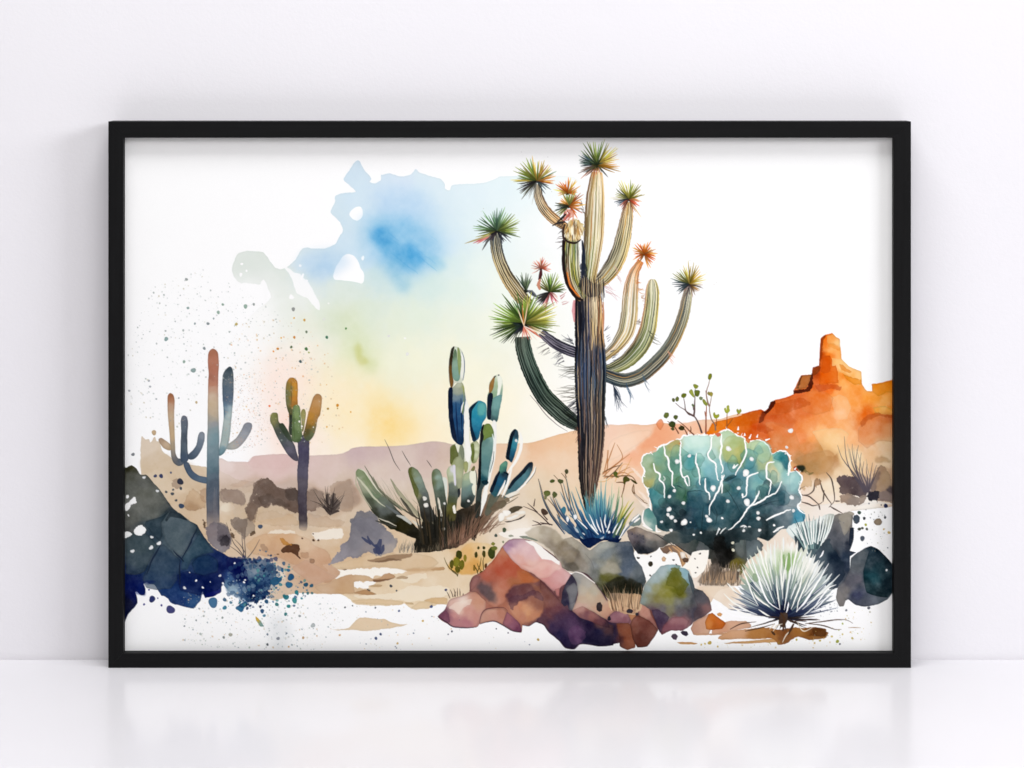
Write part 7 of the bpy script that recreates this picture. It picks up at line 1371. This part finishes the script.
# the sheet: pigment laid by the painting code above, on matt paper
m_paint, t, b = nodes('watercolour_on_paper')
a = t.nodes.new('ShaderNodeAttribute')
a.attribute_name = 'pigment'
mx = t.nodes.new('ShaderNodeMix')
mx.data_type = 'RGBA'
mx.blend_type = 'MULTIPLY'
mx.inputs[0].default_value = 1.0
mx.inputs[7].default_value = (PAPER, PAPER, PAPER, 1)
t.links.new(a.outputs['Color'], mx.inputs[6])
t.links.new(mx.outputs[2], b.inputs['Base Color'])
b.inputs['Roughness'].default_value = 0.9
b.inputs['Specular IOR Level'].default_value = 0.0

m_board, t, b = nodes('brown_backing_board')
n = noise(t, 40, 4)
r = ramp(t, n.outputs['Fac'], (0.3, (0.16, 0.10, 0.06)), (0.7, (0.22, 0.14, 0.085)))
t.links.new(r.outputs[0], b.inputs['Base Color'])
b.inputs['Roughness'].default_value = 0.9


def box(x0, x1, y0, y1, z0, z1, bevel=0):
    bm = bmesh.new()
    bmesh.ops.create_cube(bm, size=1)
    for v in bm.verts:
        v.co = Vector((x0 if v.co.x < 0 else x1, y0 if v.co.y < 0 else y1, z0 if v.co.z < 0 else z1))
    if bevel:
        bmesh.ops.bevel(bm, geom=list(bm.edges), offset=bevel, segments=3, affect='EDGES', profile=0.5)
    me = bpy.data.meshes.new('mesh')
    bm.to_mesh(me)
    bm.free()
    return me


tag(link('wall', box(-2.6, 2.6, WALL_Y, WALL_Y + 0.12, -0.9, 2.2), m_wall), kind='structure')
tag(link('tabletop', box(-1.7, 1.7, -1.0, WALL_Y - 0.001, -0.04, 0.0, 0.004), m_top), kind='structure')

pic = bpy.data.objects.new('framed_picture', None)
col.objects.link(pic)
pic.location = (0, 0.02, 0)
bpy.context.view_layer.update()
tag(pic, 'watercolour print of desert cacti and an orange mesa in a thin black frame', 'framed picture')

# four mitred rails, in metres on the frame's face
OX0, OX1, OZ0, OZ1 = -0.4013, 0.4016, 0.0, 0.5465
IX0, IX1, IZ0, IZ1 = -0.3862, 0.3843, 0.0147, 0.5302


def rail(kind):
    """one moulding with mitred ends; profile: face, outer side, back, inner side down to the sheet's rebate"""
    prof = [(0, 0.0), (0, DEPTH), (1, DEPTH), (1, RECESS + 0.002), (1, 0.0)]
    bm = bmesh.new()
    e = 0.00004
    rows = []
    for end in (0, 1):
        row = []
        for s, y in prof:
            if kind in 'tb':
                z = (OZ1, IZ1)[s] if kind == 't' else (OZ0, IZ0)[s]
                x = (OX0, IX0)[s] + e if end == 0 else (OX1, IX1)[s] - e
            else:
                x = (OX0, IX0)[s] if kind == 'l' else (OX1, IX1)[s]
                z = (OZ0, IZ0)[s] + e if end == 0 else (OZ1, IZ1)[s] - e
            row.append(bm.verts.new((x, y, z)))
        rows.append(row)
    k = len(prof)
    long_edges = []
    for i in range(k):
        bm.faces.new((rows[0][i], rows[0][(i + 1) % k], rows[1][(i + 1) % k], rows[1][i]))
    bm.faces.new(rows[0])
    bm.faces.new(rows[1])
    bmesh.ops.recalc_face_normals(bm, faces=bm.faces)
    bm.edges.ensure_lookup_table()
    for ed in bm.edges:
        a_, b_ = ed.verts
        for i in (0, 4):
            if {a_, b_} == {rows[0][i], rows[1][i]}:
                long_edges.append(ed)
    bmesh.ops.bevel(bm, geom=long_edges, offset=0.0007, segments=2, affect='EDGES', profile=0.5)
    me = bpy.data.meshes.new('mesh')
    bm.to_mesh(me)
    bm.free()
    return me


for k in 'tblr':
    link('frame_rail', rail(k), m_wx if k in 'tb' else m_wz, pic)
link('backing_board', box(IX0 - 0.004, IX1 + 0.004, RECESS + 0.003, RECESS + 0.006, IZ0 - 0.004, IZ1 + 0.004), m_board, pic)

# the printed sheet as a fine mesh: every motif is a piece of its own, the bare paper is the sheet
NAMES = {
    SKY: ('painted_sky', 'blue sky wash fading to green and yellow'), HILLS: ('painted_hill', 'pale mauve and peach hills along the horizon'),
    SAND: ('painted_sand', 'beige desert sand with white gaps'), MESA: ('painted_mesa', 'orange mesa with a tall rock tower'),
    SCRUB_L: ('painted_scrub', 'brown and grey scrub on the far plain'), SCRUB_R: ('painted_scrub', 'dark scrub and bare twigs below the orange mesa'),
    SAGUARO: ('painted_saguaro', 'tall saguaro with rust top and blue grey stem'), SAGUARO_S: ('painted_saguaro', 'small saguaro with green and orange arms'),
    BARREL: ('painted_cactus', 'round blue green cactus outlined in white'), TREE: ('painted_tree_cactus', 'tall branching cactus with spiky leaf crowns'),
    CLUMP: ('painted_cactus', 'clump of blue and green columnar cacti'), AGAVE_B: ('painted_agave', 'blue agave at the foot of the tall cactus'),
    AGAVE_P: ('painted_agave', 'large pale agave with white leaf edges'), AGAVE_S: ('painted_agave', 'small pale agave behind the large one'),
    ROCK_BLUE: ('painted_rock', 'dark slate and navy rocks with splattered edge'), ROCK_PINK: ('painted_rock', 'pink, red and plum rocks at the front'),
    ROCK_TAN: ('painted_rock', 'grey and tan boulder with a dark spot'), ROCK_GREEN: ('painted_rock', 'mossy green boulder with pale blue rim'),
    ROCK_GREY: ('painted_rock', 'grey boulders below the blue agave'), ROCK_DARK: ('painted_rock', 'charcoal and teal boulders at the edge of the sheet'),
    ROCK_BROWN: ('painted_rock', 'brown grey boulder under the round cactus'), TWIG: ('painted_shrub', 'thin twigs with small green leaves'),
    PEAR: ('painted_shrub', 'low golden prickly pear shrub'), MUD: ('painted_earth', 'tan and brown earth strokes in the foreground')}
lin = np.where(CAN <= 0.04045, CAN / 12.92, ((CAN + 0.055) / 1.055) ** 2.4).astype(np.float32)
rgba = np.concatenate([lin, np.ones((H, W, 1), np.float32)], 2).reshape(-1, 4)
sc_f = (CAM_D + RECESS) / CAM_D
gx = (CAM_X + (XS - 512.0) / 1000.0 * sc_f).astype(np.float32)
gz = (CAM_Z + ((668.0 - YS) / 1000.0 - CAM_Z) * sc_f).astype(np.float32)
co = np.stack([np.repeat(gx[None], H, 0), np.full((H, W), RECESS, np.float32), np.repeat(gz[:, None], W, 1)], 2).reshape(-1, 3)
base = (np.arange(H - 1)[:, None] * W + np.arange(W - 1)[None]).astype(np.int64)
quad_id = ID[:-1, :-1]


def sheet_piece(idn, name, parent):
    f = base[quad_id == idn]
    q = np.stack([f, f + W, f + W + 1, f + 1], 1)
    used, inv = np.unique(q, return_inverse=True)
    inv = inv.reshape(-1).astype(np.int32)
    me = bpy.data.meshes.new('mesh')
    me.vertices.add(len(used))
    me.vertices.foreach_set('co', co[used].ravel())
    me.loops.add(len(inv))
    me.loops.foreach_set('vertex_index', inv)
    me.polygons.add(len(f))
    me.polygons.foreach_set('loop_start', np.arange(0, len(inv), 4, dtype=np.int32))
    me.update(calc_edges=True)
    at = me.color_attributes.new('pigment', 'FLOAT_COLOR', 'POINT')
    at.data.foreach_set('color', rgba[used].ravel())
    return link(name, me, m_paint, parent)


sheet = sheet_piece(SHEET, 'print', pic)
tag(sheet, 'white watercolour sheet with a desert scene and flicked paint')
bpy.context.view_layer.update()
for idn, (name, lab) in NAMES.items():
    o = sheet_piece(idn, name, sheet)
    o.matrix_parent_inverse = sheet.matrix_world.inverted()
    tag(o, lab)

# ------------------------------------------------------------------ lamps: soft window light from the right, a wide ceiling lamp, an added front fill
def lamp(name, at, to, w, h, power, color=(1, 1, 1)):
    l = bpy.data.lights.new(name, 'AREA')
    l.shape, l.size, l.size_y = 'RECTANGLE', w, h
    l.energy, l.color = power, color
    o = bpy.data.objects.new(name, l)
    col.objects.link(o)
    o.location = at
    o.rotation_euler = (Vector(to) - Vector(at)).to_track_quat('-Z', 'Y').to_euler()
    return o


LIGHTS()

w = bpy.data.worlds.new('World')
sc.world = w
w.use_nodes = True
bg = w.node_tree.nodes['Background']
bg.inputs['Color'].default_value = (*AMB_C, 1)
bg.inputs['Strength'].default_value = AMB

cam = bpy.data.cameras.new('camera')
co_ = bpy.data.objects.new('camera', cam)
col.objects.link(co_)
co_.location = (CAM_X, -CAM_D, CAM_Z)
co_.rotation_euler = (math.radians(90), 0, 0)
cam.sensor_width = 36
cam.lens = 36 * CAM_D / 1.024
cam.shift_y = (0.284 - CAM_Z) / 1.024
cam.clip_start, cam.clip_end = 0.05, 50
sc.camera = co_
sc.view_settings.view_transform = 'Standard'
sc.view_settings.look = 'None'
sc.view_settings.exposure = 0
sc.view_settings.gamma = 1
